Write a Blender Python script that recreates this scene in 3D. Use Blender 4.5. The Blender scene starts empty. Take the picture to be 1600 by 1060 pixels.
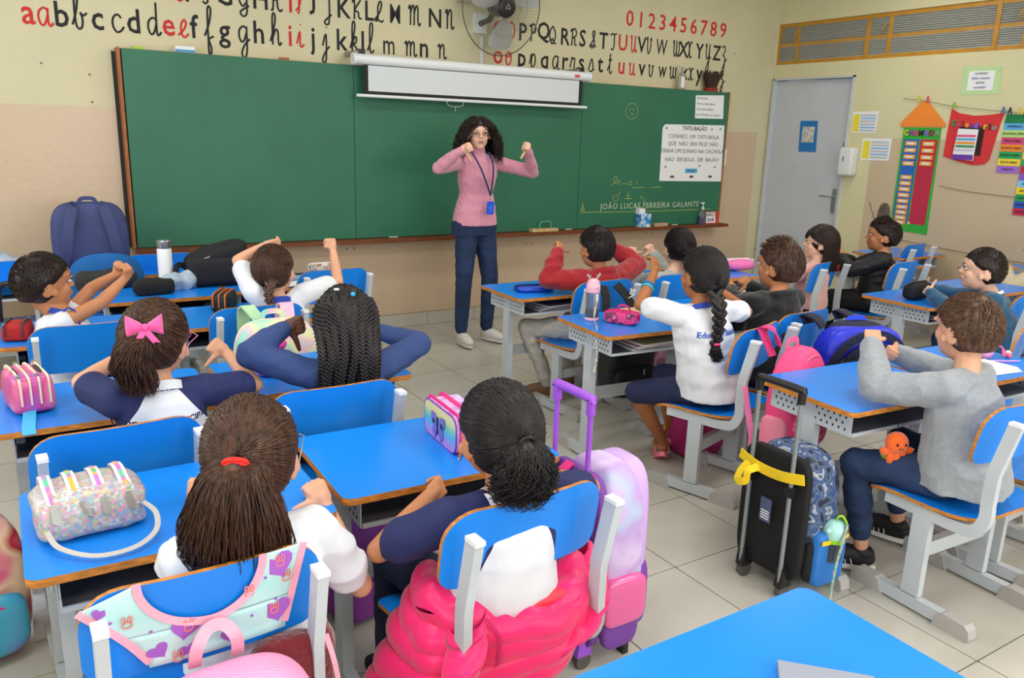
import bpy, bmesh, math, random
from mathutils import Vector as V, Matrix as M, noise
from mathutils.bvhtree import BVHTree
random.seed(7)
S = bpy.context.scene
C = S.collection
# ---------------------------------------------------------------- camera, light, exposure
CAM_LOC = V((-2.7908, -5.7194, 1.5093)); YAW, PITCH, ROLL = 0.56313, 0.24970, 0.03081
cam = bpy.data.objects.new('camera', bpy.data.cameras.new('camera')); C.objects.link(cam); S.camera = cam
_f = V((math.sin(YAW) * math.cos(PITCH), math.cos(YAW) * math.cos(PITCH), -math.sin(PITCH)))
_r = V((math.cos(YAW), -math.sin(YAW), 0)); _u = _r.cross(_f)
_a = math.cos(ROLL) * _r + math.sin(ROLL) * _u; _b = -math.sin(ROLL) * _r + math.cos(ROLL) * _u
cam.matrix_world = M(((_a.x, _b.x, -_f.x, CAM_LOC.x), (_a.y, _b.y, -_f.y, CAM_LOC.y), (_a.z, _b.z, -_f.z, CAM_LOC.z), (0, 0, 0, 1)))
cam.data.sensor_width = 36; cam.data.lens = 28.31; cam.data.clip_start = .02
S.view_settings.view_transform = 'Standard'; S.view_settings.look = 'None'; S.view_settings.gamma = 1
S.view_settings.use_curve_mapping = False; S.view_settings.exposure = -.82
W = bpy.data.worlds.new('sky'); S.world = W; W.use_nodes = True
W.node_tree.nodes['Background'].inputs[0].default_value = (.80, .88, 1, 1); W.node_tree.nodes['Background'].inputs[1].default_value = 1.0
def area(name, loc, size, power, rot, col=(1, 1, 1)):
    l = bpy.data.lights.new(name, 'AREA'); l.shape = 'RECTANGLE'; l.size, l.size_y = size; l.energy = power; l.color = col
    o = bpy.data.objects.new(name, l); C.objects.link(o); o.location = loc; o.rotation_euler = rot; return o
XL, XR, YB, ZC = -4.3, 3.763, -7.6, 3.1           # room: left wall, right wall, back wall, ceiling
LAMPS = [(x, y) for y in (-1.7, -4.2, -6.6) for x in (-2.6, 0.1, 2.6)]
for x, y in LAMPS: area('lamp_light', (x, y, ZC - .13), (1.2, .34), 25 if y > -2 else 39, (0, 0, 0), (1, .96, .89))
for y in (-2.0, -5.2): area('window_daylight', (XL - .02, y, 1.75), (1.3, 2.0), 62, (0, math.radians(-90), 0), (.93, .97, 1))
area('window_daylight', (-.6, YB + -.02, 1.75), (4.6, 1.3), 185, (math.radians(90), 0, 0), (.95, .98, 1))

# ---------------------------------------------------------------- helpers
R = math.radians; PI = math.pi
def lin(h):
    if not isinstance(h, str): return tuple(h[:3]) + (1,)
    v = [int(h[i:i + 2], 16) / 255 for i in (0, 2, 4)]
    return tuple(((c + .055) / 1.055) ** 2.4 if c > .04045 else c / 12.92 for c in v) + (1,)
MATS = {}
def mat(name, col, rough=.5, metal=0, bump=0, scale=40, var=0, vscale=6, coat=0, trans=0, alpha=1, emit=0, spec=.5, sheen=0, stretch=None, col2=None, mask=None, ior=1.45, detail=3, tr=None):
    if name in MATS: return MATS[name]
    m = bpy.data.materials.new(name); m.use_nodes = True; MATS[name] = m; nt = m.node_tree; N = nt.nodes; L = nt.links
    b = N['Principled BSDF']; c = lin(col)
    b.inputs['Base Color'].default_value = c; b.inputs['Roughness'].default_value = rough; b.inputs['Metallic'].default_value = metal
    b.inputs['Specular IOR Level'].default_value = spec; b.inputs['IOR'].default_value = ior
    b.inputs['Coat Weight'].default_value = coat; b.inputs['Coat Roughness'].default_value = .08; b.inputs['Transmission Weight'].default_value = trans
    b.inputs['Alpha'].default_value = alpha; b.inputs['Sheen Weight'].default_value = sheen; b.inputs['Sheen Roughness'].default_value = .5
    if tr: b.inputs['Subsurface Weight'].default_value = tr; b.inputs['Subsurface Radius'].default_value = (1, .35, .2); b.inputs['Subsurface Scale'].default_value = .012
    if emit: b.inputs['Emission Color'].default_value = c; b.inputs['Emission Strength'].default_value = emit
    tc = N.new('ShaderNodeTexCoord'); src = tc.outputs['Object']
    if stretch:
        mp = N.new('ShaderNodeMapping'); mp.inputs['Scale'].default_value = stretch; L.new(src, mp.inputs['Vector']); src = mp.outputs['Vector']
    out = None
    if var:
        n = N.new('ShaderNodeTexNoise'); n.inputs['Scale'].default_value = vscale; n.inputs['Detail'].default_value = detail; L.new(src, n.inputs['Vector'])
        rp = N.new('ShaderNodeMapRange'); rp.inputs[1].default_value = .3; rp.inputs[2].default_value = .7; L.new(n.outputs['Fac'], rp.inputs[0])
        mx = N.new('ShaderNodeMix'); mx.data_type = 'RGBA'; L.new(rp.outputs[0], mx.inputs[0])
        if col2: mx.inputs[6].default_value = c; mx.inputs[7].default_value = lin(col2)
        else: mx.inputs[6].default_value = tuple(x * (1 - var) for x in c[:3]) + (1,); mx.inputs[7].default_value = tuple(min(1, x * (1 + var)) for x in c[:3]) + (1,)
        out = mx.outputs[2]
    if mask:       # second colour where the mesh attribute 'mask' is positive
        at = N.new('ShaderNodeAttribute'); at.attribute_name = 'mask'; g = N.new('ShaderNodeMath'); g.operation = 'GREATER_THAN'; g.inputs[1].default_value = 0
        L.new(at.outputs['Fac'], g.inputs[0]); mx = N.new('ShaderNodeMix'); mx.data_type = 'RGBA'; L.new(g.outputs[0], mx.inputs[0])
        mx.inputs[6].default_value = c; mx.inputs[7].default_value = lin(mask)
        if out: L.new(out, mx.inputs[6])
        out = mx.outputs[2]
    if out: L.new(out, b.inputs['Base Color'])
    if bump:
        n = N.new('ShaderNodeTexNoise'); n.inputs['Scale'].default_value = scale; n.inputs['Detail'].default_value = 3; L.new(src, n.inputs['Vector'])
        bp = N.new('ShaderNodeBump'); bp.inputs['Strength'].default_value = bump; bp.inputs['Distance'].default_value = .01
        L.new(n.outputs['Fac'], bp.inputs['Height']); L.new(bp.outputs[0], b.inputs['Normal'])
    return m
def cmat(name, cols, scale=8, rough=.6, kind='noise', bump=0, stretch=None):     # several colours through a noise / voronoi ramp
    if name in MATS: return MATS[name]
    m = mat(name, cols[0], rough, bump=bump); nt = m.node_tree; N = nt.nodes; L = nt.links
    tc = N.new('ShaderNodeTexCoord'); src = tc.outputs['Object']
    if stretch: mp = N.new('ShaderNodeMapping'); mp.inputs['Scale'].default_value = stretch; L.new(src, mp.inputs['Vector']); src = mp.outputs['Vector']
    if kind == 'cells': t = N.new('ShaderNodeTexVoronoi'); o = t.outputs['Color']
    elif kind == 'wave': t = N.new('ShaderNodeTexWave'); t.inputs['Distortion'].default_value = 2; o = t.outputs['Fac']
    else: t = N.new('ShaderNodeTexNoise'); t.inputs['Detail'].default_value = 1.5; o = t.outputs['Fac']
    t.inputs['Scale'].default_value = scale; L.new(src, t.inputs['Vector'])
    if kind == 'cells': s = N.new('ShaderNodeSeparateColor'); L.new(o, s.inputs[0]); o = s.outputs[0]
    r = N.new('ShaderNodeValToRGB'); L.new(o, r.inputs[0]); e = r.color_ramp; n = len(cols)
    if kind == 'cells': e.interpolation = 'CONSTANT'
    lo, hi = (.0, 1.0) if kind != 'noise' else (.3, .72)
    while len(e.elements) < n: e.elements.new(.5)
    for i in range(n): e.elements[i].position = lo + (hi - lo) * i / (n if kind == 'cells' else max(1, n - 1)); e.elements[i].color = lin(cols[i])
    L.new(r.outputs[0], N['Principled BSDF'].inputs['Base Color']); return m

def link(o, parent=None, world=True):
    C.objects.link(o)
    if parent is not None:
        o.parent = parent
        if world:
            w = M.LocRotScale(parent.location, parent.rotation_euler, None) if parent.parent is None else M.Identity(4)
            if parent.parent is None: o.matrix_parent_inverse = w.inverted()
    return o
def tag(o, label=None, cat=None, group=None, kind=None):
    for k, v in (('label', label), ('category', cat), ('group', group), ('kind', kind)):
        if v: o[k] = v
    return o
def thing(name, label, cat, loc=(0, 0, 0), rz=0, group=None, kind=None):
    o = bpy.data.objects.new(name, None); o.location = loc; o.rotation_euler = (0, 0, rz); o.empty_display_size = .05; C.objects.link(o)
    return tag(o, label, cat, group, kind)
def struct(o): o['kind'] = 'structure'; return o
def catmull(P, n=6, closed=False):
    P = [V(p) for p in P]; out = []; k = len(P)
    if k < 3: return P
    for i in range(k if closed else k - 1):
        a, b, c, d = (P[(i - 1) % k], P[i], P[(i + 1) % k], P[(i + 2) % k]) if closed else (P[max(i - 1, 0)], P[i], P[i + 1], P[min(i + 2, k - 1)])
        for j in range(n):
            t = j / n; out.append(.5 * ((2 * b) + (c - a) * t + (2 * a - 5 * b + 4 * c - d) * t * t + (3 * b - a - 3 * c + d) * t ** 3))
    if not closed: out.append(P[-1])
    return out
def rrect(w, h, r, n=5, rs=None):
    rs = rs or (r, r, r, r); P = []          # corners: right-bottom, right-top, left-top, left-bottom
    for (cx, cy, a0), q in zip(((w / 2, -h / 2, -90), (w / 2, h / 2, 0), (-w / 2, h / 2, 90), (-w / 2, -h / 2, 180)), rs):
        x = cx - math.copysign(q, cx); y = cy - math.copysign(q, cy)
        for i in range(n + 1): a = R(a0 + 90 * i / n); P.append((x + q * math.cos(a), y + q * math.sin(a)))
    return P
class MB:
    def __init__(s): s.v = []; s.f = []; s.m = []
    def add(s, vs, fs, m=0, mtx=None):
        o = len(s.v); s.v += [(mtx @ V(v)) if mtx else V(v) for v in vs]; s.f += [tuple(i + o for i in f) for f in fs]
        s.m += list(m) if isinstance(m, (list, tuple)) else [m] * len(fs); return s
    def box(s, c, d, m=0, mtx=None):
        x, y, z = c; a, b, e = d[0] / 2, d[1] / 2, d[2] / 2
        vs = [(x + i * a, y + j * b, z + k * e) for k in (-1, 1) for j in (-1, 1) for i in (-1, 1)]
        return s.add(vs, [(0, 2, 3, 1), (4, 5, 7, 6), (0, 1, 5, 4), (2, 6, 7, 3), (0, 4, 6, 2), (1, 3, 7, 5)], m, mtx)
    def prism(s, P, z0, z1, m=0, mt=None, mtx=None, zf=None):
        n = len(P); zf = zf or (lambda x, y: 0); mt = m if mt is None else mt
        vs = [(x, y, z0 + zf(x, y)) for x, y in P] + [(x, y, z1 + zf(x, y)) for x, y in P]
        fs = [tuple(range(n - 1, -1, -1)), tuple(range(n, 2 * n))] + [(i, (i + 1) % n, (i + 1) % n + n, i + n) for i in range(n)]
        return s.add(vs, fs, [mt, mt] + [m] * n, mtx)
    def tube(s, P, r, n=8, m=0, mtx=None, closed=False, flat=None, up=None, cap=True):
        P = [V(p) for p in P]; k = len(P); rr = r if isinstance(r, (list, tuple)) else [r] * k; vs = []; T = []
        for i in range(k):
            a = P[(i - 1) % k] if closed or i else P[i]; b = P[(i + 1) % k] if closed or i < k - 1 else P[i]; t = (b - a); T.append(t.normalized() if t.length > 1e-9 else V((0, 0, 1)))
        u = V(up) if up else (V((0, 0, 1)) if abs(T[0].z) < .9 else V((0, 1, 0)))
        for i in range(k):
            if up: u = V(up)
            w = T[i].cross(u)
            if w.length < 1e-6: w = T[i].cross(V((1, .1, .2)))
            w.normalize(); u = w.cross(T[i]).normalized()
            fx, fy = flat if flat else (1, 1)
            for j in range(n):
                a = 2 * PI * (j + (.5 if n == 4 else 0)) / n; q = 1.41421 if n == 4 else 1
                vs.append(P[i] + w * math.cos(a) * rr[i] * fx * q + u * math.sin(a) * rr[i] * fy * q)
        fs = [(i * n + j, i * n + (j + 1) % n, ((i + 1) % k) * n + (j + 1) % n, ((i + 1) % k) * n + j) for i in range(k if closed else k - 1) for j in range(n)]
        if cap and not closed: fs += [tuple(range(n - 1, -1, -1)), tuple(range((k - 1) * n, k * n))]
        return s.add(vs, fs, m, mtx)
    def lathe(s, prof, n=20, m=0, mtx=None):
        k = len(prof); vs = [(r * math.cos(2 * PI * j / n), r * math.sin(2 * PI * j / n), z) for r, z in prof for j in range(n)]
        ms = m if isinstance(m, (list, tuple)) else [m] * (k - 1)
        fs = [(i * n + j, i * n + (j + 1) % n, (i + 1) * n + (j + 1) % n, (i + 1) * n + j) for i in range(k - 1) for j in range(n)]
        mm = [ms[i] for i in range(k - 1) for j in range(n)]
        return s.add(vs, fs + [tuple(range(n - 1, -1, -1)), tuple(range((k - 1) * n, k * n))], mm + [ms[0], ms[-1]], mtx)
    def ell(s, c, r, mtx=None, seg=16, ring=10, m=0, e=1.0, e2=None, fn=None):
        e2 = e if e2 is None else e2; sg = lambda a, p: math.copysign(abs(a) ** p, a); vs = []
        r = (r, r, r) if isinstance(r, (int, float)) else r
        for i in range(ring + 1):
            ph = -PI / 2 + PI * i / ring
            for j in range(seg):
                th = 2 * PI * j / seg; x = sg(math.cos(ph), e2) * sg(math.cos(th), e); y = sg(math.cos(ph), e2) * sg(math.sin(th), e); z = sg(math.sin(ph), e2)
                p = V((x, y, z))
                if fn: p = V(fn(p))
                vs.append((c[0] + p.x * r[0], c[1] + p.y * r[1], c[2] + p.z * r[2]))
        fs = [(i * seg + j, i * seg + (j + 1) % seg, (i + 1) * seg + (j + 1) % seg, (i + 1) * seg + j) for i in range(ring) for j in range(seg)]
        return s.add(vs, fs, m, mtx)
    def surf(s, fn, nu, nv, m=0, thick=0, mtx=None):
        g = [[V(fn(i / nu, j / nv)) for j in range(nv + 1)] for i in range(nu + 1)]; w = nv + 1
        vs = [p for row in g for p in row]; fs = [(i * w + j, (i + 1) * w + j, (i + 1) * w + j + 1, i * w + j + 1) for i in range(nu) for j in range(nv)]
        if thick:
            o = len(vs); b = []
            for i in range(nu + 1):
                for j in range(nv + 1):
                    d = (g[min(i + 1, nu)][j] - g[max(i - 1, 0)][j]).cross(g[i][min(j + 1, nv)] - g[i][max(j - 1, 0)])
                    b.append(g[i][j] - (d.normalized() if d.length > 1e-12 else V((0, 0, 1))) * thick)
            vs += b; fs += [tuple(reversed([q + o for q in f])) for f in fs[:nu * nv]]
            e = [i * w for i in range(nu + 1)] + [nu * w + j for j in range(1, nv + 1)] + [i * w + nv for i in range(nu - 1, -1, -1)] + [j for j in range(nv - 1, 0, -1)]
            fs += [(e[(k + 1) % len(e)], e[k], e[k] + o, e[(k + 1) % len(e)] + o) for k in range(len(e))]
        return s.add(vs, fs, m, mtx)
    def mesh(s, name, mats, smooth=True, angle=35, weld=False):
        me = bpy.data.meshes.new(name); me.from_pydata([tuple(v) for v in s.v], [], s.f)
        for mm in (mats if isinstance(mats, (list, tuple)) else [mats]): me.materials.append(mm)
        me.polygons.foreach_set('material_index', s.m)
        bm = bmesh.new(); bm.from_mesh(me)
        if weld: bmesh.ops.remove_doubles(bm, verts=bm.verts, dist=1e-5)
        bmesh.ops.recalc_face_normals(bm, faces=bm.faces); bm.to_mesh(me); bm.free()
        if smooth: me.shade_smooth(); me.set_sharp_from_angle(angle=R(angle))
        return me
    def build(s, name, mats, parent=None, world=False, **k):
        return link(bpy.data.objects.new(name, s.mesh(name, mats, **k)), parent, world)
def copy_tree(o, parent=None):
    c = o.copy(); C.objects.link(c); c.parent = parent
    if parent is not None: c.matrix_parent_inverse = o.matrix_parent_inverse.copy()
    for ch in list(o.children): copy_tree(ch, c)
    return c
USED = set()
def place(proto, loc, rz, label, group=None):
    r = proto if id(proto) not in USED else copy_tree(proto); USED.add(id(proto))
    r.location = loc; r.rotation_euler = (0, 0, rz); r['label'] = label
    if group: r['group'] = group
    return r
def T(x=0, y=0, z=0, rx=0, ry=0, rz=0, s=1): return M.Translation((x, y, z)) @ M.Rotation(R(rz), 4, 'Z') @ M.Rotation(R(ry), 4, 'Y') @ M.Rotation(R(rx), 4, 'X') @ M.Diagonal((s, s, s, 1))
WALLM = T(rx=90)                     # text plane -> front wall (reads towards -Y)
RWALL = T(rx=90, rz=-90)             # text plane -> right wall (reads towards -X)
def text_mesh(txt, size, mtx, m, ext=.0006, bold=0, align='CENTER', sp=1.0, name='lettering'):
    c = bpy.data.curves.new(name, 'FONT'); c.body = txt; c.size = size; c.extrude = ext; c.offset = bold; c.align_x = align; c.align_y = 'CENTER'; c.resolution_u = 2; c.space_character = sp
    o = bpy.data.objects.new(name, c); C.objects.link(o); dg = bpy.context.evaluated_depsgraph_get(); me = bpy.data.meshes.new_from_object(o.evaluated_get(dg)); bpy.data.objects.remove(o); bpy.data.curves.remove(c)
    me.transform(mtx); me.materials.clear(); me.materials.append(m); me.name = name; return me
def text(txt, size, mtx, m, parent, name='lettering', world=False, **k): return link(bpy.data.objects.new(name, text_mesh(txt, size, mtx, m, name=name, **k)), parent, world)
# ---------------------------------------------------------------- materials
BLUE = mat('blue_laminate', '1583ea', .24, spec=.4, var=.06, vscale=1.5, bump=.02, scale=300)
WOOD = mat('plywood_edge', 'c07a30', .5, var=.35, vscale=30, stretch=(1, 1, 6))
WHITE = mat('white_painted_steel', 'bcc3ca', .38, var=.05, vscale=9)
GREYP = mat('grey_foot_plastic', 'b0adab', .5)
DARKST = mat('dark_grey_steel', '6a6562', .5, var=.1)
HOLE = mat('punched_hole_dark', '191919', .8)
PAPER = mat('white_paper', 'e4e6ea', .7)
BLACK = mat('black_nylon', '121318', .75, bump=.3, scale=90, var=.3, vscale=20)
BLACKP = mat('black_plastic', '1a1a1d', .35)
STEEL = mat('brushed_steel', 'b9babc', .28, metal=.9)
INK = mat('black_ink', '22222a', .8); INKR = mat('red_paint', 'c62a2c', .7); INKK = mat('black_paint', '1c1d22', .7)
TILEM = mat('floor_tile', 'b9b5ab', .3, var=.05, vscale=5, bump=.02, scale=60, detail=6)
GROUT = mat('grout', '6f685c', .9)
# ---------------------------------------------------------------- floor, walls, ceiling
def solid(name, c, d, m, parent=None):
    return MB().box(c, d).build(name, m, parent, smooth=False)
TS = .43
floor = struct(solid('floor', ((XL + XR) / 2, YB / 2, -.03), (XR - XL, -YB, .05), GROUT))
tl = MB(); tl.prism(rrect(TS - .005, TS - .005, .004, 1), -.012, 0, 0); tm = tl.mesh('tile', TILEM, smooth=False)
for i in range(-9, 9):
    for j in range(0, 14):
        x0, y0 = TS * i, .0493 - TS * (j + 1); x1 = min(x0 + TS, XR); y1 = min(y0 + TS, 0)
        if len(floor.children) >= 298 or (j > 11 and (i < -7 or i > 3)): continue
        o = bpy.data.objects.new('tile', tm); o.location = ((x0 + x1) / 2, (y0 + y1) / 2, random.uniform(-.0003, .0003)); o.scale = ((x1 - x0) / TS, (y1 - y0) / TS, 1); link(o, floor, False)
rest = MB()
for i in range(-10, 9):
    for j in range(0, 18):
        if i < -9 or j > 13 or (j > 11 and (i < -7 or i > 3)):
            x0, y0 = TS * i, .0493 - TS * (j + 1)
            if x0 + TS < XL or y0 + TS < YB: continue
            a, b = max(x0, XL), max(y0, YB); rest.box(((a + min(x0 + TS, XR)) / 2, (b + y0 + TS) / 2, -.006), (min(x0 + TS, XR) - a - .004, y0 + TS - b - .004, .012))
rest.build('tile_field', TILEM, floor, smooth=False)['kind'] = 'stuff'
def wallmat(name, up, low, zc, extra=''):
    m = mat(name, up, .55, bump=.22, scale=26, var=.035, vscale=2.2); nt = m.node_tree; N = nt.nodes; L = nt.links; b = N['Principled BSDF']
    src = b.inputs['Base Color'].links[0].from_socket; g = N.new('ShaderNodeNewGeometry'); sx = N.new('ShaderNodeSeparateXYZ'); L.new(g.outputs['Position'], sx.inputs[0])
    lt = N.new('ShaderNodeMath'); lt.operation = 'LESS_THAN'; lt.inputs[1].default_value = zc; L.new(sx.outputs['Z'], lt.inputs[0]); fac = lt.outputs[0]
    for ax, op, v in extra:
        q = N.new('ShaderNodeMath'); q.operation = op; q.inputs[1].default_value = v; L.new(sx.outputs[ax], q.inputs[0])
        w = N.new('ShaderNodeMath'); w.operation = 'MULTIPLY'; L.new(fac, w.inputs[0]); L.new(q.outputs[0], w.inputs[1]); fac = w.outputs[0]
    n = N.new('ShaderNodeTexNoise'); n.inputs['Scale'].default_value = 3; L.new(g.outputs['Position'], n.inputs['Vector'])
    c2 = N.new('ShaderNodeMix'); c2.data_type = 'RGBA'; lo = lin(low); c2.inputs[6].default_value = tuple(x * .94 for x in lo[:3]) + (1,); c2.inputs[7].default_value = tuple(x * 1.05 for x in lo[:3]) + (1,); L.new(n.outputs['Fac'], c2.inputs[0])
    mx = N.new('ShaderNodeMix'); mx.data_type = 'RGBA'; L.new(fac, mx.inputs[0]); L.new(src, mx.inputs[6]); L.new(c2.outputs[2], mx.inputs[7]); L.new(mx.outputs[2], b.inputs['Base Color'])
    r = N.new('ShaderNodeMapRange'); r.inputs[3].default_value = .6; r.inputs[4].default_value = .32; L.new(fac, r.inputs[0]); L.new(r.outputs[0], b.inputs['Roughness']); return m
WF = wallmat('front_wall_paint', 'cdc6a4', 'cab298', 1.592, [('X', 'LESS_THAN', 3.62)])
WR = wallmat('right_wall_paint', 'd0caa2', 'c6b296', 1.57, [('Y', 'LESS_THAN', -1.19)])
WP = mat('cream_wall_paint', 'd8d0a8', .6)
wf = struct(solid('wall_front', ((XL + XR + .2) / 2, .1, ZC / 2), (XR - XL + .2, .2, ZC), WF))
# right wall is built round the door and the clerestory window
DY0, DY1, DZ = -.935, -.025, 2.105; WZ0, WZ1, WY0, WY1 = 2.235, 2.608, -6.2, -.012
wr = MB(); th = .16; X = XR + th / 2
wr.box((X, (DY0 + YB) / 2, WZ0 / 2), (th, DY0 - YB, WZ0)); wr.box((X, DY0 / 2, (DZ + WZ0) / 2), (th, -DY0, WZ0 - DZ)); wr.box((X, DY1 / 2, DZ / 2), (th, -DY1, DZ))
wr.box((X, YB / 2, (WZ1 + ZC) / 2), (th, -YB, ZC - WZ1)); wr.box((X, (WY0 + YB) / 2, (WZ0 + WZ1) / 2), (th, WY0 - YB, WZ1 - WZ0)); wr.box((X, WY1 / 2, (WZ0 + WZ1) / 2), (th, -WY1, WZ1 - WZ0))
wr = struct(wr.build('wall_right', WR, smooth=False))
wl = MB(); X = XL - .08
for y0, y1, z0, z1 in ((YB, 0, 0, 1.1), (YB, 0, 2.4, ZC), (-1.0, 0, 1.1, 2.4), (-4.2, -3.0, 1.1, 2.4), (YB, -6.2, 1.1, 2.4)): wl.box((X, (y0 + y1) / 2, (z0 + z1) / 2), (.16, y1 - y0, z1 - z0))
struct(wl.build('wall_left', WP, smooth=False))
wb = MB(); Y = YB - .08
for x0, x1, z0, z1 in ((XL, XR, 0, 1.1), (XL, XR, 2.4, ZC), (XL, -2.9, 1.1, 2.4), (1.7, XR, 1.1, 2.4)): wb.box(((x0 + x1) / 2, Y, (z0 + z1) / 2), (x1 - x0, .16, z1 - z0))
struct(wb.build('wall_back', WP, smooth=False))
struct(solid('ceiling', ((XL + XR) / 2, YB / 2, ZC + .05), (XR - XL + .4, -YB + .4, .1), mat('ceiling_paint', 'e6e4dc', .8)))
corr = struct(solid('wall_corridor', (XR + 1.9, YB / 2, 1.7), (.1, -YB + 2, 3.4), mat('corridor_wall_paint', '8f9088', .8)))
struct(solid('ceiling_corridor', (XR + 1.05, YB / 2, 3.0), (1.7, -YB + 2, .1), mat('corridor_ceiling_paint', '77746a', .8)))
bb = struct(solid('baseboard_front', (0, -.004, .052), (XR * 2 - .02, .008, .104), GROUT))
sk = MB(); sk.prism(rrect(TS - .004, .1, .002, 1), 0, .012, 0, mtx=T(rx=90)); skm = sk.mesh('skirting_tile', TILEM, smooth=False)
for i in range(-9, 9):
    x1 = min(TS * (i + 1), XR)
    o = bpy.data.objects.new('skirting_tile', skm); o.location = ((TS * i + x1) / 2, 0, .052); o.scale.x = (x1 - TS * i) / TS; link(o, bb, False)
for k, (x, y) in enumerate(LAMPS):
    t = thing('ceiling_light', 'white twin-tube ceiling light, %s row, %s' % (('front', 'middle', 'rear')[k // 3], ('left', 'centre', 'right')[k % 3]), 'ceiling light', (x, y, ZC), group='fluorescent lights on the ceiling')
    MB().box((0, 0, -.03), (1.3, .4, .06)).build('housing', WHITE, t, smooth=False)
    for q in (-.1, .1): MB().tube([(-.6, q, -.08), (.6, q, -.08)], .014, 8).build('tube_lamp', mat('lamp_glow', 'fff6e6', emit=4), t)
# clerestory window
YEL = mat('ochre_painted_steel', 'b8842c', .45, var=.12, vscale=12)
GLS = mat('ribbed_glass', 'b4b6ae', .25, trans=.35, spec=.6)
win = struct(thing('window_1', None, None, (XR, 0, 0))); FX = XR + .03
def bar(a, b, w, name='window_frame'): MB().tube([a, b], 1, 4, flat=w).build(name, YEL, win, True, smooth=False)
ys = [-.02, -.24, -.99, -1.20, -2.10, -2.32, -3.22, -3.44, -4.34, -4.56, -5.5, -6.15]; zm = (WZ0 + WZ1) / 2 - .005
for z in (WZ0 + .014, WZ1 - .014): bar((FX, ys[0], z), (FX, ys[-1], z), (.013, .02))
bar((FX, ys[0], zm), (FX, ys[-1], zm), (.009, .018))
for i, y in enumerate(ys): bar((FX, y, WZ0), (FX, y, WZ1), (.018 if i % 2 == 0 or i == len(ys) - 1 else .012, .018))
for i in range(len(ys) - 1):
    for z0, z1 in ((WZ0 + .02, zm - .01), (zm + .01, WZ1 - .02)):
        y0, y1 = ys[i + 1] + .012, ys[i] - .012; n = 9
        g = MB(); g.surf(lambda u, v: (FX - .009 + .016 * ((v * n) % 1), y0 + (y1 - y0) * u, z0 + (z1 - z0) * v), 1, n * 4, thick=.004); g.build('pane', GLS, win, True, angle=80)
for y in (-.2, -1.14, -2.26): MB().tube([(FX - .02, y, zm + .02), (FX - .05, y - .015, zm + .06), (FX - .03, y - .03, zm + .11)], .006, 6).build('window_latch', YEL, win, True)
# door
DW = mat('door_paint', 'bcc1c9', .45, var=.03); DR = struct(thing('door_1', None, None, (XR, 0, 0)))
MB().box((XR + .045, (DY0 + DY1) / 2, DZ / 2 - .01), (.035, DY1 - DY0 - .03, DZ - .03)).build('door_leaf', DW, DR, True, smooth=False)
fr = MB(); fr.box((XR + .05, DY0 + .008, DZ / 2), (.14, .016, DZ)); fr.box((XR + .05, DY1 - .008, DZ / 2), (.14, .016, DZ)); fr.box((XR + .05, (DY0 + DY1) / 2, DZ - .008), (.14, DY1 - DY0, .016)); fr.build('door_frame', WHITE, DR, True, smooth=False)
h = MB(); h.box((XR + .02, -.85, .99), (.012, .035, .22)); h.tube([(XR + .02, -.85, 1.03), (XR - .03, -.85, 1.03), (XR - .035, -.84, 1.03), (XR - .035, -.73, 1.03)], .009, 8); h.build('door_handle', STEEL, DR, True)
MB().box((XR + .022, -.885, 1.49), (.012, .012, .07)).build('door_bolt', DARKST, DR, True, smooth=False)
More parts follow.
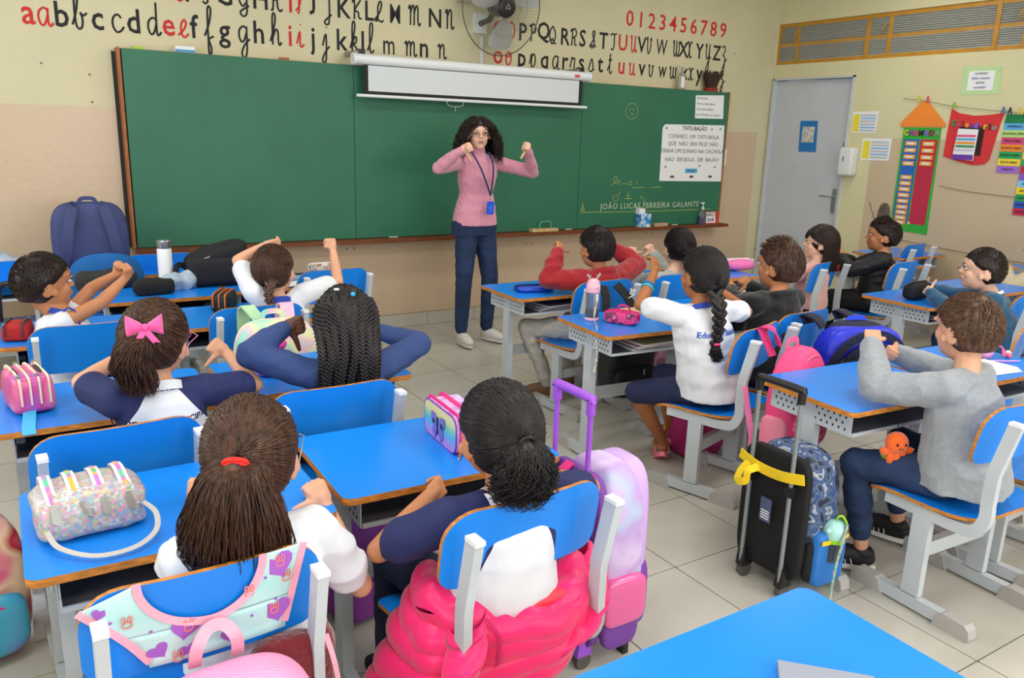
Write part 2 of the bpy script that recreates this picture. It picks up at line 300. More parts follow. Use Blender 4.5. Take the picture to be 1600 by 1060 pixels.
# ---------------------------------------------------------------- alphabet painted on the front wall
GL = {'a': '4.5,4.3 3,5 1,4 .5,2 1.5,.2 3,.6 4.3,3|4.5,5 4.4,1.2 5.2,0 6.5,1', 'b': '0,1 2,5 3,9 2.2,10 1.4,8 1.4,2 2.4,0 4,.6 4.4,3 3.6,4.6|3.6,4.6 5,3.8 6.5,4.6', 'c': '4.5,4 3,5 1,4 .6,1.8 2,0 4,.3 5.5,1.6',
'd': '4.5,4.3 3,5 1,4 .5,2 1.5,.2 3,.6 4.3,3|4.6,9.5 4.4,1.2 5.2,0 6.5,1', 'e': '0,.5 3,2.5 4,4.4 3,5.2 1.6,3.6 1.6,1.2 3,0 5,1.2', 'f': '0,1 2.5,5 3.6,9 2.6,10 1.9,8 1.7,0 1.7,-4 2.6,-4.6 3,-2.5 2,0 4.5,1',
'g': '4.5,4.3 3,5 1,4 .5,2 1.5,.2 3,.6 4.3,3|4.5,5 4.3,-2.5 3,-4.8 1.6,-3.6 3,-1 6,1.2', 'h': '0,1 2.4,6 3,9 2.1,10 1.4,8 1.3,0|1.3,2 3,4.8 4.2,4.3 4.3,1 5,0 6,1', 'i': '0,1 1.8,5 1.8,1 2.6,0 4,1|2,7 2.2,7.3',
'j': '0,1 2,5 2,-2.5 1,-4.6 -.2,-3.5 1.5,-1 4,1|2.2,7 2.4,7.3', 'k': '0,1 2.4,6 3,9 2.1,10 1.4,8 1.3,0|1.3,2 3,5 4,4 3,2.7 1.6,2.5 3.5,1.4 4.2,0 5.6,.8', 'l': '0,.6 2.6,5 3.2,9 2.2,10 1.5,8 1.5,1.5 2.5,0 4,1',
'm': '0,4 .8,5 1.3,4 1.3,0|1.3,3 2.6,5 3.6,4.2 3.6,0|3.6,3 5,5 6,4.2 6,1.2 6.8,0 7.8,.8', 'n': '0,4 .8,5 1.3,4 1.3,0|1.3,3 2.8,5 4,4.2 4,1.2 4.8,0 5.8,.8', 'o': '3,5 1,4 .6,2 2,0 4,1 4.2,3.6 2.6,5|1,3 3,3.2 5.2,4.8',
'p': '0,1 1.4,5 1.4,-4|1.4,3.6 3,5 4.3,3.4 3.8,.8 2.4,0', 'q': '4.5,4.3 3,5 1,4 .5,2 1.5,.2 3,.6 4.3,3|4.5,5 4.3,-4.5 5.6,-1 6,.5', 'r': '0,1 1.4,5 1.8,4.4 3.6,4.6 3.3,1 4.2,0 5.2,.8', 's': '0,.5 2.4,5.2 3.8,2 3,.2 1,.4|3.6,.8 5,1',
't': '0,1 2,4 2.2,8|2.2,8 2,1 3,0 4.2,1|.8,5.4 3.8,5.4', 'u': '0,4 .9,5 .9,1.4 2,0 3.6,1.4 4,5|4,5 4,1.2 4.8,0 5.8,.8', 'v': '0,4 .8,5 1,1.4 2.3,0 3.8,2 3.6,4.8 4.6,4', 'w': '0,4 .8,5 .9,1.2 2,0 3.2,1.6 3.3,5|3.3,1.6 4.4,0 5.8,1.6 5.6,4.6 6.6,4',
'x': '0,4.4 1.2,5 2.2,2.5 1.2,0 0,.6|4.6,4.6 3.4,5 2.4,2.5 3.4,0 4.8,.6', 'y': '0,4 .9,5 .9,1.4 2,.2 3.6,1.4 4,5|4,5 3.9,-2.5 2.6,-4.8 1.4,-3.4 3,-1 5.6,1', 'z': '0,4.4 2,5 3.2,3.6 1.4,1.8 3,1.4 3.4,-1.5 2.4,-4.6 1.4,-3 3,-1 5.5,1',
'E': '4,9 2.5,10 1,8.5 2.5,5.5 .8,4 .8,1.5 2.6,0 4.6,1.4', 'F': '0,9.5 5,9.7|2.6,9.6 2.6,2 1.4,0 0,1|1,5 4,5', 'G': '4.4,8 3,10 .8,7 .8,3 2.4,.6 4.2,2.4|4.4,5 4.4,-2 2.6,-4 1,-2 5.6,1', 'H': '0,8 1.4,9.6 1.6,5 1.2,.5 .2,.6|5,10 3.8,7 3.8,2 5,0 6.4,1|1.6,5 4,5.2',
'I': '0,1 2.2,4 3,9 2.2,10 1.8,6 1.8,1 .8,0', 'J': '0,8.6 2.6,10 2.6,-2 1.2,-4 0,-2.5 4,1', 'K': '0,8 1.3,9.6 1.4,5 1.2,0|5,9.6 1.6,4.6 3.5,3.6 4,.8 5.6,.6', 'L': '0,1 3,5 4,9 3,10 1.8,7 1.8,2 .8,.2 .2,1 2,.8 4,0 5.2,1', 'O': '2.6,10 .6,7 .6,3 2.4,0 4.6,3 4.6,7 2.6,10',
'P': '0,8 1.5,9.6 1.6,4 1.3,0|1.5,8.6 3.2,10 4.8,8 4,5.4 1.8,5', 'Q': '2.6,10 .6,7 .6,3 2.4,0 4.6,3 4.6,7 2.6,10|1.2,1.2 2.6,3 4,.4 5.6,.6', 'R': '0,8 1.5,9.6 1.6,4 1.3,0|1.5,8.6 3.2,10 4.8,8 4,5.4 1.8,5 3.6,4 3.8,1 5.4,.4', 'S': '0,.6 3,5 4,9 3,10 2.2,8 3.8,4 3.6,1 2,0 .6,1 3,1.5 5.4,.8', 'T': '0,8.4 1.2,9.6 3.4,9.2 5,10|3,9.3 3.2,3 2.2,.2 .6,.8'}
def strokes(mb, s, x, z, sx, sz, w, y=-.0015):
    for st in s.split('|'):
        P = catmull([(x + float(a.split(',')[0]) * sx, y, z + float(a.split(',')[1]) * sz) for a in st.split()], 4)
        mb.tube(P, w, 6, flat=(1, .12), up=(0, -1, 0))
def painted(ch, x, z, cursive, cap, m, h=.1):
    if cursive:
        mb = MB()
        if ch in GL and (not cap or ch.isupper()): strokes(mb, GL[ch], x - .035, z, .0125, h / 5 if not cap else h / 10, .0062)
        else: strokes(mb, GL[ch.lower()], x - .035, z, .0125, h / 5, .0062)
        mb.build('painted_letter', m, wf, smooth=False)
    else:
        me = text_mesh(ch, .20 if not cap else .185, T(x, -.001, z) @ T(rx=90) @ M.Diagonal((.66 if ch in 'MWmw' else .84, 1, 1, 1)), m, bold=.0025 if ch not in 'mwMW' else .001, name='painted_letter')
        zs = [v.co.z for v in me.vertices if 1]; z0 = min(zs)
        dz = (z if not (ch in 'gjpqy' and not cap) else z - .048) - z0
        for v in me.vertices: v.co.z += dz
        link(bpy.data.objects.new('painted_letter', me), wf)
rows = [('aabbccddeeffgghhiijjkkllmmnn', [-2.56, -2.48, -2.39, -2.3, -2.2, -2.09, -2.0, -1.89, -1.8, -1.71, -1.65, -1.55, -1.46, -1.34, -1.24, -1.13, -1.03, -.95, -.87, -.77, -.67, -.57, -.51, -.44, -.31, -.15, -.03, .12], 2.04, 0),
 ('ooppqqrrssttuuvvwwxxyyzz', [.61, .71, .83, .94, 1.05, 1.16, 1.25, 1.34, 1.42, 1.53, 1.62, 1.73, 1.85, 1.97, 2.08, 2.19, 2.32, 2.44, 2.58, 2.67, 2.77, 2.89, 2.98, 3.07], 2.035, 0),
 ('AABBCCDDEEFFGGHHIIJJKKLLMMNN', [-2.53, -2.45, -2.36, -2.27, -2.18, -2.08, -1.97, -1.88, -1.80, -1.72, -1.66, -1.55, -1.45, -1.33, -1.22, -1.12, -1.02, -.95, -.86, -.75, -.65, -.55, -.46, -.38, -.26, -.12, .06, .18], 2.255, 1),
 ('OOPPQQRRSSTTUUVVWWXXYYZZ', [.62, .73, .83, .93, 1.03, 1.12, 1.24, 1.33, 1.42, 1.53, 1.64, 1.75, 1.85, 1.97, 2.06, 2.15, 2.29, 2.46, 2.55, 2.63, 2.75, 2.86, 2.97, 3.07], 2.225, 1)]
for s, xs, z, cap in rows:
    for i, (ch, x) in enumerate(zip(s, xs)): painted(ch, x, z, i % 2, cap, INKR if ch.lower() in 'aeiou' else INKK, .135 if cap else .1)
for i, ch in enumerate('0123456789'): link(bpy.data.objects.new('painted_letter', text_mesh(ch, .18, T(1.91 + i * .124, -.001, 2.487) @ T(rx=90), INKR, bold=.0015)), wf)
# ---------------------------------------------------------------- chalkboard
BX0, BX1, BZ0, BZ1, BY = -2.102, 3.058, .731, 1.94, -.12
GRN = mat('green_chalkboard', '2a6a50', .48, var=.08, vscale=3, bump=.03, scale=200, detail=6)
CHW = mat('frame_wood', '9a5a2c', .5, var=.3, vscale=18, stretch=(6, 6, 1)); CHD = mat('tray_wood', '6e3a1c', .5, var=.3, vscale=18, stretch=(1, 6, 6))
board = thing('chalkboard', 'long green three-panel chalkboard with wooden frame and chalk tray on the front wall', 'chalkboard', (0, -.06, BZ0))
for a, b in ((BX0 + .004, -.633), (-.629, 1.362), (1.366, BX1 - .004)): MB().box(((a + b) / 2, BY + .01, (BZ0 + BZ1) / 2), (b - a, .02, BZ1 - BZ0 - .004)).build('board_panel', GRN, board, True, smooth=False)
MB().box(((BX0 + BX1) / 2, -.05, (BZ0 + BZ1) / 2 + .001), (BX1 - BX0 - .01, .098, BZ1 - BZ0)).build('backing_frame', CHW, board, True, smooth=False)
for x in (BX0 - .012, BX1 + .006): MB().box((x, -.062, (BZ0 + BZ1) / 2 + .002), (.016, .115, BZ1 - BZ0 + .004)).build('side_rail', CHW, board, True, smooth=False)
MB().box((BX0 - .03, -.014, (BZ0 + BZ1) / 2 - .01), (.02, .022, BZ1 - BZ0 - .01)).build('wall_batten', mat('dark_batten', '2b2a2a', .8), board, True, smooth=False)
MB().box(((BX0 + BX1) / 2 + .03, -.135, BZ0 - .016), (BX1 - BX0 + .07, .13, .028)).build('chalk_tray', CHD, board, True, smooth=False)
# chalk writing
CH1 = mat('yellow_chalk', 'a9b45c', .9); CH2 = mat('white_chalk', 'b3bfa6', .9)
def chalk(s, x, z, sx, sz, w, m): b = MB(); strokes(b, s, x, z, sx, sz, w, BY - .0008); tag(b.build('chalk_marks', m, board, True, smooth=False), kind='stuff')
chalk('5,0 8.5,1.5 10,5 8.5,8.5 5,10 1.5,8.5 0,5 1.5,1.5 5,0|3.5,7 3.5,5|6,7 6,5|3.4,2.4 5,4 6.6,2.4', 1.83, 1.66, .0135, .0135, .0016, CH1)
chalk('0,1 3,4 2,6 1,4 3,2 4,4 5,1|6,2 9,2|9.6,2 10.6,3.4 11.4,2 10.6,1 9.6,2', 1.72, 1.08, .02, .016, .002, CH1)
chalk('0,0 6,.2|9,0 14,.4|2,2 2,4', 1.96, 1.075, .024, .016, .002, CH1)
chalk('0,3 1,0 3,1 2.4,3 1,3|4,5 2.6,3|6,1.4 10,1.4|8,0 8,5|7,3 9,3', 1.74, .96, .022, .016, .002, CH1)
chalk('0,0 3,0|5,0 7,.4|2,4 2,6 4,4 3,3', 2.0, .90, .03, .016, .0018, CH1)
chalk('0,0 30,-.4 66,-.2', 1.40, .872, .0235, .02, .0022, CH1)
chalk('0,0 1,3 2,0 0,1|1,5 1,-1', 1.40, .885, .02, .016, .002, CH1)
text('JOÃO LUCAS FERREIRA GALANTE', .072, T(2.2, BY - .0008, .915) @ T(rx=90), CH2, board, 'chalk_lettering', True, sp=1.1)
# ---------------------------------------------------------------- furniture: school chairs and desks
def curve_panel(P, y0, t, m, me, bend, lean):
    """outline P (x,z) -> curved plywood panel, thickness t, hollow towards +y"""
    mb = MB(); n = len(P)
    def at(x, z, k): yy = y0 - (z) * lean + bend * (x / .2) ** 2 + k * t; return (x, yy, z)
    # strips across x so the bend is smooth: clip columns
    xs = [-.205 + .41 * i / 16 for i in range(17)]
    top, bot = [], []
    def zr(x):
        zz = []
        for i in range(n):
            (xa, za), (xb, zb) = P[i], P[(i + 1) % n]
            if (xa - x) * (xb - x) <= 0 and xa != xb: zz.append(za + (zb - za) * (x - xa) / (xb - xa))
        return (min(zz), max(zz)) if zz else None
    xm = max(p[0] for p in P) - 1e-4; xs = [xm * math.sin(-PI / 2 + PI * i / 22) for i in range(23)]
    cols = [(x,) + zr(x) for x in xs]; vs = []; NZ = 5
    for k in (0, 1):
        for x, a, b in cols:
            for j in range(NZ): vs.append(at(x, a + (b - a) * j / (NZ - 1), k))
    K = len(cols); o = K * NZ; fs = []; mm = []
    for i in range(K - 1):
        for j in range(NZ - 1):
            q = (i * NZ + j, (i + 1) * NZ + j, (i + 1) * NZ + j + 1, i * NZ + j + 1); fs += [q, tuple(reversed([v + o for v in q]))]; mm += [m, m]
        fs += [(i * NZ, i * NZ + o, (i + 1) * NZ + o, (i + 1) * NZ), (i * NZ + NZ - 1, (i + 1) * NZ + NZ - 1, (i + 1) * NZ + NZ - 1 + o, i * NZ + NZ - 1 + o)]; mm += [me, me]
    for i in (0, K - 1):
        for j in range(NZ - 1): fs.append((i * NZ + j, i * NZ + j + 1, i * NZ + j + 1 + o, i * NZ + j + o)); mm.append(me)
    return mb.add(vs, fs, mm)
CWD = .36     # distance between the two frame tubes
def make_chair():
    t = thing('school_chair', 'blue laminate school chair', 'chair', (0, 0, 0), group='blue school chairs')
    st = MB(); st.prism(rrect(.41, .385, .05, 6, rs=(.09, .05, .05, .09)), .378, .39, 1, 0, zf=lambda x, y: -.018 * max(0, (y - .08) / .11) ** 2 + .006 * max(0, (-y - .1) / .1))
    # seat as a fine grid so that it can dip at the front
    st = MB(); P = rrect(.41, .385, .05, 6, rs=(.09, .045, .045, .09)); ym = .1925 - 1e-4; K = 18
    def xr(y):
        zz = [pa[0] + (pb[0] - pa[0]) * (y - pa[1]) / (pb[1] - pa[1]) for pa, pb in zip(P, P[1:] + P[:1]) if (pa[1] - y) * (pb[1] - y) <= 0 and pa[1] != pb[1]]
        return min(zz), max(zz)
    vs = []; NX = 7
    for k in (0, 1):
        for i in range(K):
            y = ym * math.sin(-PI / 2 + PI * i / (K - 1)); a, b = xr(y)
            for j in range(NX): x = a + (b - a) * j / (NX - 1); vs.append((x, y, .378 + k * .012 - .03 * max(0, (y - .06) / .13) ** 2 + .004 * (x / .2) ** 2 - .005 * math.cos(y * 12)))
    o = K * NX; fs = []; mm = []
    for i in range(K - 1):
        for j in range(NX - 1):
            q = (i * NX + j, i * NX + j + 1, (i + 1) * NX + j + 1, (i + 1) * NX + j); fs += [tuple(v + o for v in q), tuple(reversed(q))]; mm += [0, 1]
        for j in (0, NX - 1): fs.append((i * NX + j, (i + 1) * NX + j, (i + 1) * NX + j + o, i * NX + j + o)); mm.append(1)
    for i in (0, K - 1):
        for j in range(NX - 1): fs.append((i * NX + j, i * NX + j + 1, i * NX + j + 1 + o, i * NX + j + o)); mm.append(1)
    st.add(vs, fs, mm).build('seat', [BLUE, WOOD], t, weld=True, angle=40)
    P = [(x, z) for x, z in rrect(.415, .19, .05, 6, rs=(.04, .075, .075, .04))]
    curve_panel([(x, z + .665) for x, z in P], -.075, .011, 0, 1, .022, .17).build('backrest', [BLUE, WOOD], t, weld=True, angle=40)
    for s in (-1, 1):
        x = s * CWD / 2
        rail = catmull([(x, .12, .352), (x, -.02, .352), (x, -.12, .352), (x, -.185, .362), (x, -.213, .41), (x, -.212, .46)], 5) + [V((x, -.213, .56)), V((x, -.250, .728))]
        MB().tube(rail, 1, 4, flat=(.0105, .019), up=None).build('frame_tube', WHITE, t, angle=50)
        MB().box((x, -.2515, .731), (.024, .041, .01)).build('tube_cap', PAPER, t, smooth=False)
        MB().box((x, -.02, .2), (.026, .062, .29)).build('leg', WHITE, t, smooth=False)
        f = MB().box((x, -.02, .03), (.032, .33, .042)).build('foot', WHITE, t, smooth=False)
        for q in (-1, 1):
            pr = [(-.06, 0), (.0, 0), (.06, 0), (.066, .012), (.06, .04), (.045, .053), (-.03, .055), (-.045, .045)]
            MB().prism([(a * q, b) for a, b in pr], -.021, .021, mtx=T(x, -.02 + q * .155, 0) @ M.Rotation(R(90), 4, 'Z') @ M.Rotation(R(90), 4, 'X')).build('foot_cap', GREYP, f, angle=30)
    MB().box((0, -.02, .215), (CWD - .02, .028, .05)).build('stretcher', WHITE, t, smooth=False)
    MB().box((0, .08, .352), (CWD, .03, .022)).build('seat_crossbar', WHITE, t, smooth=False)
    for x in (-.17, .17):
        for y in (-.1, .11): MB().lathe([(.0045, .3805), (.004, .3868), (.001, .3872)], 8, mtx=T(x * .95, y, 0.0005 if y < 0 else -.001)).build('rivet', PAPER, t)
    return t
def make_desk():
    t = thing('school_desk', 'blue laminate school desk', 'desk', (0, 0, 0), group='blue school desks')
    b = MB(); b.prism(rrect(.62, .445, .028, 5), .642, .66, 1, 0); b.build('desk_top', [BLUE, WOOD], t, angle=30)
    for s in (-1, 1):
        x = s * .255
        p = MB().box((x, 0, .598), (.003, .36, .086)).build('side_panel', WHITE, t, smooth=False)
        h = MB()
        for r_ in range(3):
            for k in range(13):
                y = -.155 + k * .025 + (r_ % 2) * .012
                if abs(y + .0) < .03: continue
                h.prism([(.0042, 0), (0, .0062), (-.0042, 0), (0, -.0062)], -.0024, .0024, mtx=T(x, y, .575 + r_ * .021) @ M.Rotation(R(90), 4, 'Z') @ M.Rotation(R(90), 4, 'X'))
        h.build('punched_holes', HOLE, p, smooth=False)['kind'] = 'stuff'
        MB().box((x * .96, 0, .31), (.032, .062, .53)).build('leg', WHITE, t, smooth=False)
        f = MB().box((x * .96, 0, .03), (.034, .36, .042)).build('foot', WHITE, t, smooth=False)
        for q in (-1, 1):
            pr = [(-.06, 0), (.0, 0), (.06, 0), (.066, .012), (.06, .04), (.045, .053), (-.03, .055), (-.045, .045)]
            MB().prism([(a * q, bb) for a, bb in pr], -.022, .022, mtx=T(x * .96, q * .172, 0) @ M.Rotation(R(90), 4, 'Z') @ M.Rotation(R(90), 4, 'X')).build('foot_cap', GREYP, f, angle=30)
    MB().box((0, 0, .557), (.505, .36, .003)).build('book_tray', DARKST, t, smooth=False)
    MB().box((0, .178, .598), (.505, .004, .086)).build('back_panel', DARKST, t, smooth=False)
    MB().box((0, -.183, .562), (.505, .006, .012)).build('tray_rim', WHITE, t, smooth=False)
    MB().box((0, .06, .30), (.46, .028, .055)).build('stretcher', WHITE, t, smooth=False)
    return t
chair0 = make_chair(); desk0 = make_desk()
GD, GC = 'blue school desks', 'blue school chairs'
DESKS = [(-2.525, -3.872, 0, 'blue school desk under the glittery striped pencil case, nearest on the left'), (-1.87, -3.83, -1.5, 'blue school desk under the rainbow butterfly pencil case'),
 (-2.585, -2.985, 0, 'blue school desk under the open pink pencil case'), (-1.915, -2.965, 0, 'blue school desk with the mermaid pencil case, before the girl with box braids'),
 (-2.555, -1.975, 0, 'blue school desk with the small red pouch, beside the boy in the sleeveless shirt'), (-1.925, -1.945, 0, 'blue school desk carrying the black pencil case with orange stripes'),
 (-2.16, -1.265, 0, 'blue school desk covered with black pouches beside the white bottle'), (-1.52, -1.205, 0, 'blue school desk with papers behind the girl with one raised fist, by the front wall'),
 (-2.22, -.52, 0, 'blue school desk against the front wall carrying the navy backpack'),
 (-.215, -1.985, -1, 'blue school desk with the flat blue pouch, before the boy in the red hoodie'), (-.29, -2.855, -4, 'blue school desk with the reindeer bottle and small pink pencil case'),
 (-.195, -4.015, -4, 'empty blue school desk with a perforated side panel, beside the black wheeled backpack'), (.45, -4.02, -3, 'blue school desk with paper and pink toy behind the boy in grey'),
 (1.72, -3.09, 0, 'blue school desk under the black pencil case the boy in teal holds'), (2.37, -3.02, 0, 'blue school desk at the far side of the boy in teal'),
 (1.04, -1.95, -3, 'blue school desk with the oval pink pencil case, near the door'), (.44, -2.78, -3, 'blue school desk in front of the boy in the black hoodie'), (.44, -1.95, -2, 'blue school desk in front of the girl in the pale grey cardigan'),
 (2.62, -2.12, 0, 'blue school desk beyond the boy in the black jacket'), (3.38, -1.83, 0, 'blue school desk by the right wall behind the empty chair'), (3.40, -2.70, 0, 'blue school desk at the right wall with the person in cream'),
 (-1.835, -5.05, 0, 'bare blue school desk in the bottom foreground, nearest the viewer')]
for x, y, a, lab in DESKS: place(desk0, (x, y, 0), R(a), lab, GD)
# chairs: give the middle of the backrest top (x,y) and the turn
CHAIRS = [(-2.57, -2.40, 0, 'blue school chair of the boy in the sleeveless shirt'), (-1.905, -2.33, 1, 'blue school chair with the pastel tie-dye backpack'), (-1.29, -1.56, 2, 'empty blue school chair by the front wall, right of the girl with the raised fist'),
 (-2.60, -3.62, 3, 'blue school chair of the girl with the pink bow'), (-2.0, -3.545, 0, 'blue school chair of the girl with box braids'),
 (-2.555, -4.43, 1, 'blue school chair with the aqua and pink bib of a backpack hung over it'), (-1.895, -4.46, 2, 'blue school chair with the hot pink puffer jacket'),
 (-.08, -2.42, 4, 'blue school chair with black backpack straps, behind the boy in the red hoodie'), (.47, -2.42, 0, 'blue school chair of the girl in the pale grey cardigan'), (-.13, -3.545, 16.5, 'blue school chair with the bright pink backpack'), (.30, -3.43, 6, 'blue school chair behind the boy in the black hoodie, carrying the navy and blue backpack'),
 (1.74, -2.44, 14, 'blue school chair of the girl in the pink sweater'), (2.30, -2.64, 8, 'blue school chair behind the boy in the black jacket'), (3.30, -2.08, 8, 'empty blue school chair farthest right, near the wall'),
 (-.175, -4.635, -3, 'blue school chair the boy in the grey sweatshirt sits on'), (.33, -4.62, 3, 'blue school chair cut off at the right edge, with the pink quilted bag'), (1.88, -3.66, 0, 'blue school chair under the boy in the teal sweater'), (1.08, -4.02, 20, 'blue school chair cut off by the right edge, behind the desk with the pink toy')]
for x, y, a, lab in CHAIRS:
    a = R(a); place(chair0, (x - .245 * math.sin(a), y + .245 * math.cos(a), 0), a, lab, GC)
# ---------------------------------------------------------------- projector screen
t = thing('projection_screen', 'white wall-mounted projection screen, nearly rolled up, above the chalkboard', 'screen', (.35, -.1, 1.7))
CASE = mat('white_case_plastic', 'dfe3e6', .3); XA, XB = -.655, 1.345
mb = MB(); mb.tube([(XA, -.2, 1.975), (XB, -.2, 1.975)], .036, 16); mb.build('case', CASE, t, True)
for x in (XA, XB): MB().tube([(x - .012, -.2, 1.975), (x + .012, -.2, 1.975)], .041, 16).build('end_cap', CASE, t, True)
MB().box(((XA + XB) / 2, -.214, 1.84), (1.876, .002, .2)).build('black_border', mat('screen_black', '17171b', .7), t, True, smooth=False)
MB().box(((XA + XB) / 2, -.2155, 1.8525), (1.808, .001, .17)).build('screen_fabric', mat('screen_white', 'ced4d8', .7), t, True, smooth=False)
mb = MB(); mb.tube([(XA + .01, -.214, 1.735), (XB - .01, -.214, 1.735)], .011, 10); mb.build('bottom_bar', CASE, t, True)
mb = MB(); mb.tube(catmull([(.05, -.222, 1.735), (.06, -.225, 1.70), (.12, -.225, 1.69), (.18, -.225, 1.70), (.19, -.222, 1.735)], 5), .0028, 6); mb.tube([(.12, -.225, 1.69), (.12, -.225, 1.655)], .0028, 6); mb.build('pull_hook', STEEL, t, True)
for x in (XA + .02, XB - .1):
    b = MB(); b.box((x, -.104, 2.015), (.028, .19, .03)); b.build('bracket', mat('grey_bracket', '8a8680', .5), t, True, smooth=False)
    MB().box((x + .04, -.17, 2.02), (.05, .05, .045)).build('bracket_clamp', BLACKP, t, True, smooth=False)
MB().box((XB - .13, -.236, 1.972), (.05, .002, .022)).build('maker_badge', mat('badge_red', 'c85058', .6), t, True, smooth=False)
# ---------------------------------------------------------------- fan
FCX, FCZ, FR = .475, 2.415, .345; t = thing('wall_fan', 'round wall-mounted fan with wire guard and grey blades above the screen', 'fan', (FCX, -.05, FCZ))
WIRE = mat('guard_wire', '8d8a80', .45, metal=.3); FM = T(FCX, -.27, FCZ, rx=8, rz=4)
for rr, w in ((FR, .0045), (.20, .0015), (.075, .003)):
    for k in (-1, 1):
        if rr == FR and k == 1: continue
        MB().tube([(rr * math.cos(a * PI / 24), k * (.055 if rr < FR else 0) * (1 if rr < .1 else .8), rr * math.sin(a * PI / 24)) for a in range(48)], w, 6, closed=True, mtx=FM).build('guard_ring', mat('guard_rim', '57534a', .5) if rr == FR else WIRE, t, True)
g = MB()
for k in range(84):
    a = 2 * PI * k / 84
    for s in (-1, 1):
        g.tube([(q * math.cos(a), s * h, q * math.sin(a)) for q, h in ((.075, .055), (.14, .058), (.23, .05), (.31, .03), (FR, .002))], .0008, 3, mtx=FM, cap=False)
g.build('guard_wires', WIRE, t, True)['kind'] = 'stuff'
MB().lathe([(.072, -.012), (.078, 0), (.07, .014), (.05, .02)], 28, mtx=FM @ T(0, -.058, 0, rx=90)).build('hub_cap', BLACKP, t, True)
text('△', .05, FM @ T(0, -.0795, 0, rx=90), mat('badge_grey', '9a9a98', .5), t, 'hub_badge', True)
BLD = mat('grey_blade', 'aeb0ad', .3, trans=.25, alpha=1)
for k in range(3):
    a0 = 2 * PI * k / 3 + .75
    def bf(u, v, a0=a0):
        r_ = .05 + .25 * u; w = (.35 + .85 * math.sin(PI * (.18 + .62 * u))) * (v - .5) * .95
        a = a0 + w - .25 * u; return (r_ * math.cos(a), -.02 + .055 * (v - .5), r_ * math.sin(a))
    MB().surf(bf, 10, 8, thick=.003, mtx=FM).build('fan_blade', BLD, t, True)
MB().lathe([(.05, -.05), (.07, -.03), (.07, .07), (.04, .10)], 20, mtx=FM @ T(0, .03, 0, rx=-90)).build('motor', BLACKP, t, True)
MB().tube([(FCX, -.2, FCZ), (FCX - .02, -.12, FCZ - .08), (FCX - .04, -.02, FCZ - .1)], .022, 8).build('fan_arm', BLACKP, t, True)
MB().box((FCX - .04, -.012, FCZ - .1), (.11, .024, .14)).build('wall_plate', CASE, t, True, smooth=False)
MB().box((FCX - .20, -.03, FCZ + .1), (.09, .06, .12)).build('control_box', mat('beige_plastic', 'bdb9a8', .5), t, True, smooth=False)
MB().box((.455, -.008, 2.12), (.022, .014, .2)).build('cable_cover', CASE, t, True, smooth=False)
# ---------------------------------------------------------------- things on and around the board
def tagged(mb, name, mats, label, cat, loc=None, **k):
    o = mb.build(name, mats, None, **k); tag(o, label, cat); return o
def sheet(name, label, cat, P, m=PAPER, th=.0012, wall='f', y=BY - .0006):
    """flat sheet: P = 4 corners (a,z) on the wall"""
    t = thing(name, label, cat, (sum(p[0] for p in P) / len(P), y, min(p[1] for p in P)) if wall == 'f' else (y, sum(p[0] for p in P) / len(P), min(p[1] for p in P)))
    mb = MB(); n = len(P)
    if wall == 'f': vs = [(a, y, z) for a, z in P] + [(a, y - th, z) for a, z in P]
    else: vs = [(y, a, z) for a, z in P] + [(y - th, a, z) for a, z in P]
    mb.add(vs, [tuple(range(n)), tuple(range(2 * n - 1, n - 1, -1))] + [(i, (i + 1) % n, (i + 1) % n + n, i + n) for i in range(n)])
    mb.build('sheet', m, t, True, smooth=False); return t
py_ = BY - .0022
t = sheet('poem_poster', 'white TATU-BALÃO poem poster taped to the right panel of the chalkboard', 'poster', [(2.29, 1.632), (3.03, 1.644), (3.05, 1.125), (2.268, 1.134), (2.262, 1.6)])
G3 = mat('poster_ink_grey', '50535a', .8); tx = lambda s, z, sz, sp=1.0, x=2.655, m=G3, **k: text(s, sz, T(x, py_, z) @ T(rx=90), m, t, 'lettering', True, sp=sp, **k)
tx('TATU-BALÃO', 1.603, .05, bold=.0012); tx('CONHECI  UM  TATU-BOLA', 1.53, .050); tx('QUE  NÃO  ERA FELIZ. NÃO', 1.466, .050); tx('TINHA UM SONHO NA CACHOLA', 1.40, .051); tx('NÃO  SER BOLA.  SER  BALÃO!', 1.325, .050)
mb = MB(); mb.box((2.65, py_, 1.225), (.15, .0008, .04)); mb.build('blue_label', mat('label_blue', '4a9fd0', .6), t, True, smooth=False)
text('Parlendas', .022, T(2.65, py_ - .001, 1.225) @ T(rx=90), G3, t, 'lettering', True)
for x, z in ((2.31, 1.60), (2.98, 1.61), (2.33, 1.26), (2.75, 1.27), (2.95, 1.26), (2.87, 1.605)):
    MB().lathe([(.011, -.0004), (.011, .0004)], 10, mtx=T(x, py_, z, rx=90)).build('balloon_print', mat('balloon_ink', '8d7c86', .8), t, True)
for x in (2.42, 2.66, 2.90): MB().prism([(.028 * math.cos(a * PI / 8), .022 * math.sin(a * PI / 8)) for a in range(9)], -.0004, .0004, mtx=T(x, py_, 1.162, rx=90)).build('armadillo_print', mat('armadillo_ink', '54423c', .8), t, True, smooth=False)
t = sheet('verse_sheet', 'small white sheet with four typed lines at the chalkboard top right corner', 'paper', [(2.632, 1.896), (2.988, 1.912), (3.003, 1.702), (2.645, 1.695)])
for i, s in enumerate(('BOI BOI BOI', 'BOI DA CARA PRETA', 'PEGA ESSA MENINA', 'QUE TEM MEDO DE CARETA')): text(s, .024, T(2.655, py_, 1.872 - i * .048) @ T(rx=90), G3, t, 'lettering', True, align='LEFT')
ZT = BZ0 - .002; ZTOP = BZ1 + .001
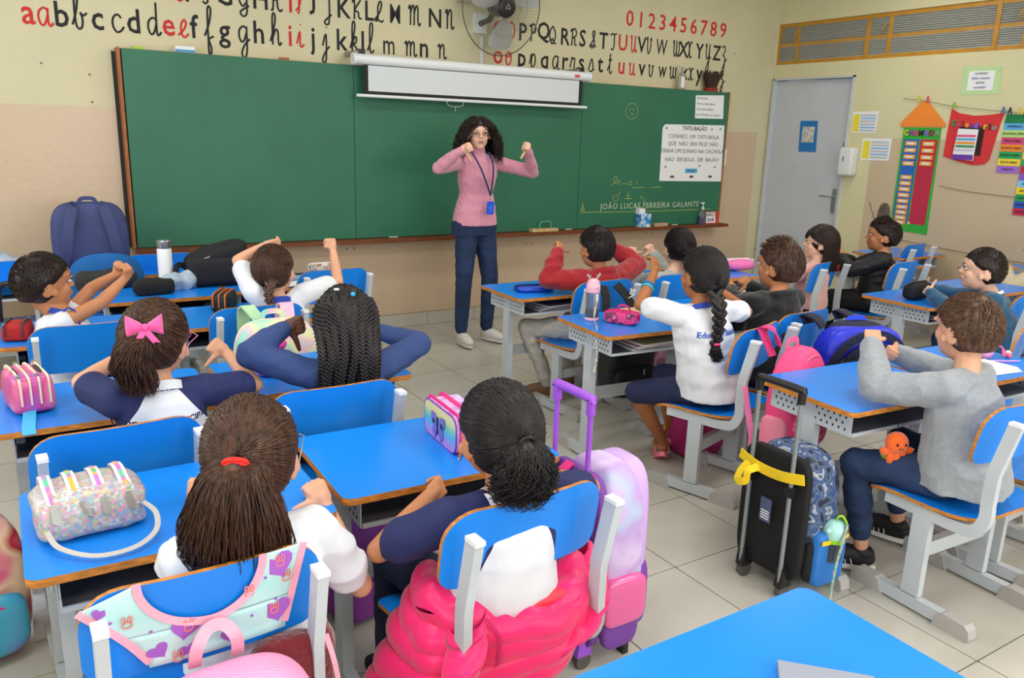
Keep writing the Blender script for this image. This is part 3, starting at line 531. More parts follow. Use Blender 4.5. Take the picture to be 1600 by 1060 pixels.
# sanitizer on the tray
GLASSY = mat('clear_plastic', 'e8eef2', .08, trans=.92, ior=1.3); VIO = mat('violet_gel', '3a2a66', .25)
t = thing('gel_dispenser', 'clear pump bottle of violet gel on the chalk tray', 'bottle', (2.81, -.155, ZT))
MB().lathe([(.034, 0), (.036, .01), (.036, .075)], 18, mtx=T(2.81, -.155, ZT)).build('gel', VIO, t, True)
MB().lathe([(.037, .001), (.038, .01), (.038, .10), (.03, .125), (.013, .14)], 18, mtx=T(2.81, -.155, ZT)).build('bottle_body', GLASSY, t, True)
mb = MB(); mb.lathe([(.014, .138), (.014, .16), (.005, .165), (.005, .195)], 12, mtx=T(2.81, -.155, ZT)); mb.box((2.80, -.155, ZT + .2), (.045, .014, .012)); mb.build('pump', mat('pump_white', 'cfd6d8', .4), t, True)
t = thing('nao_sair_sign', 'red and white NÃO SAIR sign leaning on the right end of the chalk tray', 'sign', (2.94, -.15, ZT))
SM = T(2.94, -.155, ZT, rx=78)
MB().box((0, .058, 0), (.19, .116, .006), mtx=SM).build('red_board', mat('sign_red', 'c8392e', .6), t, True, smooth=False)
MB().box((-.01, .06, .0035), (.125, .10, .001), mtx=SM).build('white_card', PAPER, t, True, smooth=False)
for i, s in enumerate(('NÃO', 'SAIR')): text(s, .046, SM @ T(-.01, .085 - i * .048, .0045), G3, t, 'lettering', True, bold=.001)
t = thing('tissue_pack', 'blue and white paper tissue pack standing on the chalk tray', 'tissue box', (2.08, -.15, ZT))
MB().box((2.085, -.15, ZT + .06), (.12, .07, .12)).build('pack', cmat('tissue_print', ['2f86cf', '2f86cf', 'dfe8ee', '3a93d8'], 16), t, True, smooth=False)
MB().box((2.05, -.145, ZT + .14), (.07, .05, .05)).build('open_flap', PAPER, t, True, smooth=False)
tagged(MB().box((2.29, -.15, ZT + .014), (.16, .045, .028)), 'felt_eraser', mat('felt_tan', 'b39a7a', .9), 'tan felt eraser right of the tissue pack on the chalk tray', 'eraser', smooth=False)
t = thing('board_eraser', 'wooden board eraser with green handle on the chalk tray, right of the teacher', 'eraser', (1.0, -.16, ZT))
MB().box((1.0, -.155, ZT + .012), (.26, .06, .024)).build('base', mat('pale_wood', 'c5a878', .7, var=.15, vscale=20), t, True, smooth=False)
MB().tube(catmull([(.955, -.155, ZT + .024), (.965, -.155, ZT + .07), (1.0, -.155, ZT + .078), (1.06, -.155, ZT + .075), (1.075, -.155, ZT + .024)], 4), .008, 6).build('handle', mat('teal_plastic', '3f9a80', .4), t, True)
for k, (x, a, s) in enumerate(((1.26, 5, 'right of the green-handled eraser'), (2.47, 0, 'left of the violet gel'), (-.35, -4, 'left of the teacher'))):
    mb = MB(); mb.tube([(-.035, 0, .006), (.035, 0, .006)], .005, 8, mtx=T(x, -.15, ZT, rz=a)); tagged(mb, 'chalk_stick', CH2, 'short white chalk stick on the chalk tray, ' + s, 'chalk')
t = thing('chalk_box', 'small white and blue chalk box on top of the chalkboard, left end', 'box', (-1.60, -.07, ZTOP))
MB().box((-1.73, -.075, ZTOP + .018), (.115, .07, .036)).build('carton', PAPER, t, True, smooth=False)
MB().box((-1.73, -.111, ZTOP + .009), (.116, .003, .014)).build('blue_stripe', mat('stripe_blue', '3a8fbf', .6), t, True, smooth=False)
tagged(MB().box((-2.0, -.075, ZTOP + .008), (.06, .03, .016)), 'chalk_case', mat('lime_plastic', 'a3c840', .6), 'lime green scrap on top of the chalkboard at its left end', 'box', smooth=False)
tagged(MB().box((-1.1, -.075, ZTOP + .008), (.06, .03, .016)), 'wood_block', CHW, 'small brown wood block on top of the chalkboard', 'block', smooth=False)
t = thing('spray_bottle', 'clear plastic spray bottle standing on the chalkboard top', 'bottle', (2.49, -.07, ZTOP))
MB().lathe([(.03, 0), (.034, .01), (.034, .11), (.014, .15)], 16, mtx=T(2.49, -.07, ZTOP)).build('bottle_body', mat('cloudy_plastic', 'd6d6cc', .2, trans=.7), t, True)
MB().box((2.475, -.106, ZTOP + .06), (.04, .003, .09)).build('bottle_label', PAPER, t, True, smooth=False)
mb = MB(); mb.lathe([(.014, .148), (.014, .18)], 10, mtx=T(2.49, -.07, ZTOP)); mb.box((2.475, -.07, ZTOP + .19), (.06, .02, .022)); mb.build('sprayer', GLASSY, t, True)
t = thing('broom_head', 'dark brown broom head upright on the right end of the chalkboard top', 'broom', (2.87, -.06, ZTOP))
MB().box((2.87, -.065, ZTOP + .016), (.13, .05, .032)).build('block', mat('broom_red', '8d2a20', .6), t, True, smooth=False)
br = MB()
for k in range(260):
    a, b = random.uniform(-1, 1), random.uniform(-1, 1); br.tube([(2.87 + a * .055, -.065 + b * .018, ZTOP + .03), (2.87 + a * .075, -.065 + b * .024, ZTOP + .09), (2.87 + a * .115 + random.uniform(-.006, .006), -.065 + b * .03, ZTOP + .17 + random.uniform(-.02, .008))], [.0022, .002, .0012], 3)
br.build('bristles', mat('bristle_brown', '3c2018', .7, var=.4, vscale=60), t, True)['kind'] = 'stuff'
# wall sockets, marks, screws
t = thing('light_switch', 'white switch plate on the front wall, right of the poem poster', 'switch', (3.20, 0, 1.27))
MB().prism(rrect(.085, .15, .012), 0, .012, mtx=T(3.165, 0, 1.35, rx=90)).build('plate', PAPER, t, True); MB().box((3.165, -.015, 1.36), (.018, .008, .035)).build('rocker', mat('switch_grey', '8f9290', .5), t, True, smooth=False)
SM_ = mat('wall_smudge', 'a8917a', .8, var=.3, vscale=40); 
for k, (x, z) in enumerate(((.96, .61), (.43, .63), (-.63, .62), (2.3, .62))):
    t = thing('wall_bolt_plate', 'two old screw holes on the front wall, number %s from the left under the chalkboard' % ('three', 'two', 'one', 'four')[k], 'wall fixing', (x, 0, z))
    t['label'] = ('old screw pair on the wall right of the teacher under the tray', 'old screw pair on the wall just left of the teacher', 'old screw pair on the wall near the raised fist', 'old screw pair on the wall under the tissue pack')[k]
    for q in (-.03, .03): MB().lathe([(.007, 0), (.006, .003)], 8, mtx=T(x + q, 0, z + .01 * k, rx=90)).build('screw', DARKST, t, True)
for k, (x, z) in enumerate(((-2.52, 1.83), (-2.27, 1.78), (-2.27, 1.62), (3.2, 2.3))):
    o = MB().lathe([(.007, 0), (.006, .003)], 8, mtx=T(x, 0, z, rx=90)).build('wall_screw', DARKST); tag(o, ('dark wall screw below the first painted letter', 'upper dark screw left of the chalkboard', 'lower dark screw left of the chalkboard', 'dark wall screw right of the painted capitals')[k], 'screw')
# ---------------------------------------------------------------- right wall hangings (y, z) on x = XR
RX = XR - .001; rt = lambda s, y, z, sz, m, par, x=RX - .004, **k: text(s, sz, T(x, y, z) @ T(rz=-90) @ T(rx=90), m, par, 'lettering', True, **k)
def rbox(par, name, y, z, w, h, m, x=RX - .002, d=.0015): return MB().box((x, y, z), (d, w, h)).build(name, m, par, True, smooth=False)
EVA = lambda n, c: mat('foam_' + n, c, .85, var=.05, bump=.05, scale=120)
t = thing('door_notice', 'blue card with a small drawing taped on the white door', 'notice', (XR, -.47, 1.42)); DX = XR + .025
sk_ = MB(); sk_.add([(DX, -.368, 1.712), (DX, -.568, 1.712), (DX, -.586, 1.424), (DX, -.384, 1.424)], [(0, 1, 2, 3)]); sk_.build('blue_card', EVA('blue', '2472b8'), t, True, smooth=False)
rbox(t, 'drawing', -.475, 1.585, .14, .145, cmat('pencil_drawing', ['d5d3cc', 'c9c8c4', 'a3a09c', 'd5d3cc'], 40), x=DX - .002, d=.001)
t = thing('towel_dispenser', 'white paper towel dispenser on the right wall beside the door', 'dispenser', (XR, -.99, 1.24))
MB().sbox if 0 else None
MB().ell((XR - .05, -1.0, 1.355), (.05, .07, .125), e=.25, seg=24, ring=12).build('housing', mat('dispenser_white', 'd7d9da', .35), t, True)
MB().box((XR - .102, -.985, 1.38), (.004, .01, .04)).build('lock_slot', DARKST, t, True, smooth=False)
for k, (ya, yb, za, zb, lab) in enumerate(((-.957, -1.21, 1.79, 1.607, 'upper printed timetable sheet on the right wall by the door'), (-1.087, -1.372, 1.562, 1.375, 'lower printed timetable sheet on the right wall by the dispenser'))):
    t = sheet('timetable_sheet', lab, 'timetable', [(ya, za), (yb, za + .006), (yb + .004, zb + .003), (ya - .006, zb)], wall='r', y=RX)
    w = abs(yb - ya); rbox(t, 'yellow_column', ya - w * .17, (za + zb) / 2 - .004, w * .24, (za - zb) * .82, mat('cell_yellow', 'e3d23c', .8), d=.0006)
    for r_ in range(6): rbox(t, 'table_row', ya - w * .63, za - .03 - r_ * .026, w * .6, .016, mat('cell_blue', '8fb9e0', .8) if r_ == k + 1 or r_ == 4 else mat('cell_grey', 'b9bcc4', .8), d=.0006)
t = sheet('password_notice', 'green-bordered notice sheet high on the right wall', 'notice', [(-1.90, 2.125), (-2.205, 2.115), (-2.215, 1.915), (-1.915, 1.912)], m=EVA('mint', 'b5d39a'), wall='r', y=RX)
rbox(t, 'white_page', -2.055, 2.018, .20, .145, PAPER, d=.001)
for i, s in enumerate(('INTERNET', 'REDE: visitantes', 'SENHA:', 'escola2023')): rt(s, -2.055, 2.07 - i * .034, .022, G3 if i % 2 == 0 else mat('ink_blue', '3a5a9a', .8), t)
# CHAMADA attendance chart
t = thing('attendance_chart', 'green CHAMADA attendance chart with orange foam roof on the right wall', 'wall chart', (XR, -1.64, .8))
def poly_r(par, name, P, m, x=RX - .001, th=.003):
    n = len(P); MB().add([(x, a, z) for a, z in P] + [(x - th, a, z) for a, z in P], [tuple(range(n)), tuple(range(2 * n - 1, n - 1, -1))] + [(i, (i + 1) % n, (i + 1) % n + n, i + n) for i in range(n)]).build(name, m, par, True, smooth=False)
poly_r(t, 'green_panel', [(-1.47, 1.66), (-1.80, 1.66), (-1.815, .79), (-1.47, .80)], EVA('green', '35a63a'))
zig = [(-1.437 - i * .397 / 22, 1.675 - (i % 2) * .018) for i in range(23)]
poly_r(t, 'orange_roof', [(-1.60, 1.87), (-1.437, 1.70)] + zig + [(-1.834, 1.69), (-1.66, 1.865)], EVA('orange', 'ea8732'), x=RX - .005)
LC = [EVA('l%d' % i, c) for i, c in enumerate(('b8cc2c', '8a3a9a', 'c04a6a', '303a30', '7a6ad0', '7a3a3a', '90908c', 'e0508a', 'e8902a', '2f8f4a'))]
for i, ch in enumerate('CHAMADA'): rt(ch, -1.50 - i * .045, 1.615, .062, LC[i], t, x=RX - .008, bold=.003, ext=.002)
rbox(t, 'blue_column', -1.557, 1.215, .135, .70, EVA('royal', '2a62c0'), x=RX - .0045); rbox(t, 'red_column', -1.712, 1.215, .15, .70, EVA('crimson', 'b82a48'), x=RX - .0045)
CARD = EVA('card_orange', 'e8a02c')
for y, zs in ((-1.557, [1.53, 1.475, 1.42, 1.365, 1.25, 1.20, 1.15, 1.10, 1.05, 1.0, .955, .91, .87]), (-1.712, [1.53, 1.475, 1.42, 1.37])):
    for z in zs:
        c = rbox(t, 'name_card', y, z, .105, .036, CARD, x=RX - .007); rbox(c, 'name_strip', y, z, .068, .016, PAPER, x=RX - .009, d=.001)
for k, (y, z) in enumerate(((-1.55, .87), (-1.56, .835), (-1.64, .87))): MB().lathe([(.014, 0), (.012, .003)], 10, mtx=T(RX - .004, y, z, ry=-90)).build('foam_figure', EVA('skin', 'd8b898'), t, True)
# calendar
t = thing('calendar_banner', 'red foam Calendário banner with a flip calendar pinned on it', 'calendar', (XR, -2.05, 1.42)); REDF = EVA('red', 'cf3438')
P = [(-1.86, 1.81), (-1.93, 1.775), (-2.05, 1.755), (-2.16, 1.76), (-2.28, 1.775), (-2.26, 1.68), (-2.235, 1.5), (-2.225, 1.42), (-2.19, 1.385), (-2.1, 1.375), (-1.98, 1.40), (-1.85, 1.435), (-1.853, 1.62)]
poly_r(t, 'red_banner', P, REDF)
for i, ch in enumerate('Calendário'): rt(ch, -1.90 - i * .036, 1.695 - .003 * i, .062, LC[(i * 3 + 9) % 10], t, x=RX - .008, bold=.003, ext=.002)
rbox(t, 'black_backing', -2.05, 1.56, .2, .22, mat('black_card', '2a181a', .8), x=RX - .006)
poly_r(t, 'calendar_pad', [(-1.95, 1.655), (-2.11, 1.65), (-2.105, 1.41), (-1.935, 1.42)], PAPER, x=RX - .012, th=.008)
for i in range(4): rbox(t, 'date_row', -2.025, 1.60 - i * .027, .15, .017, LC[(7, 6, 8, 9)[i]] if i != 1 else mat('date_blue', '58a8dc', .8), x=RX - .0215, d=.001)
rbox(t, 'purple_flap', -2.02, 1.435, .165, .04, EVA('purple', '6a3aa0'), x=RX - .0215, d=.001); rbox(t, 'month_strip', -2.02, 1.49, .15, .016, mat('strip_grey', 'c8c0d8', .8), x=RX - .0215, d=.001)
# days and months
DAYC = ['5aa8dc', 'b5d880', 'cc4a78', 'ec8a34', '2aa05a', 'e8d040', '9a6ac8']
t = thing('weekday_chart', 'rainbow weekday chart hanging right of the red calendar banner', 'wall chart', (XR, -2.37, 1.34))
poly_r(t, 'green_heading', [(-2.30, 1.765), (-2.47, 1.765), (-2.47, 1.70), (-2.29, 1.70)], EVA('dgreen', '1f7a48'), x=RX - .003)
for i, s in enumerate(('DOMINGO', 'SEGUNDA-FEIRA', 'TERÇA-FEIRA', 'QUARTA-FEIRA', 'QUINTA-FEIRA', 'SEXTA-FEIRA', 'SÁBADO')):
    z = 1.675 - i * .053; rbox(t, 'day_strip', -2.375, z, .165, .052, EVA('d%d' % i, DAYC[i]), x=RX - .003 - .0004 * i); rt(s, -2.375, z, .022, INK, t, x=RX - .0075)
t = thing('month_chart', 'rainbow month chart at the right edge of the photo', 'wall chart', (XR, -2.53, 1.05))
for i, s in enumerate(('JANEIRO', 'FEVEREIRO', 'MARÇO', 'ABRIL', 'MAIO', 'JUNHO', 'JULHO', 'AGOSTO', 'SETEMBRO', 'OUTUBRO', 'NOVEMBRO', 'DEZEMBRO')):
    z = 1.62 - i * .052; rbox(t, 'month_strip', -2.55, z, .165, .051, EVA('m%d' % i, ['2a62c0', 'd03858', 'ec8a34', 'e8d040', '2aa05a', 'b82a48', '8a5ac0', '7ac0e8', 'f0d030', '2a9a58', '2a58c0', 'c02a50'][i]), x=RX - .003 - .0003 * i); rt(s, -2.55, z, .024, INK, t, x=RX - .0085)
# strings and pegs
STR = mat('string_grey', '5c5650', .9)
def string(P, label): tag(MB().tube(catmull(P, 6), .0016, 4).build('string', STR), label, 'string')
string([(RX - .012, -1.43, 1.895), (RX - .014, -1.62, 1.875), (RX - .014, -1.87, 1.83), (RX - .014, -2.28, 1.785), (RX - .014, -2.7, 1.76), (RX - .01, -3.4, 1.80)], 'thin grey string the foam charts hang from on the right wall')
string([(RX - .008, -1.86, 1.20), (RX - .006, -2.1, 1.17), (RX - .006, -2.6, 1.15)], 'thin grey wire on the right wall below the red calendar banner')
string([(RX - .004, -1.24, 1.02), (RX - .004, -1.42, .76), (RX - .006, -1.9, .70), (RX - .006, -2.9, .66)], 'thin grey wire low on the right wall above the chairs')
for y, z, c, lab in ((-1.575, 1.89, 'd8cc30', 'yellow peg at the left of the orange foam roof'), (-1.655, 1.885, 'd85048', 'red peg at the tip of the orange foam roof'), (-1.885, 1.835, '8ac83a', 'green peg at the corner of the red calendar banner'), (-2.275, 1.795, '2a72b8', 'blue peg between the calendar banner and weekday chart'), (-2.325, 1.79, '202020', 'black peg above the weekday chart'), (-2.40, 1.785, 'e0c830', 'yellow peg above the weekday chart')):
    t = thing('clothes_peg', lab, 'clothes peg', (RX - .016, y, z - .02), 0)
    for q in (-1, 1): MB().box((0, 0, 0), (.008, .006, .05), mtx=T(RX - .02, y + q * .006, z, rx=q * 12)).build('peg_arm', EVA('peg' + c, c), t, True, smooth=False)
tag(MB().ell((RX - .01, -1.40, .86), (.012, .06, .16), e=.8).build('burlap_bag', mat('dark_mesh', '5a5248', .9, var=.5, vscale=60)), 'dark mesh bag hanging low on the right wall by the door', 'bag')
# ---------------------------------------------------------------- bags, cases, bottles
def fab(n, c, **k): k.setdefault('bump', .25); k.setdefault('scale', 60); k.setdefault('var', .12); return mat('fabric_' + n, c, k.pop('rough', .7), **k)
def pmtx(loc, rz=0, rx=0, ry=0): return T(*loc) @ M.Rotation(R(rz), 4, 'Z') @ M.Rotation(R(ry), 4, 'Y') @ M.Rotation(R(rx), 4, 'X')
def strip(par, name, P, w, m, mtx, up=(0, 0, 1), th=.003, n=6, closed=False): return MB().tube(catmull(P, n, closed), 1, 4, flat=(w / 2 / 1.0, th / 2), up=up, mtx=mtx, closed=closed).build(name, m, par, True, angle=60)
def backpack(name, label, loc, rz, w, h, d, body, pocket, trim, rx=0, straps=True, back=None, handle=True, pocket_h=.45, arcs=1, side=None, cat='backpack', puff=.4, taper=.12, strapm=None):
    """local: x across, +y towards the wearer, -y the front pocket, z up from the bottom"""
    t = thing(name, label, cat, loc); A = pmtx(loc, rz, rx)
    def shp(p):
        k = 1 - taper * max(0, p.z) ** 2; q = .92 + .08 * math.cos(p.x * 2); return (p.x * k, p.y * q * (1 - .25 * max(0, p.z) ** 3) * (.75 if p.y > 0 else 1), p.z + .0 * p.x)
    MB().ell((0, 0, h / 2), (w / 2, d / 2, h / 2), e=puff, e2=.45, seg=40, ring=24, fn=shp, mtx=A).build('body', body, t, True, angle=180)
    ph = h * pocket_h
    MB().ell((0, -d * .42, ph / 2 + h * .03), (w * .42, d * .22, ph / 2), e=puff, e2=.5, seg=32, ring=18, mtx=A).build('front_pocket', pocket, t, True, angle=180)
    def arc(zc, ww, hh, y0, bulge, n=18): return [(ww * math.sin(a), y0 - bulge * math.cos(a) ** 2, zc + hh * math.cos(a)) for a in [-PI * .62 + PI * 1.24 * i / n for i in range(n + 1)]]
    for k in range(arcs):
        f = 1 - .2 * k
        MB().tube(arc(h * .52 - k * .07 * h, w * .43 * f, h * .42 * f, -d * .27 - .012 * k, d * .09), .0045, 6, mtx=A).build('zip', trim, t, True)
    MB().tube(arc(ph * .55, w * .36, ph * .42, -d * .56, d * .075), .004, 6, mtx=A).build('pocket_zip', trim, t, True)
    MB().prism([(-.005, 0), (.005, 0), (.007, -.03), (-.007, -.03)], -.001, .001, mtx=A @ T(w * .1, -d * .66, ph * .97, rx=90)).build('zip_puller', STEEL, t, True)
    if side: 
        for s in (-1, 1): MB().ell((s * w * .47, 0, h * .2), (w * .07, d * .33, h * .18), e=.5, seg=20, ring=12, mtx=A).build('side_pocket', side, t, True, angle=180)
    if handle: strip(t, 'handle', [(-.045, d * .2, h * .97), (-.03, d * .2, h * 1.05), (.03, d * .2, h * 1.05), (.045, d * .2, h * .97)], .022, strapm or trim, A, up=(0, 1, 0))
    if straps:
        for s in (-1, 1): strip(t, 'strap', [(s * w * .17, d * .28, h * .95), (s * w * .2, d * .5, h * .93), (s * w * .27, d * .62, h * .65), (s * w * .33, d * .6, h * .3), (s * w * .4, d * .35, h * .06)], .055, strapm or back or body, A, up=(0, 1, .2), th=.01)
    return t, A
def pcase(name, label, loc, rz, L, W_, H, m, zipm, nz=2, trim=None, e=.35, cat='pencil case', rx=0):
    t = thing(name, label, cat, loc); A = pmtx((loc[0], loc[1], loc[2]), rz, rx)
    MB().ell((0, 0, H / 2), (L / 2, W_ / 2, H / 2), e=e, e2=e, seg=40, ring=20, fn=lambda p: (p.x, p.y * (1 - .12 * max(0, p.z)), p.z), mtx=A).build('body', m, t, True, angle=180)
    for k in range(nz):
        y = (k - (nz - 1) / 2) * W_ * .62 / max(1, nz - 1) if nz > 1 else 0
        P = [(L * .49 * math.sin(a), y, H / 2 + H * .49 * math.copysign(abs(math.cos(a)) ** .5, math.cos(a)) if abs(a) < PI / 2 else H * .3) for a in [-PI * .5 + PI * i / 16 for i in range(17)]]
        P = [(-L * .5, y, H * .3), (-L * .495, y, H * .75), (-L * .43, y, H * .97), (0, y * .97, H * 1.005), (L * .43, y, H * .97), (L * .495, y, H * .75), (L * .5, y, H * .3)]
        MB().tube(catmull(P, 5), 1, 4, flat=(.006, .0025), up=(0, 0, 1) if 0 else None, mtx=A).build('zip', zipm, t, True, angle=70)
        MB().box((L * .40 * (-1) ** k, y, H * 1.03), (.024, .008, .004), mtx=A).build('zip_puller', STEEL, t, True, smooth=False)
    return t, A
D = .6605
PINK = fab('hot_pink', 'e8458c'); PINK2 = fab('bubble_pink', 'ee7fb4'); NAVY = fab('navy', '2c3560'); ZW = mat('zip_white', 'e2e2e6', .5); ZO = mat('zip_orange', 'e07028', .5); ZK = mat('zip_black', '17171a', .5); ZP = mat('zip_pink', 'ea2f86', .5)
# navy backpack on the back desk: shows its straps to us
t, A = backpack('backpack', 'large navy backpack with black straps side out, standing by the chalkboard left end', (-2.39, -.50, D), 176, .40, .40, .20, fab('slate_navy', '3d4676'), fab('slate_navy', '3d4676'), ZK, strapm=fab('navy_web', '38406e'))
MB().ell((-.13, -.02, .30), (.05, .07, .08), mtx=A).build('mesh_pocket', cmat('bright_patch', ['16161c', '16161c', 'e83a90', '3a7fb0', '1a1a1e'], 14), t, True)
# office chair by the wall
t = thing('office_chair', 'round-backed teal-blue office chair between the desks and front wall', 'chair', (-2.36, -.80, 0)); OF = mat('office_fabric', '1b62a8', .9, bump=.4, scale=200, var=.1)
mb = MB()
mb.surf(lambda u, v: (-2.355 + .195 * math.copysign(abs(math.cos(2 * PI * u)) ** .75, math.cos(2 * PI * u)) * v, -.86 + .03 * (math.cos(2 * PI * u) * v) ** 2 + .02 * v ** 6, .63 + .18 * math.copysign(abs(math.sin(2 * PI * u)) ** .8, math.sin(2 * PI * u)) * v), 40, 8, thick=-.035)
mb.build('backrest', OF, t, True, angle=60)
MB().ell((-2.35, -.72, .45), (.21, .19, .035), e=.6, seg=28).build('seat', OF, t, True, angle=180)
MB().tube([(-2.36, -.84, .55), (-2.36, -.82, .44), (-2.36, -.72, .41)], .02, 8).build('back_bar', BLACKP, t, True); MB().tube([(-2.35, -.72, .42), (-2.35, -.72, .07)], .025, 10).build('column', BLACKP, t, True)
for k in range(5): a = 2 * PI * k / 5; MB().tube([(-2.35, -.72, .09), (-2.35 + .2 * math.cos(a), -.72 + .2 * math.sin(a), .05)], .018, 6).build('foot_arm', BLACKP, t, True); MB().ell((-2.35 + .2 * math.cos(a), -.72 + .2 * math.sin(a), .025), .025, seg=10, ring=8).build('caster', BLACKP, t, True)
for x, y, lab in ((-2.03, -.62, 'blue school chair mostly hidden behind the white bottle by the wall'), (-2.88, -.62, 'blue school chair at the left edge under the front wall')): place(chair0, (x, y + .2, 0), 0, lab, GC)
# thermos
t = thing('thermos_bottle', 'tall white thermos bottle with a steel lid on the desk', 'bottle', (-2.09, -1.13, D)); A = T(-2.10, -1.15, D)
MB().lathe([(.034, 0), (.037, .004), (.037, .2), (.035, .207)], 24, mtx=A).build('body', mat('white_enamel', 'e9ebee', .25), t, True); MB().lathe([(.034, .205), (.036, .21), (.036, .246), (.033, .25)], 24, mtx=A).build('lid', STEEL, t, True)
PB = mat('plastic_film', 'cfe4f2', .25, trans=.45, bump=.6, scale=25)
tag(MB().ell((-2.045, -1.235, D + .04), (.10, .05, .05), mtx=None, seg=28, ring=16, fn=lambda p: (p.x, p.y, p.z * (.6 + .5 * abs(math.sin(p.x * 3))) + .25 * math.sin(p.x * 5 + p.y * 4))).build('plastic_bag', PB, angle=180), 'crumpled clear plastic bag beside the white thermos bottle', 'plastic bag')
BK = mat('black_pouch', '141417', .8, bump=.4, scale=50, var=.2)
tag(MB().ell((-2.38, -1.08, D + .045), (.15, .055, .05), e=.5, seg=30, mtx=None, fn=lambda p: (p.x, p.y + .3 * p.x, p.z * (1 + .15 * math.sin(p.x * 6)))).build('umbrella_pouch', mat('charcoal_pouch', '2b2b2c', .8, bump=.4, scale=50), angle=180), 'long charcoal pouch lying on the desk behind the raised hands', 'pouch')
tag(MB().ell((-2.19, -1.33, D + .038), (.10, .05, .04), e=.5, seg=26, fn=lambda p: (p.x, p.y + .1 * p.x, p.z * (1 + .12 * math.sin(p.x * 8)))).build('pouch', BK, angle=180), 'black fabric pouch on the desk beside the clear plastic bag', 'pouch')
# black backpack lying
t = thing('backpack', 'black backpack lying on the desk behind the girl with the raised fist', 'backpack', (-1.83, -1.17, D)); A = pmtx((-1.84, -1.16, D), -3)
MB().ell((0, 0, .085), (.165, .12, .085), e=.4, e2=.5, seg=36, ring=20, mtx=A, fn=lambda p: (p.x, p.y, p.z * (1 + .08 * math.sin(p.x * 7)))).build('body', mat('ink_nylon', '15161d', .75, bump=.35, scale=40), t, True, angle=180)
MB().ell((.02, .01, .165), (.14, .11, .055), e=.5, e2=.6, seg=32, ring=16, fn=lambda p: (p.x, p.y, p.z + .6 * p.x), mtx=A @ T(ry=0)).build('top_flap', mat('ink_nylon', '15161d'), t, True, angle=180)
strip(t, 'grey_zip', [(-.13, -.09, .14), (-.05, -.09, .165), (.03, -.08, .20), (.10, -.05, .225), (.15, 0, .21)], .015, mat('zip_grey', '9aa0a6', .5), A, th=.006)
strip(t, 'strap', [(-.15, -.02, .10), (-.20, -.04, .12), (-.215, -.05, .07), (-.19, -.05, .02)], .03, BLACK, A, up=(0, 1, 0))
# things on the front-row desk at right of it
tag(MB().ell((-1.38, -1.20, D + .012), (.09, .06, .013), e=.35, seg=28, fn=lambda p: (p.x, p.y, p.z * (1 + .3 * math.sin(p.x * 5)))).build('cloth_pouch', fab('sky', '6fa8cc'), angle=180), 'light blue flat cloth pouch on the desk near the front wall', 'pouch')
tag(MB().tube([(-1.42, -1.19, D + .03), (-1.32, -1.21, D + .03)], .006, 8).build('marker_pen', BLACKP), 'short black pen lying on the light blue pouch', 'pen')
t = thing('paper_stack', 'loose white papers on the desk by the light blue pouch', 'papers', (-1.47, -1.34, D))
for k in range(4): MB().box((0, 0, .002 * k), (.2, .13, .001), mtx=T(-1.47 + .008 * k, -1.345, D + .001, rz=5 * k)).build('sheet', PAPER, t, True, smooth=False)
pcase('pencil_case', 'small white floral pencil case near the front wall', (-1.2, -1.02, D), 0, .16, .06, .055, cmat('floral', ['d5d3c6', 'c6c4b4', 'a05a50', 'cfd2c6', '6f8a5a'], 30), ZW, 1)
pcase('pencil_case', 'black pencil case with orange zips and green camouflage front', (-1.955, -1.83, D), 62, .17, .09, .085, cmat('camo', ['17191a', '17191a', '1f3a2a', '141414'], 22), ZO, 3)
t, A = pcase('pouch', 'small red zip pouch on the desk beside the sleeveless boy', (-2.80, -2.06, D), 75, .12, .10, .07, fab('red', 'b51f24'), mat('zip_dark', '3c3c40', .5), 2, cat='pouch')
t, A = pcase('pencil_case', 'purple and blue mermaid pencil case beside the long-sleeved arm', (-2.03, -2.93, D), 55, .19, .085, .06, cmat('mermaid', ['6a40b0', '2a50b8', 'e060b8', '3a7fd0', 'd8b050'], 18), ZP, 1)
MB().ell((.05, .0, .085), (.035, .028, .02), mtx=A).build('pink_pompom', fab('magenta', 'e03fa0'), t, True)
t, A = pcase('pencil_case', 'open pink pencil case with a sky-blue ribbon on the left desk', (-2.79, -2.98, D), 100, .20, .12, .115, cmat('pink_foil', ['e0609a', 'e882a8', 'd04a90', 'b060c0'], 10, rough=.3), mat('zip_cream', 'e6d9c0', .5), 4)
for s in (-.03, .032): MB().ell((0, s, .095), (.075, .010, .028), mtx=A).build('open_mouth', mat('case_inside', '3a3434', .9), t, True)
strip(t, 'ribbon', [(-2.79, -3.02, .70), (-2.795, -3.10, .668), (-2.80, -3.19, .664), (-2.80, -3.23, .655)], .034, mat('ribbon_sky', '45b4e8', .6), M.Identity(4), th=.002)
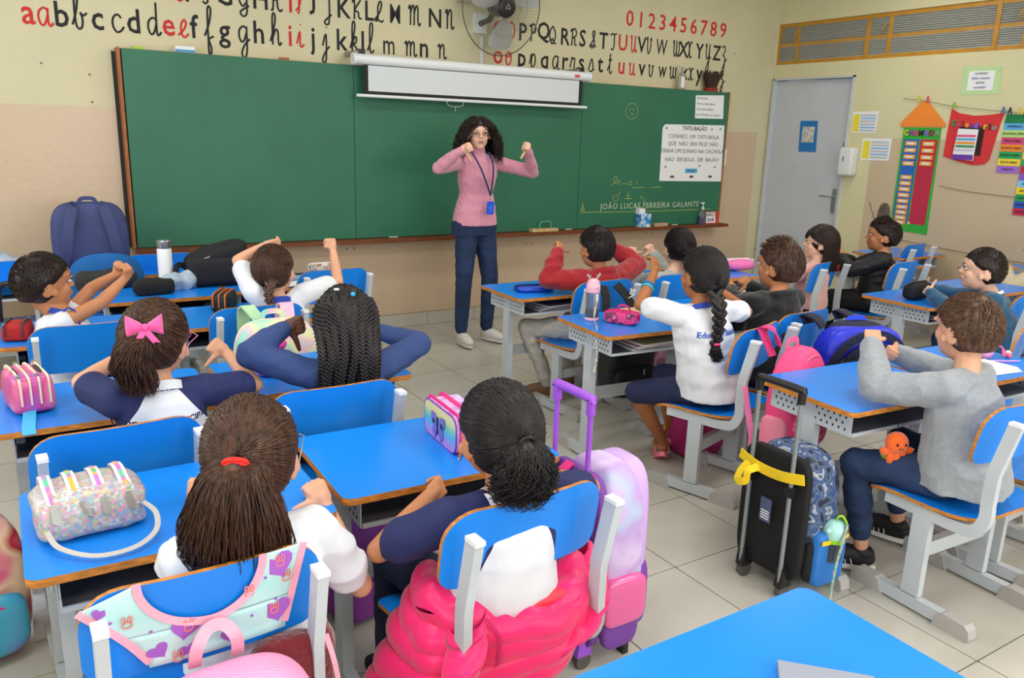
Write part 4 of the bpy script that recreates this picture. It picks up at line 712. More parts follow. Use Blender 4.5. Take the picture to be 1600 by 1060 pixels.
# glitter striped case
t = thing('pencil_case', 'glittery pastel striped pencil case with four zips and a white wrist strap', 'pencil case', (-2.71, -3.90, D)); A = pmtx((-2.705, -3.885, D), 4)
GLT = cmat('glitter', ['b9b2ae', 'd898ac', 'a0b8b0', 'c8c4c0', '98a8c4', 'c8b888', 'a898a4'], 160, rough=.3, kind='cells')
def gf(p): return (p.x * (1 + .05 * math.sin(p.z * 6)), p.y * (1 - .2 * max(0, p.z)), p.z + .03 * math.cos(p.x * 18))
MB().ell((0, 0, .05), (.105, .085, .052), e=.35, e2=.45, seg=60, ring=24, fn=gf, mtx=A).build('body', GLT, t, True, angle=180)
ZR = cmat('zip_rainbow', ['e8b030', '50c0a0', 'c860d0', 'e8b030', '40b080'], 14)
for k, x in enumerate((-.075, -.03, .018, .066)):
    P = [(x, .085, .06), (x, .07, .097), (x, .02, .109), (x, -.03, .104), (x + .004, -.066, .085)]
    strip(t, 'zip_tape', P, .022, ZW, A, up=(0, 0, 1), th=.003); strip(t, 'zip', [(a, b, c + .002) for a, b, c in P], .008, ZR, A, th=.004)
    MB().prism([(-.005, .012), (.005, .012), (.009, -.022), (0, -.030), (-.009, -.022)], -.0015, .0015, mtx=A @ T(x + (.012 if k == 1 else .002), -.085, .078, rx=55, rz=(50 if k == 1 else 12))).build('zip_puller', STEEL, t, True)
strip(t, 'wrist_strap', [(-.09, -.085, .04), (-.075, -.13, .02), (-.02, -.185, .012), (.05, -.19, .012), (.10, -.155, .02), (.112, -.11, .04), (.095, -.075, .055)], .011, mat('strap_white', 'b9b5b4', .5), A, up=(0, -.4, 1), th=.002)
# rainbow case with a butterfly patch
t = thing('pencil_case', 'rainbow pencil case with pink zips and a purple butterfly patch', 'pencil case', (-1.77, -3.80, D)); A = pmtx((-1.775, -3.825, D), -94)
RB = mat('rainbow_front', 'ffffff', .35); nt = RB.node_tree; tc = nt.nodes.new('ShaderNodeTexCoord'); sx = nt.nodes.new('ShaderNodeSeparateXYZ'); rp = nt.nodes.new('ShaderNodeValToRGB'); nt.links.new(tc.outputs['Generated'], sx.inputs[0]); nt.links.new(sx.outputs['Z'], rp.inputs[0]); nt.links.new(rp.outputs[0], nt.nodes['Principled BSDF'].inputs['Base Color'])
for i, c in enumerate(('c48ad0', 'a89ae0', '5ab8dc', '8ad0a0', 'e8dc90', 'f0dca0')):
    if i > 1: rp.color_ramp.elements.new(.5)
for i, c in enumerate(('c48ad0', 'a89ae0', '5ab8dc', '8ad0a0', 'e8dc90', 'f0dca0')): rp.color_ramp.elements[i].position = i / 5; rp.color_ramp.elements[i].color = lin(c)
MB().prism(rrect(.225, .105, .03, 6), -.045, .045, mtx=A @ T(0, 0, .053, rx=90)).build('body', cmat('lilac_cloud', ['b48ad8', 'd8c8ec', 'c49ae0', 'e8e0f0'], 14), t, True)
MB().prism(rrect(.22, .10, .03, 6), 0, .004, mtx=A @ T(0, -.045, .053, rx=90)).build('front_panel', RB, t, True)
for y, w in ((-.036, .016), (.0, .022)): MB().tube([(x, y, z + .053) for x, z in rrect(.228, .108, .03, 6)], 1, 4, flat=(w / 2, .002), up=(0, 1, 0), closed=True, mtx=A).build('zip', ZP, t, True, angle=70)
PUR = mat('piping_purple', '6a34b0', .5)
MB().tube([(x, -.0475, z + .053) for x, z in rrect(.224, .104, .03, 6)], .0022, 6, closed=True, mtx=A).build('piping', PUR, t, True)
for s in (-1, 1):
    B = A @ T(-.005, -.051, .05, rx=90)
    MB().prism([(s * a, b) for a, b in ((.003, .0), (.02, .03), (.045, .032), (.048, .01), (.03, -.005), (.038, -.025), (.02, -.042), (.003, -.01))], -.0005, .002, mtx=B).build('butterfly_wing', mat('patch_lilac', '7a70c4', .5), t, True)
    MB().lathe([(.008, .0018), (.008, .0026)], 12, mtx=B @ T(s * .028, .006, 0)).build('wing_spot', BLACKP, t, True)
MB().box((-.005, -.053, .05), (.004, .003, .05), mtx=A).build('butterfly_body', BLACKP, t, True)
# desk D1, D2 things
t, A = pcase('pouch', 'flat royal blue zip pouch on the desk in front of the boy in red', (-.32, -2.02, D), -12, .22, .13, .03, mat('shiny_blue', '1f48c0', .3, bump=.4, scale=30), ZK, 1, cat='pouch', e=.5)
t = thing('water_bottle', 'clear water bottle with a pink lid and reindeer antlers', 'bottle', (-.49, -2.77, D)); A = T(-.475, -2.755, D); LP = mat('lid_pink', 'eeb8cc', .3)
MB().lathe([(.030, 0), (.034, .004), (.034, .012), (.031, .016)], 24, mtx=A).build('base', LP, t, True); MB().lathe([(.031, .014), (.033, .02), (.033, .13), (.030, .138)], 24, mtx=A).build('clear_body', mat('bottle_clear', 'cdd6e6', .08, trans=.85, ior=1.2), t, True)
MB().lathe([(.028, .016), (.030, .02), (.030, .055), (.028, .056)], 20, mtx=A).build('dark_sleeve', mat('bottle_dark', '1b1c28', .3), t, True)
MB().lathe([(.033, .136), (.034, .15), (.033, .172), (.026, .192), (.012, .20)], 24, mtx=A).build('lid', LP, t, True); MB().ell((0, -.031, .165), (.014, .006, .009), mtx=A).build('snout', mat('snout_pink', 'f2cfe0', .4), t, True)
MB().box((0, -.033, .115), (.014, .004, .034), mtx=A).build('buckle', ZW, t, True, smooth=False)
for s in (-1, 1):
    mb = MB(); mb.tube(catmull([(s * .012, 0, .195), (s * .028, 0, .208), (s * .036, 0, .225)], 4), [.0035] * 8 + [.003], 6, mtx=A); mb.tube([(s * .024, 0, .204), (s * .018, 0, .218)], .0025, 6, mtx=A); mb.tube([(s * .031, 0, .213), (s * .041, 0, .216)], .0025, 6, mtx=A); mb.build('antler', mat('antler_grey', 'b9aeb4', .4), t, True)
strip(t, 'strap', [(0, -.033, .10), (-.02, -.045, .03), (-.05, -.10, .006), (-.10, -.17, .004), (-.125, -.20, -.03), (-.12, -.205, -.12), (-.125, -.2, -.2)], .012, cmat('strap_print', ['c8b89a', 'dcd2c0', '6a78a0', 'e0b8b8'], 60), A, up=(0, 0, 1) if 0 else (1, .3, .6), th=.002)
t, A = pcase('pencil_case', 'small hot pink pencil case with open zip beside the reindeer bottle', (-.385, -2.87, D), -60, .15, .07, .055, cmat('pink_leopard', ['ea3f86', 'ea3f86', 'e8508f', '3a2030', 'f06aa8'], 26), ZP, 2)
MB().tube(catmull([(-.02, -.01, .05), (-.01, -.015, .085), (.03, -.015, .085), (.05, -.005, .05)], 5), .005, 6, mtx=A).build('open_flap', ZP, t, True)
for nm, lab, c, p, a, d in (('notebook', 'cream notebook corner at the far edge of the reindeer bottle desk', 'c9b98a', (-.17, -2.70, D + .006), -6, (.16, .10, .012)), ('notebook', 'grey laptop-like folder corner in the bottom foreground on the bare desk', '8d93a4', (-1.80, -5.10, D + .006), 44, (.21, .15, .012))):
    t = thing(nm, lab, 'notebook', p); MB().box((0, 0, 0), d, mtx=pmtx(p, a)).build('cover', mat('cover_' + c, c, .5), t, True, smooth=False); MB().box((.002, 0, 0), (d[0] - .002, d[1] - .006, d[2] * .7), mtx=pmtx(p, a)).build('pages', PAPER, t, True, smooth=False)
def books(x, y, rz, cols, who):
    for k, c in enumerate(cols):
        p = (x + .012 * k, y - .01 * k, .5605 + .012 * k + .006)
        t = thing('exercise_book', lab_book(k, who, len(cols)), 'book', p, group='exercise books in desk trays'); A = pmtx(p, rz + 4 * k - 3)
        MB().box((0, 0, 0), (.27, .2, .010), mtx=A).build('pages', PAPER, t, True, smooth=False)
        for q in (-1, 1): MB().box((0, 0, q * .0055), (.274, .204, .001), mtx=A).build('cover', mat('cover_' + c, c, .5), t, True, smooth=False)
def lab_book(k, who, n): return ('bottom', 'second', 'third', 'top')[k if k < n - 1 else 3] + ' exercise book in the tray of the desk ' + who
books(-.21, -2.03, 0, ['8a8890', 'a8a6ac', '6f6c74'], 'holding the flat blue pouch'); books(-.28, -2.92, -4, ['a09aa0', 'b03a40', 'c8b070'], 'holding the reindeer bottle'); books(1.72, -3.14, 0, ['6a6470', '8a8486'], 'holding the black pencil case')
pcase('pencil_case', 'oval pink zip case on the desk near the door', (1.38, -1.95, D), -8, .24, .13, .075, fab('rose', 'e070ae'), ZW, 1, e=.8)
t, A = pcase('pencil_case', 'black barrel pencil case held by the boy in teal', (1.60, -3.10, D), 5, .23, .09, .095, mat('black_canvas', '0f1012', .8, bump=.3, scale=80), ZK, 1, e=.55)
t = thing('pencil_case', 'pink toy-shaped case with a looped strap behind the boy in grey', 'pencil case', (.62, -4.02, D)); A = T(.60, -4.03, D)
MB().ell((0, 0, .035), (.035, .03, .036), mtx=A, seg=20).build('body', fab('candy', 'e79bc4'), t, True, angle=180)
strip(t, 'strap', [(.02, 0, .05), (.06, -.01, .055), (.09, -.02, .04), (.085, -.035, .01)], .018, fab('strap_pink', 'e8608f'), A, up=(0, -.5, 1)); 
for k in range(3): MB().ell((.10 + .02 * k, -.045 + .012 * k, .014), .012, mtx=A, seg=12, ring=8).build('bead', mat('bead%d' % k, ('e86a8a', 'e8e4ea', 'dcd2e0')[k], .3), t, True)
tag(MB().tube([(.53, -4.05, D + .006), (.68, -4.13, D + .006)], .004, 6).build('pencil', mat('pencil_lilac', 'c49ad8', .4)), 'lilac pencil lying on the desk behind the boy in grey', 'pencil')
t = thing('paper_stack', 'white sheets lying on the desk behind the boy in grey', 'papers', (.46, -4.14, D))
for k in range(4): MB().box((0, 0, .0022 * k), (.2, .14, .0016), mtx=T(.45 + .004 * k, -4.13 + .006 * k, D + .002, rz=2 * k - 8)).build('sheet', PAPER, t, True, smooth=False)
# --- backpacks on chairs
PAST = cmat('tie_dye_pastel', ['9adcd0', 'e8c0d4', 'e8e4b8', 'a8e0c8', 'e6b0d0'], 9, rough=.5)
backpack('backpack', 'pastel tie-dye backpack with turquoise pocket hung over the chair back', (-1.905, -2.50, .33), 0, .34, .42, .17, PAST, mat('turquoise_gloss', '4ccfc4', .35), ZW, pocket_h=.6, straps=False, strapm=PAST)
PB_ = [o for o in C.objects if o.name.startswith('backpack') and o.get('label', '').startswith('pastel')][0]
for s_, m_ in ((-1, mat('strap_mint', 'b4dcb4', .6)), (1, mat('strap_rose', 'e4b4d0', .6))): strip(PB_, 'strap', [(-1.885 + s_ * .045, -2.47, .70), (-1.895 + s_ * .075, -2.385, .768), (-1.895 + s_ * .08, -2.335, .775), (-1.90 + s_ * .08, -2.30, .74), (-1.90 + s_ * .08, -2.29, .66)], .055, m_, M.Identity(4), up=(0, 0, 1), th=.008)
t, A = backpack('backpack', 'black patterned backpack with black straps hung behind the boy in red', (-.13, -2.62, .20), 4, .33, .36, .16, mat('black_pattern', '17181a', .45, bump=.5, scale=60, var=.4, vscale=30), BLACK, ZK, straps=False)
for s, x in ((-1, -.19), (1, -.02)): strip(t, 'strap', [(x - .04 * s - .01, -2.43, .748), (x - .02 * s, -2.475, .70), (x + .01 * s, -2.52, .62), (x + .03 * s, -2.54, .53)], .05, BLACK, M.Identity(4), up=(0, -1, .3), th=.008)
text('NS', .05, T(-.005, -2.492, .70) @ M.Rotation(R(-75), 4, 'Y') @ T(rx=90), ZW, t, 'strap_lettering', True, bold=.002)
backpack('backpack', 'small pink and teal backpack low behind the chairs, right of the black backpack', (.10, -2.62, .22), 0, .22, .28, .12, cmat('pink_character', ['d884a4', 'e0a0b8', '8a5a70', 'c87a9a'], 12), fab('teal', '1f8f88'), ZW, straps=False)
t, A = backpack('backpack', 'bright pink backpack with floral pockets hung on the chair back', (-.155, -3.70, .30), 12, .30, .42, .17, mat('neon_pink', 'f24b86', .5, bump=.35, scale=18, var=.08), cmat('pink_floral', ['ea3a78', 'ea3a78', 'f084a8', 'e2447c'], 40), mat('piping_pink', 'f4709e', .5), straps=False, taper=.5, side=mat('pink_mesh', 'f590aa', .7))
strip(t, 'loop_strap', [(-.16, -3.60, .70), (-.18, -3.585, .765), (-.20, -3.54, .765), (-.19, -3.60, .66)], .05, PINK, M.Identity(4), up=(0, 0, 1), th=.006)
for s, P in ((0, [(-.36, -3.62, .56), (-.37, -3.66, .46), (-.36, -3.68, .36), (-.38, -3.70, .28), (-.38, -3.70, .20)]), (1, [(.02, -3.68, .40), (.03, -3.70, .30), (.02, -3.70, .20)])): strip(t, 'strap', P, .028, PINK2, M.Identity(4), up=(0, -1, 0), th=.004)
t, A = backpack('backpack', 'navy and royal blue backpack with arched zips hung on the chair', (.31, -3.64, .33), -22, .40, .42, .20, mat('royal_nylon', '1a2ac8', .4, bump=.3, scale=40), mat('deep_navy', '0e1430', .6, bump=.3, scale=50), mat('royal_piping', '2a4cf0', .4), straps=False, arcs=1, pocket_h=.72)
for k in range(3):
    f = 1 - .24 * k; MB().tube(catmull([(.185 * f * math.sin(q), -.088 - .012 * k - .02 * math.cos(q), .20 + .205 * f * math.cos(q)) for q in [-1.9 + .38 * j for j in range(11)]], 3), 1, 4, flat=(.017, .006), up=(0, -1, 0), mtx=A).build('navy_band', mat('deep_navy', '0e1430'), t, True, angle=60)
MB().ell((0, .03, .40), (.13, .07, .035), mtx=A).build('top_pad', mat('deep_navy', '0e1430'), t, True)
for s in (-.11, .11): strip(t, 'strap', [(s + .31, -3.46, .73), (s + .31, -3.44, .765), (s + .32, -3.49, .755), (s + .33, -3.52, .72)], .07, mat('deep_navy', '10183a'), M.Identity(4), up=(0, 0, 1), th=.01)
tag(MB().ell((-.02, -3.05, .13), (.13, .10, .13), e=.5, seg=24, ring=14).build('backpack', fab('magenta_dark', 'b0246e'), angle=180), 'dark magenta bag on the floor under the desk of the girl with braid', 'bag')
# --- wheeled bags: back panel towards -X
def trolley(name, label, x, y, w, h, d, body, panel, frontm, trim, rodm, zh, rodw, gripm, wheelm, rz=90):
    t, A = backpack(name, label, (x, y, .055), rz, w, h, d, body, frontm, trim, straps=False, handle=False, side=panel, cat='wheeled backpack', arcs=1, taper=.2)
    MB().ell((0, d * .40, h * .5), (w * .47, .018, h * .48), e=.3, e2=.3, seg=30, ring=16, mtx=A).build('back_panel', panel, t, True, angle=180)
    for s in (-1, 1):
        MB().tube([(s * rodw / 2, d * .5 + .012, -.0), (s * rodw / 2, d * .5 + .012, zh - .075)], .0075, 10, mtx=A).build('handle_rod', rodm, t, True)
        MB().box((s * rodw / 2, d * .5 + .008, h * .74), (.03, .032, .035), mtx=A).build('rod_clamp', gripm if wheelm is None else BLACKP, t, True, smooth=False)
        MB().prism([(-.022, -.02), (.03, -.02), (.022, .05), (-.015, .06)], -.016, .016, mtx=A @ T(s * rodw / 2, d * .46, .01) @ M.Rotation(R(90), 4, 'Z') @ M.Rotation(R(90), 4, 'X')).build('wheel_bracket', BLACKP if wheelm is None else gripm, t, True)
        MB().tube([(s * (rodw / 2 + .012), d * .47, -.029), (s * (rodw / 2 - .012), d * .47, -.029)], .026, 18, mtx=A).build('wheel', mat('wheel_grey', '55504e', .5), t, True)
        MB().box((s * w * .3, -d * .3, -.03), (.03, .02, .05), mtx=A).build('stand_foot', BLACKP, t, True, smooth=False)
    g = MB(); q = rodw / 2; zz = zh - .055
    g.tube(catmull([(-q, d * .5 + .012, zz - .045), (-q, d * .5 + .012, zz - .01), (-q + .006, d * .5 + .012, zz), (q - .006, d * .5 + .012, zz), (q, d * .5 + .012, zz - .01), (q, d * .5 + .012, zz - .045)], 4), .0135, 10, mtx=A); g.build('grip', gripm, t, True, angle=60)
    return t, A
PU = mat('trolley_purple', '9a4fd0', .35)
t, A = trolley('wheeled_backpack', 'purple and pink wheeled backpack with a purple pull handle', -1.405, -4.03, .26, .56, .20, cmat('lilac_tie_dye', ['c4a6dc', 'd4c2e8', 'bc9cd8', 'b4c0e0', 'ccb0e0'], 6), fab('grape', '74409c'), mat('purple_nylon', '7a3aa0', .45, bump=.3, scale=30), ZP, PU, .83, .155, PU, 1)
MB().ell((-.135, 0, .17), (.02, .075, .075), e=.4, seg=24, mtx=A).build('shiny_pocket', mat('pink_vinyl', 'e05a9c', .2, coat=.6, bump=.5, scale=14), t, True, angle=180)
for s in (-.05, .05): strip(t, 'pink_strap', [(s - .02, .09, .55), (s - .02, .125, .52), (s - .01, .135, .45), (s, .12, .38)], .035, ZP, A, up=(0, 1, 0), th=.005)
MB().ell((0, -.07, .30), (.10, .055, .26), e=.5, seg=30, ring=18, mtx=A).build('pink_gusset', mat('gusset_lilac', 'c9a6e6', .5), t, True, angle=180)
GR = mat('rod_grey', '8f989e', .35, metal=.5)
t, A = trolley('wheeled_backpack', 'black wheeled backpack with yellow trim, grey rods and a tall black grip', -.575, -4.06, .29, .46, .22, cmat('comic_print', ['1a2a4a', '20242c', '5a6a8a', '1c3f78', 'a8b0bc', '14161c'], 26, kind='noise'), mat('black_back', '111215', .8, bump=.2, scale=100), mat('blue_nylon', '1f62b4', .5, bump=.2), mat('yellow_piping', 'e8c21a', .5), GR, .745, .17, BLACKP, None)
YL = fab('yellow', 'e8c61c', bump=.1)
strip(t, 'yellow_band', [(-.135, .125, .40), (-.05, .135, .385), (.05, .135, .385), (.135, .125, .40)], .035, YL, A, up=(0, 0, 1) if 0 else (0, 1, 0), th=.004)
strip(t, 'yellow_handle', [(.04, .135, .385), (.055, .17, .37), (.05, .185, .34), (.085, .185, .33), (.09, .165, .36), (.085, .135, .385)], .026, YL, A, up=(0, 1, 0), th=.004)
MB().box((0, .128, .24), (.045, .002, .085), mtx=A).build('badge', mat('badge_navy', '4a5878', .5), t, True, smooth=False)
for k in range(4): MB().box((0, .13, .21 + .009 * k), (.035, .001, .004), mtx=A).build('badge_line', PAPER, t, True, smooth=False)
MB().ell((-.15, -.02, .10), (.028, .075, .10), e=.4, seg=24, mtx=A).build('blue_side_pocket', mat('pocket_blue', '2a74c4', .6, bump=.2), t, True, angle=180)
strip(t, 'pocket_rim', [(-.18, -.085, .175), (-.183, -.02, .172), (-.18, .05, .175)], .014, YL, A, up=(1, 0, 0), th=.004)
t = thing('water_bottle', 'pale mint domed water bottle in the side pocket of the wheeled backpack', 'bottle', (-.60, -4.235, .16)); B = T(-.555, -4.232, .155); MI = mat('mint_plastic', 'a9dcd8', .3); LM = mat('lime', '8fd020', .4)
MB().lathe([(.03, 0), (.03, .07)], 20, mtx=B).build('body', mat('smoke_clear', '56606a', .1, trans=.6), t, True); MB().lathe([(.034, .068), (.034, .082)], 20, mtx=B).build('lime_ring', LM, t, True); MB().lathe([(.034, .082), (.038, .1), (.034, .122), (.02, .138), (.004, .142)], 24, mtx=B).build('dome_lid', MI, t, True)
for s in (-1, 1): MB().ell((s * .036, 0, .112), .010, mtx=B, seg=12, ring=8).build('ear_knob', MI, t, True)
MB().tube(catmull([(0, 0, .14), (-.01, -.01, .16), (.0, -.02, .165), (.012, -.03, .14), (.01, -.035, .12)], 4), .004, 6, mtx=B).build('spout', LM, t, True)
strip(t, 'strap', [(.01, -.035, .14), (-.02, -.045, .08), (-.045, -.05, 0), (-.05, -.05, -.08), (-.045, -.05, -.14)], .012, cmat('strap_check', ['b05a4a', '58a8a8', 'c8b8a0', '8a3f3a'], 60), B, up=(0, -1, 0), th=.003)
# --- others on the floor
backpack('backpack', 'purple backpack on the floor between the two front girls', (-1.95, -3.50, 0.0), 20, .26, .34, .16, fab('plum', '78308c'), fab('plum2', '8a3a98'), mat('piping_violet', '4a2a70', .5), strapm=fab('violet_strap', '5a4490'))
backpack('backpack', 'red, pink and blue glossy printed backpack standing on the floor at left edge', (-3.0, -3.22, .02), 15, .30, .42, .18, cmat('glossy_print', ['c02038', 'e06a90', 'e8c8a8', 'b01830', 'd880a0', 'e0a878'], 7, rough=.2), cmat('glossy_blue', ['2f8ec0', '4aa8cc', '7a78c8'], 8, rough=.2), ZP, straps=False)
backpack('backpack', 'royal blue and black backpack on the floor under the pink toy desk', (.55, -3.95, .02), 10, .32, .38, .18, mat('royal_nylon', '1f2fc0'), BLACK, ZK)
tag(MB().ell((.32, -4.83, .50), (.12, .06, .10), e=.5, seg=26, fn=lambda p: (p.x, p.y, p.z * (1 + .1 * math.sin(p.x * 9)))).build('quilted_bag', mat('quilted_pink', 'e07aa8', .4, bump=.8, scale=14), angle=180), 'pink quilted bag hanging behind the chair at the right edge', 'bag')
# octopus plush hanging from a desk tray
t = thing('plush_octopus', 'small orange octopus plush hanging under the desk beside the boy in grey', 'toy', (-.25, -4.2, .45)); B = T(-.335, -4.265, .525, rz=-28, s=1.2); OR = mat('orange_plush', 'f0641a', .9, bump=.3, scale=150, sheen=.5); GP = mat('green_plush', '9aa82a', .9)
oc = MB(); oc.ell((0, 0, .015), (.032, .028, .032), mtx=B, seg=20)
for a in (-1, 1): oc.tube(catmull([(a * .02, 0, -.002), (a * .035, -.004, -.012), (a * .042, -.006, .002)], 4), .009, 8, mtx=B)
oc.build('body', OR, t, True, angle=180)
for k in range(3): MB().ell((-.018 + .018 * k, -.008, -.026), (.011, .011, .018), mtx=B, seg=12).build('tentacle', OR, t, True)
MB().ell((-.008, .012, -.022), (.026, .018, .022), mtx=B, seg=16).build('green_underside', GP, t, True)
for s in (-1, 1): MB().ell((s * .012, -.027, .018), (.0035, .002, .0045), mtx=B, seg=8, ring=6).build('eye', BLACKP, t, True)
MB().tube(catmull([(-.006, -.0275, .008), (0, -.0285, .005), (.006, -.0275, .008)], 3), .0009, 5, mtx=B).build('smile', BLACKP, t, True); MB().tube([(0, 0, .045), (0, .01, .075)], .0012, 5, mtx=B).build('hanging_loop', BLACKP, t, True)
# aqua bib-like backpack flap over the nearest chair
t = thing('backpack', 'aqua and pink backpack with purple hearts and rabbit prints hung over the nearest chair', 'backpack', (-2.555, -4.5, .36)); B = pmtx((-2.555 - .245 * math.sin(R(1)), -4.43 + .245 * math.cos(R(1)), 0), 1)
def rear(x, z, off=.006): return (x, -.075 - z * .17 + .022 * (x / .2) ** 2 - off - .9 * max(0, .60 - z) * .6, z)
ZB = .7615
AQ = mat('aqua_print', 'a8dede', .5, var=.12, vscale=9, col2='cfe8ea'); PKT = mat('pink_trim', 'f4a6bc', .6, bump=.2, scale=150); top = lambda x: ZB - (.05 - math.sqrt(max(0, .0025 - max(0, abs(x) - .155) ** 2))) * (1 if abs(x) > .155 else 0) + .003
def bib(a0, a1, b0, b1, n=10):   # four borders as functions of v (0 top .. 1 bottom)
    return lambda u, v: rear(a0(v) + (b0(v) - a0(v)) * u, (a1(v) + (b1(v) - a1(v)) * u))
xl = lambda v: -.205 + .10 * v; xr = lambda v: .168 - .035 * v; zz = lambda v: .765 - .165 * v
inn = lambda v, s: (-.118 + .118 * (1 - math.sqrt(max(0, 1 - v * v)))) if s < 0 else (.09 - .09 * (1 - math.sqrt(max(0, 1 - v * v))))
zi = lambda v: .767 - .105 * v
MB().surf(lambda u, v: rear(xl(v * .64) + (inn(v, -1) - xl(v * .64)) * u, zi(v) + (zz(v * .64) - zi(v)) * (1 - u) - (.035 * (1 - v) * (1 - u))), 8, 20, thick=.002, mtx=B).build('left_flap', AQ, t, True, angle=180)
MB().surf(lambda u, v: rear(inn(v, 1) + (xr(v * .64) - inn(v, 1)) * u, zi(v) + (zz(v * .64) - zi(v)) * u), 8, 20, thick=.002, mtx=B).build('right_flap', AQ, t, True, angle=180)
MB().surf(lambda u, v: rear(xl(.64 + v * .36) + (xr(.64 + v * .36) - xl(.64 + v * .36)) * u, .660 - .07 * v), 12, 6, thick=.002, mtx=B).build('lower_flap', AQ, t, True, angle=180)
strip(t, 'neck_trim', [rear(-.118, .768, .009)] + [rear(inn(v, -1), zi(v), .009) for v in (.15, .3, .5, .7, .85, .96)] + [rear(-.0, .661, .009)] + [rear(inn(v, 1), zi(v), .009) for v in (.96, .85, .7, .5, .3, .15)] + [rear(.09, .768, .009)], .014, PKT, B, up=(0, -1, .2), n=3)
strip(t, 'edge_trim', [rear(xl(v), zz(v) - .035 * max(0, 1 - v / .64), .009) for v in (0, .25, .5, .75, 1.0)], .013, PKT, B, up=(0, -1, .2)); strip(t, 'edge_trim', [rear(xr(v), zz(v), .009) for v in (0, .25, .5, .75, 1.0)], .013, PKT, B, up=(0, -1, .2))
HT = mat('heart_purple', 'a860c8', .6); RBM = mat('rabbit_print', 'f08a80', .6); HEART = [(.0013 * 16 * math.sin(q) ** 3, .0013 * (13 * math.cos(q) - 5 * math.cos(2 * q) - 2 * math.cos(3 * q) - math.cos(4 * q))) for q in [-2 * PI * k / 20 for k in range(20)]]
for x, z, s, rz in ((.118, .735, 1.5, 20), (-.045, .655, 1.2, -10), (.115, .635, 1.4, 10), (-.09, .62, .9, 30), (-.175, .722, .6, -20), (.03, .612, .8, 0), (-.04, .605, .9, 15)):
    p = rear(x, z, .0095); MB().prism([(a * s, b * s) for a, b in HEART], -.0004, .0004, mtx=B @ T(*p) @ M.Rotation(R(99.6), 4, 'X') @ M.Rotation(R(rz), 4, 'Z')).build('heart_print', HT, t, True, smooth=False)
for x, z in ((.122, .738), (-.135, .69), (.135, .70), (.065, .692), (-.04, .655), (.112, .635), (-.06, .595)):
    p = rear(x, z, .0105); K = B @ T(*p) @ M.Rotation(R(99.6), 4, 'X')
    mb = MB()
    for a, b, r1, r2 in ((0, 0, .0075, .0065), (-.005, .011, .0028, .007), (.005, .011, .0028, .007)): mb.tube([(a + r1 * math.cos(q * PI / 6), b + r2 * math.sin(q * PI / 6), 0) for q in range(12)], .0009, 4, closed=True, mtx=K)
    mb.build('rabbit_print', RBM, t, True)['kind'] = 'stuff'
for x, z in ((-.16, .70), (-.10, .665), (.07, .64), (.115, .66), (.02, .63), (-.03, .625), (.095, .715)): p = rear(x, z, .0095); MB().lathe([(.003, -.0004), (.003, .0004)], 8, mtx=B @ T(*p) @ M.Rotation(R(99.6), 4, 'X')).build('dot_print', HT, t, True)
strip(t, 'handle', [rear(-.038, .585, .03), rear(-.034, .63, .045), rear(-.012, .656, .03), rear(.014, .656, .03), rear(.032, .63, .045), rear(.036, .585, .03)], .022, PKT, B, up=(0, -1, .3), th=.004)
MB().ell((0, -.30, .43), (.155, .085, .19), e=.6, e2=.7, seg=40, ring=26, mtx=B, fn=lambda p: (p.x, p.y + .35 * max(0, -p.z), p.z)).build('body', mat('pink_mesh_padding', 'f29fc8', .5, bump=.5, scale=220, var=.06), t, True, angle=180)
MB().tube([(0, -.30 - .088 * math.cos(a), .43 + .185 * math.sin(a)) for a in [-.3 + i * .16 for i in range(12)]], .002, 6, mtx=B).build('seam', mat('seam_pink', 'd880ac', .6), t, True)
# crimson jacket on the same chair and hot pink puffer on the next
CR = mat('crimson_fleece', '6e0c18', .95, bump=.6, scale=120, sheen=.6)
t = thing('fleece_jacket', 'crimson fleece jacket hung on the nearest chair, right of the aqua backpack', 'jacket', (-2.42, -4.5, .3))
MB().ell((-2.43, -4.375, .42), (.085, .035, .16), seg=28, ring=20, e=.6, fn=lambda p: (p.x + .1 * math.sin(p.z * 3), p.y, p.z)).build('body', CR, t, True, angle=180)
MB().ell((-2.335, -4.30, .50), (.026, .05, .035), seg=22, ring=14).build('sleeve', CR, t, True, angle=180)
strip(t, 'pink_piping', [(-2.36, -4.41, .58), (-2.345, -4.42, .50), (-2.335, -4.42, .38), (-2.335, -4.41, .28)], .01, PKT, M.Identity(4), up=(0, -1, 0))
HP = mat('puffer_pink', 'f51f73', .38, sheen=.3, bump=.15, scale=20)
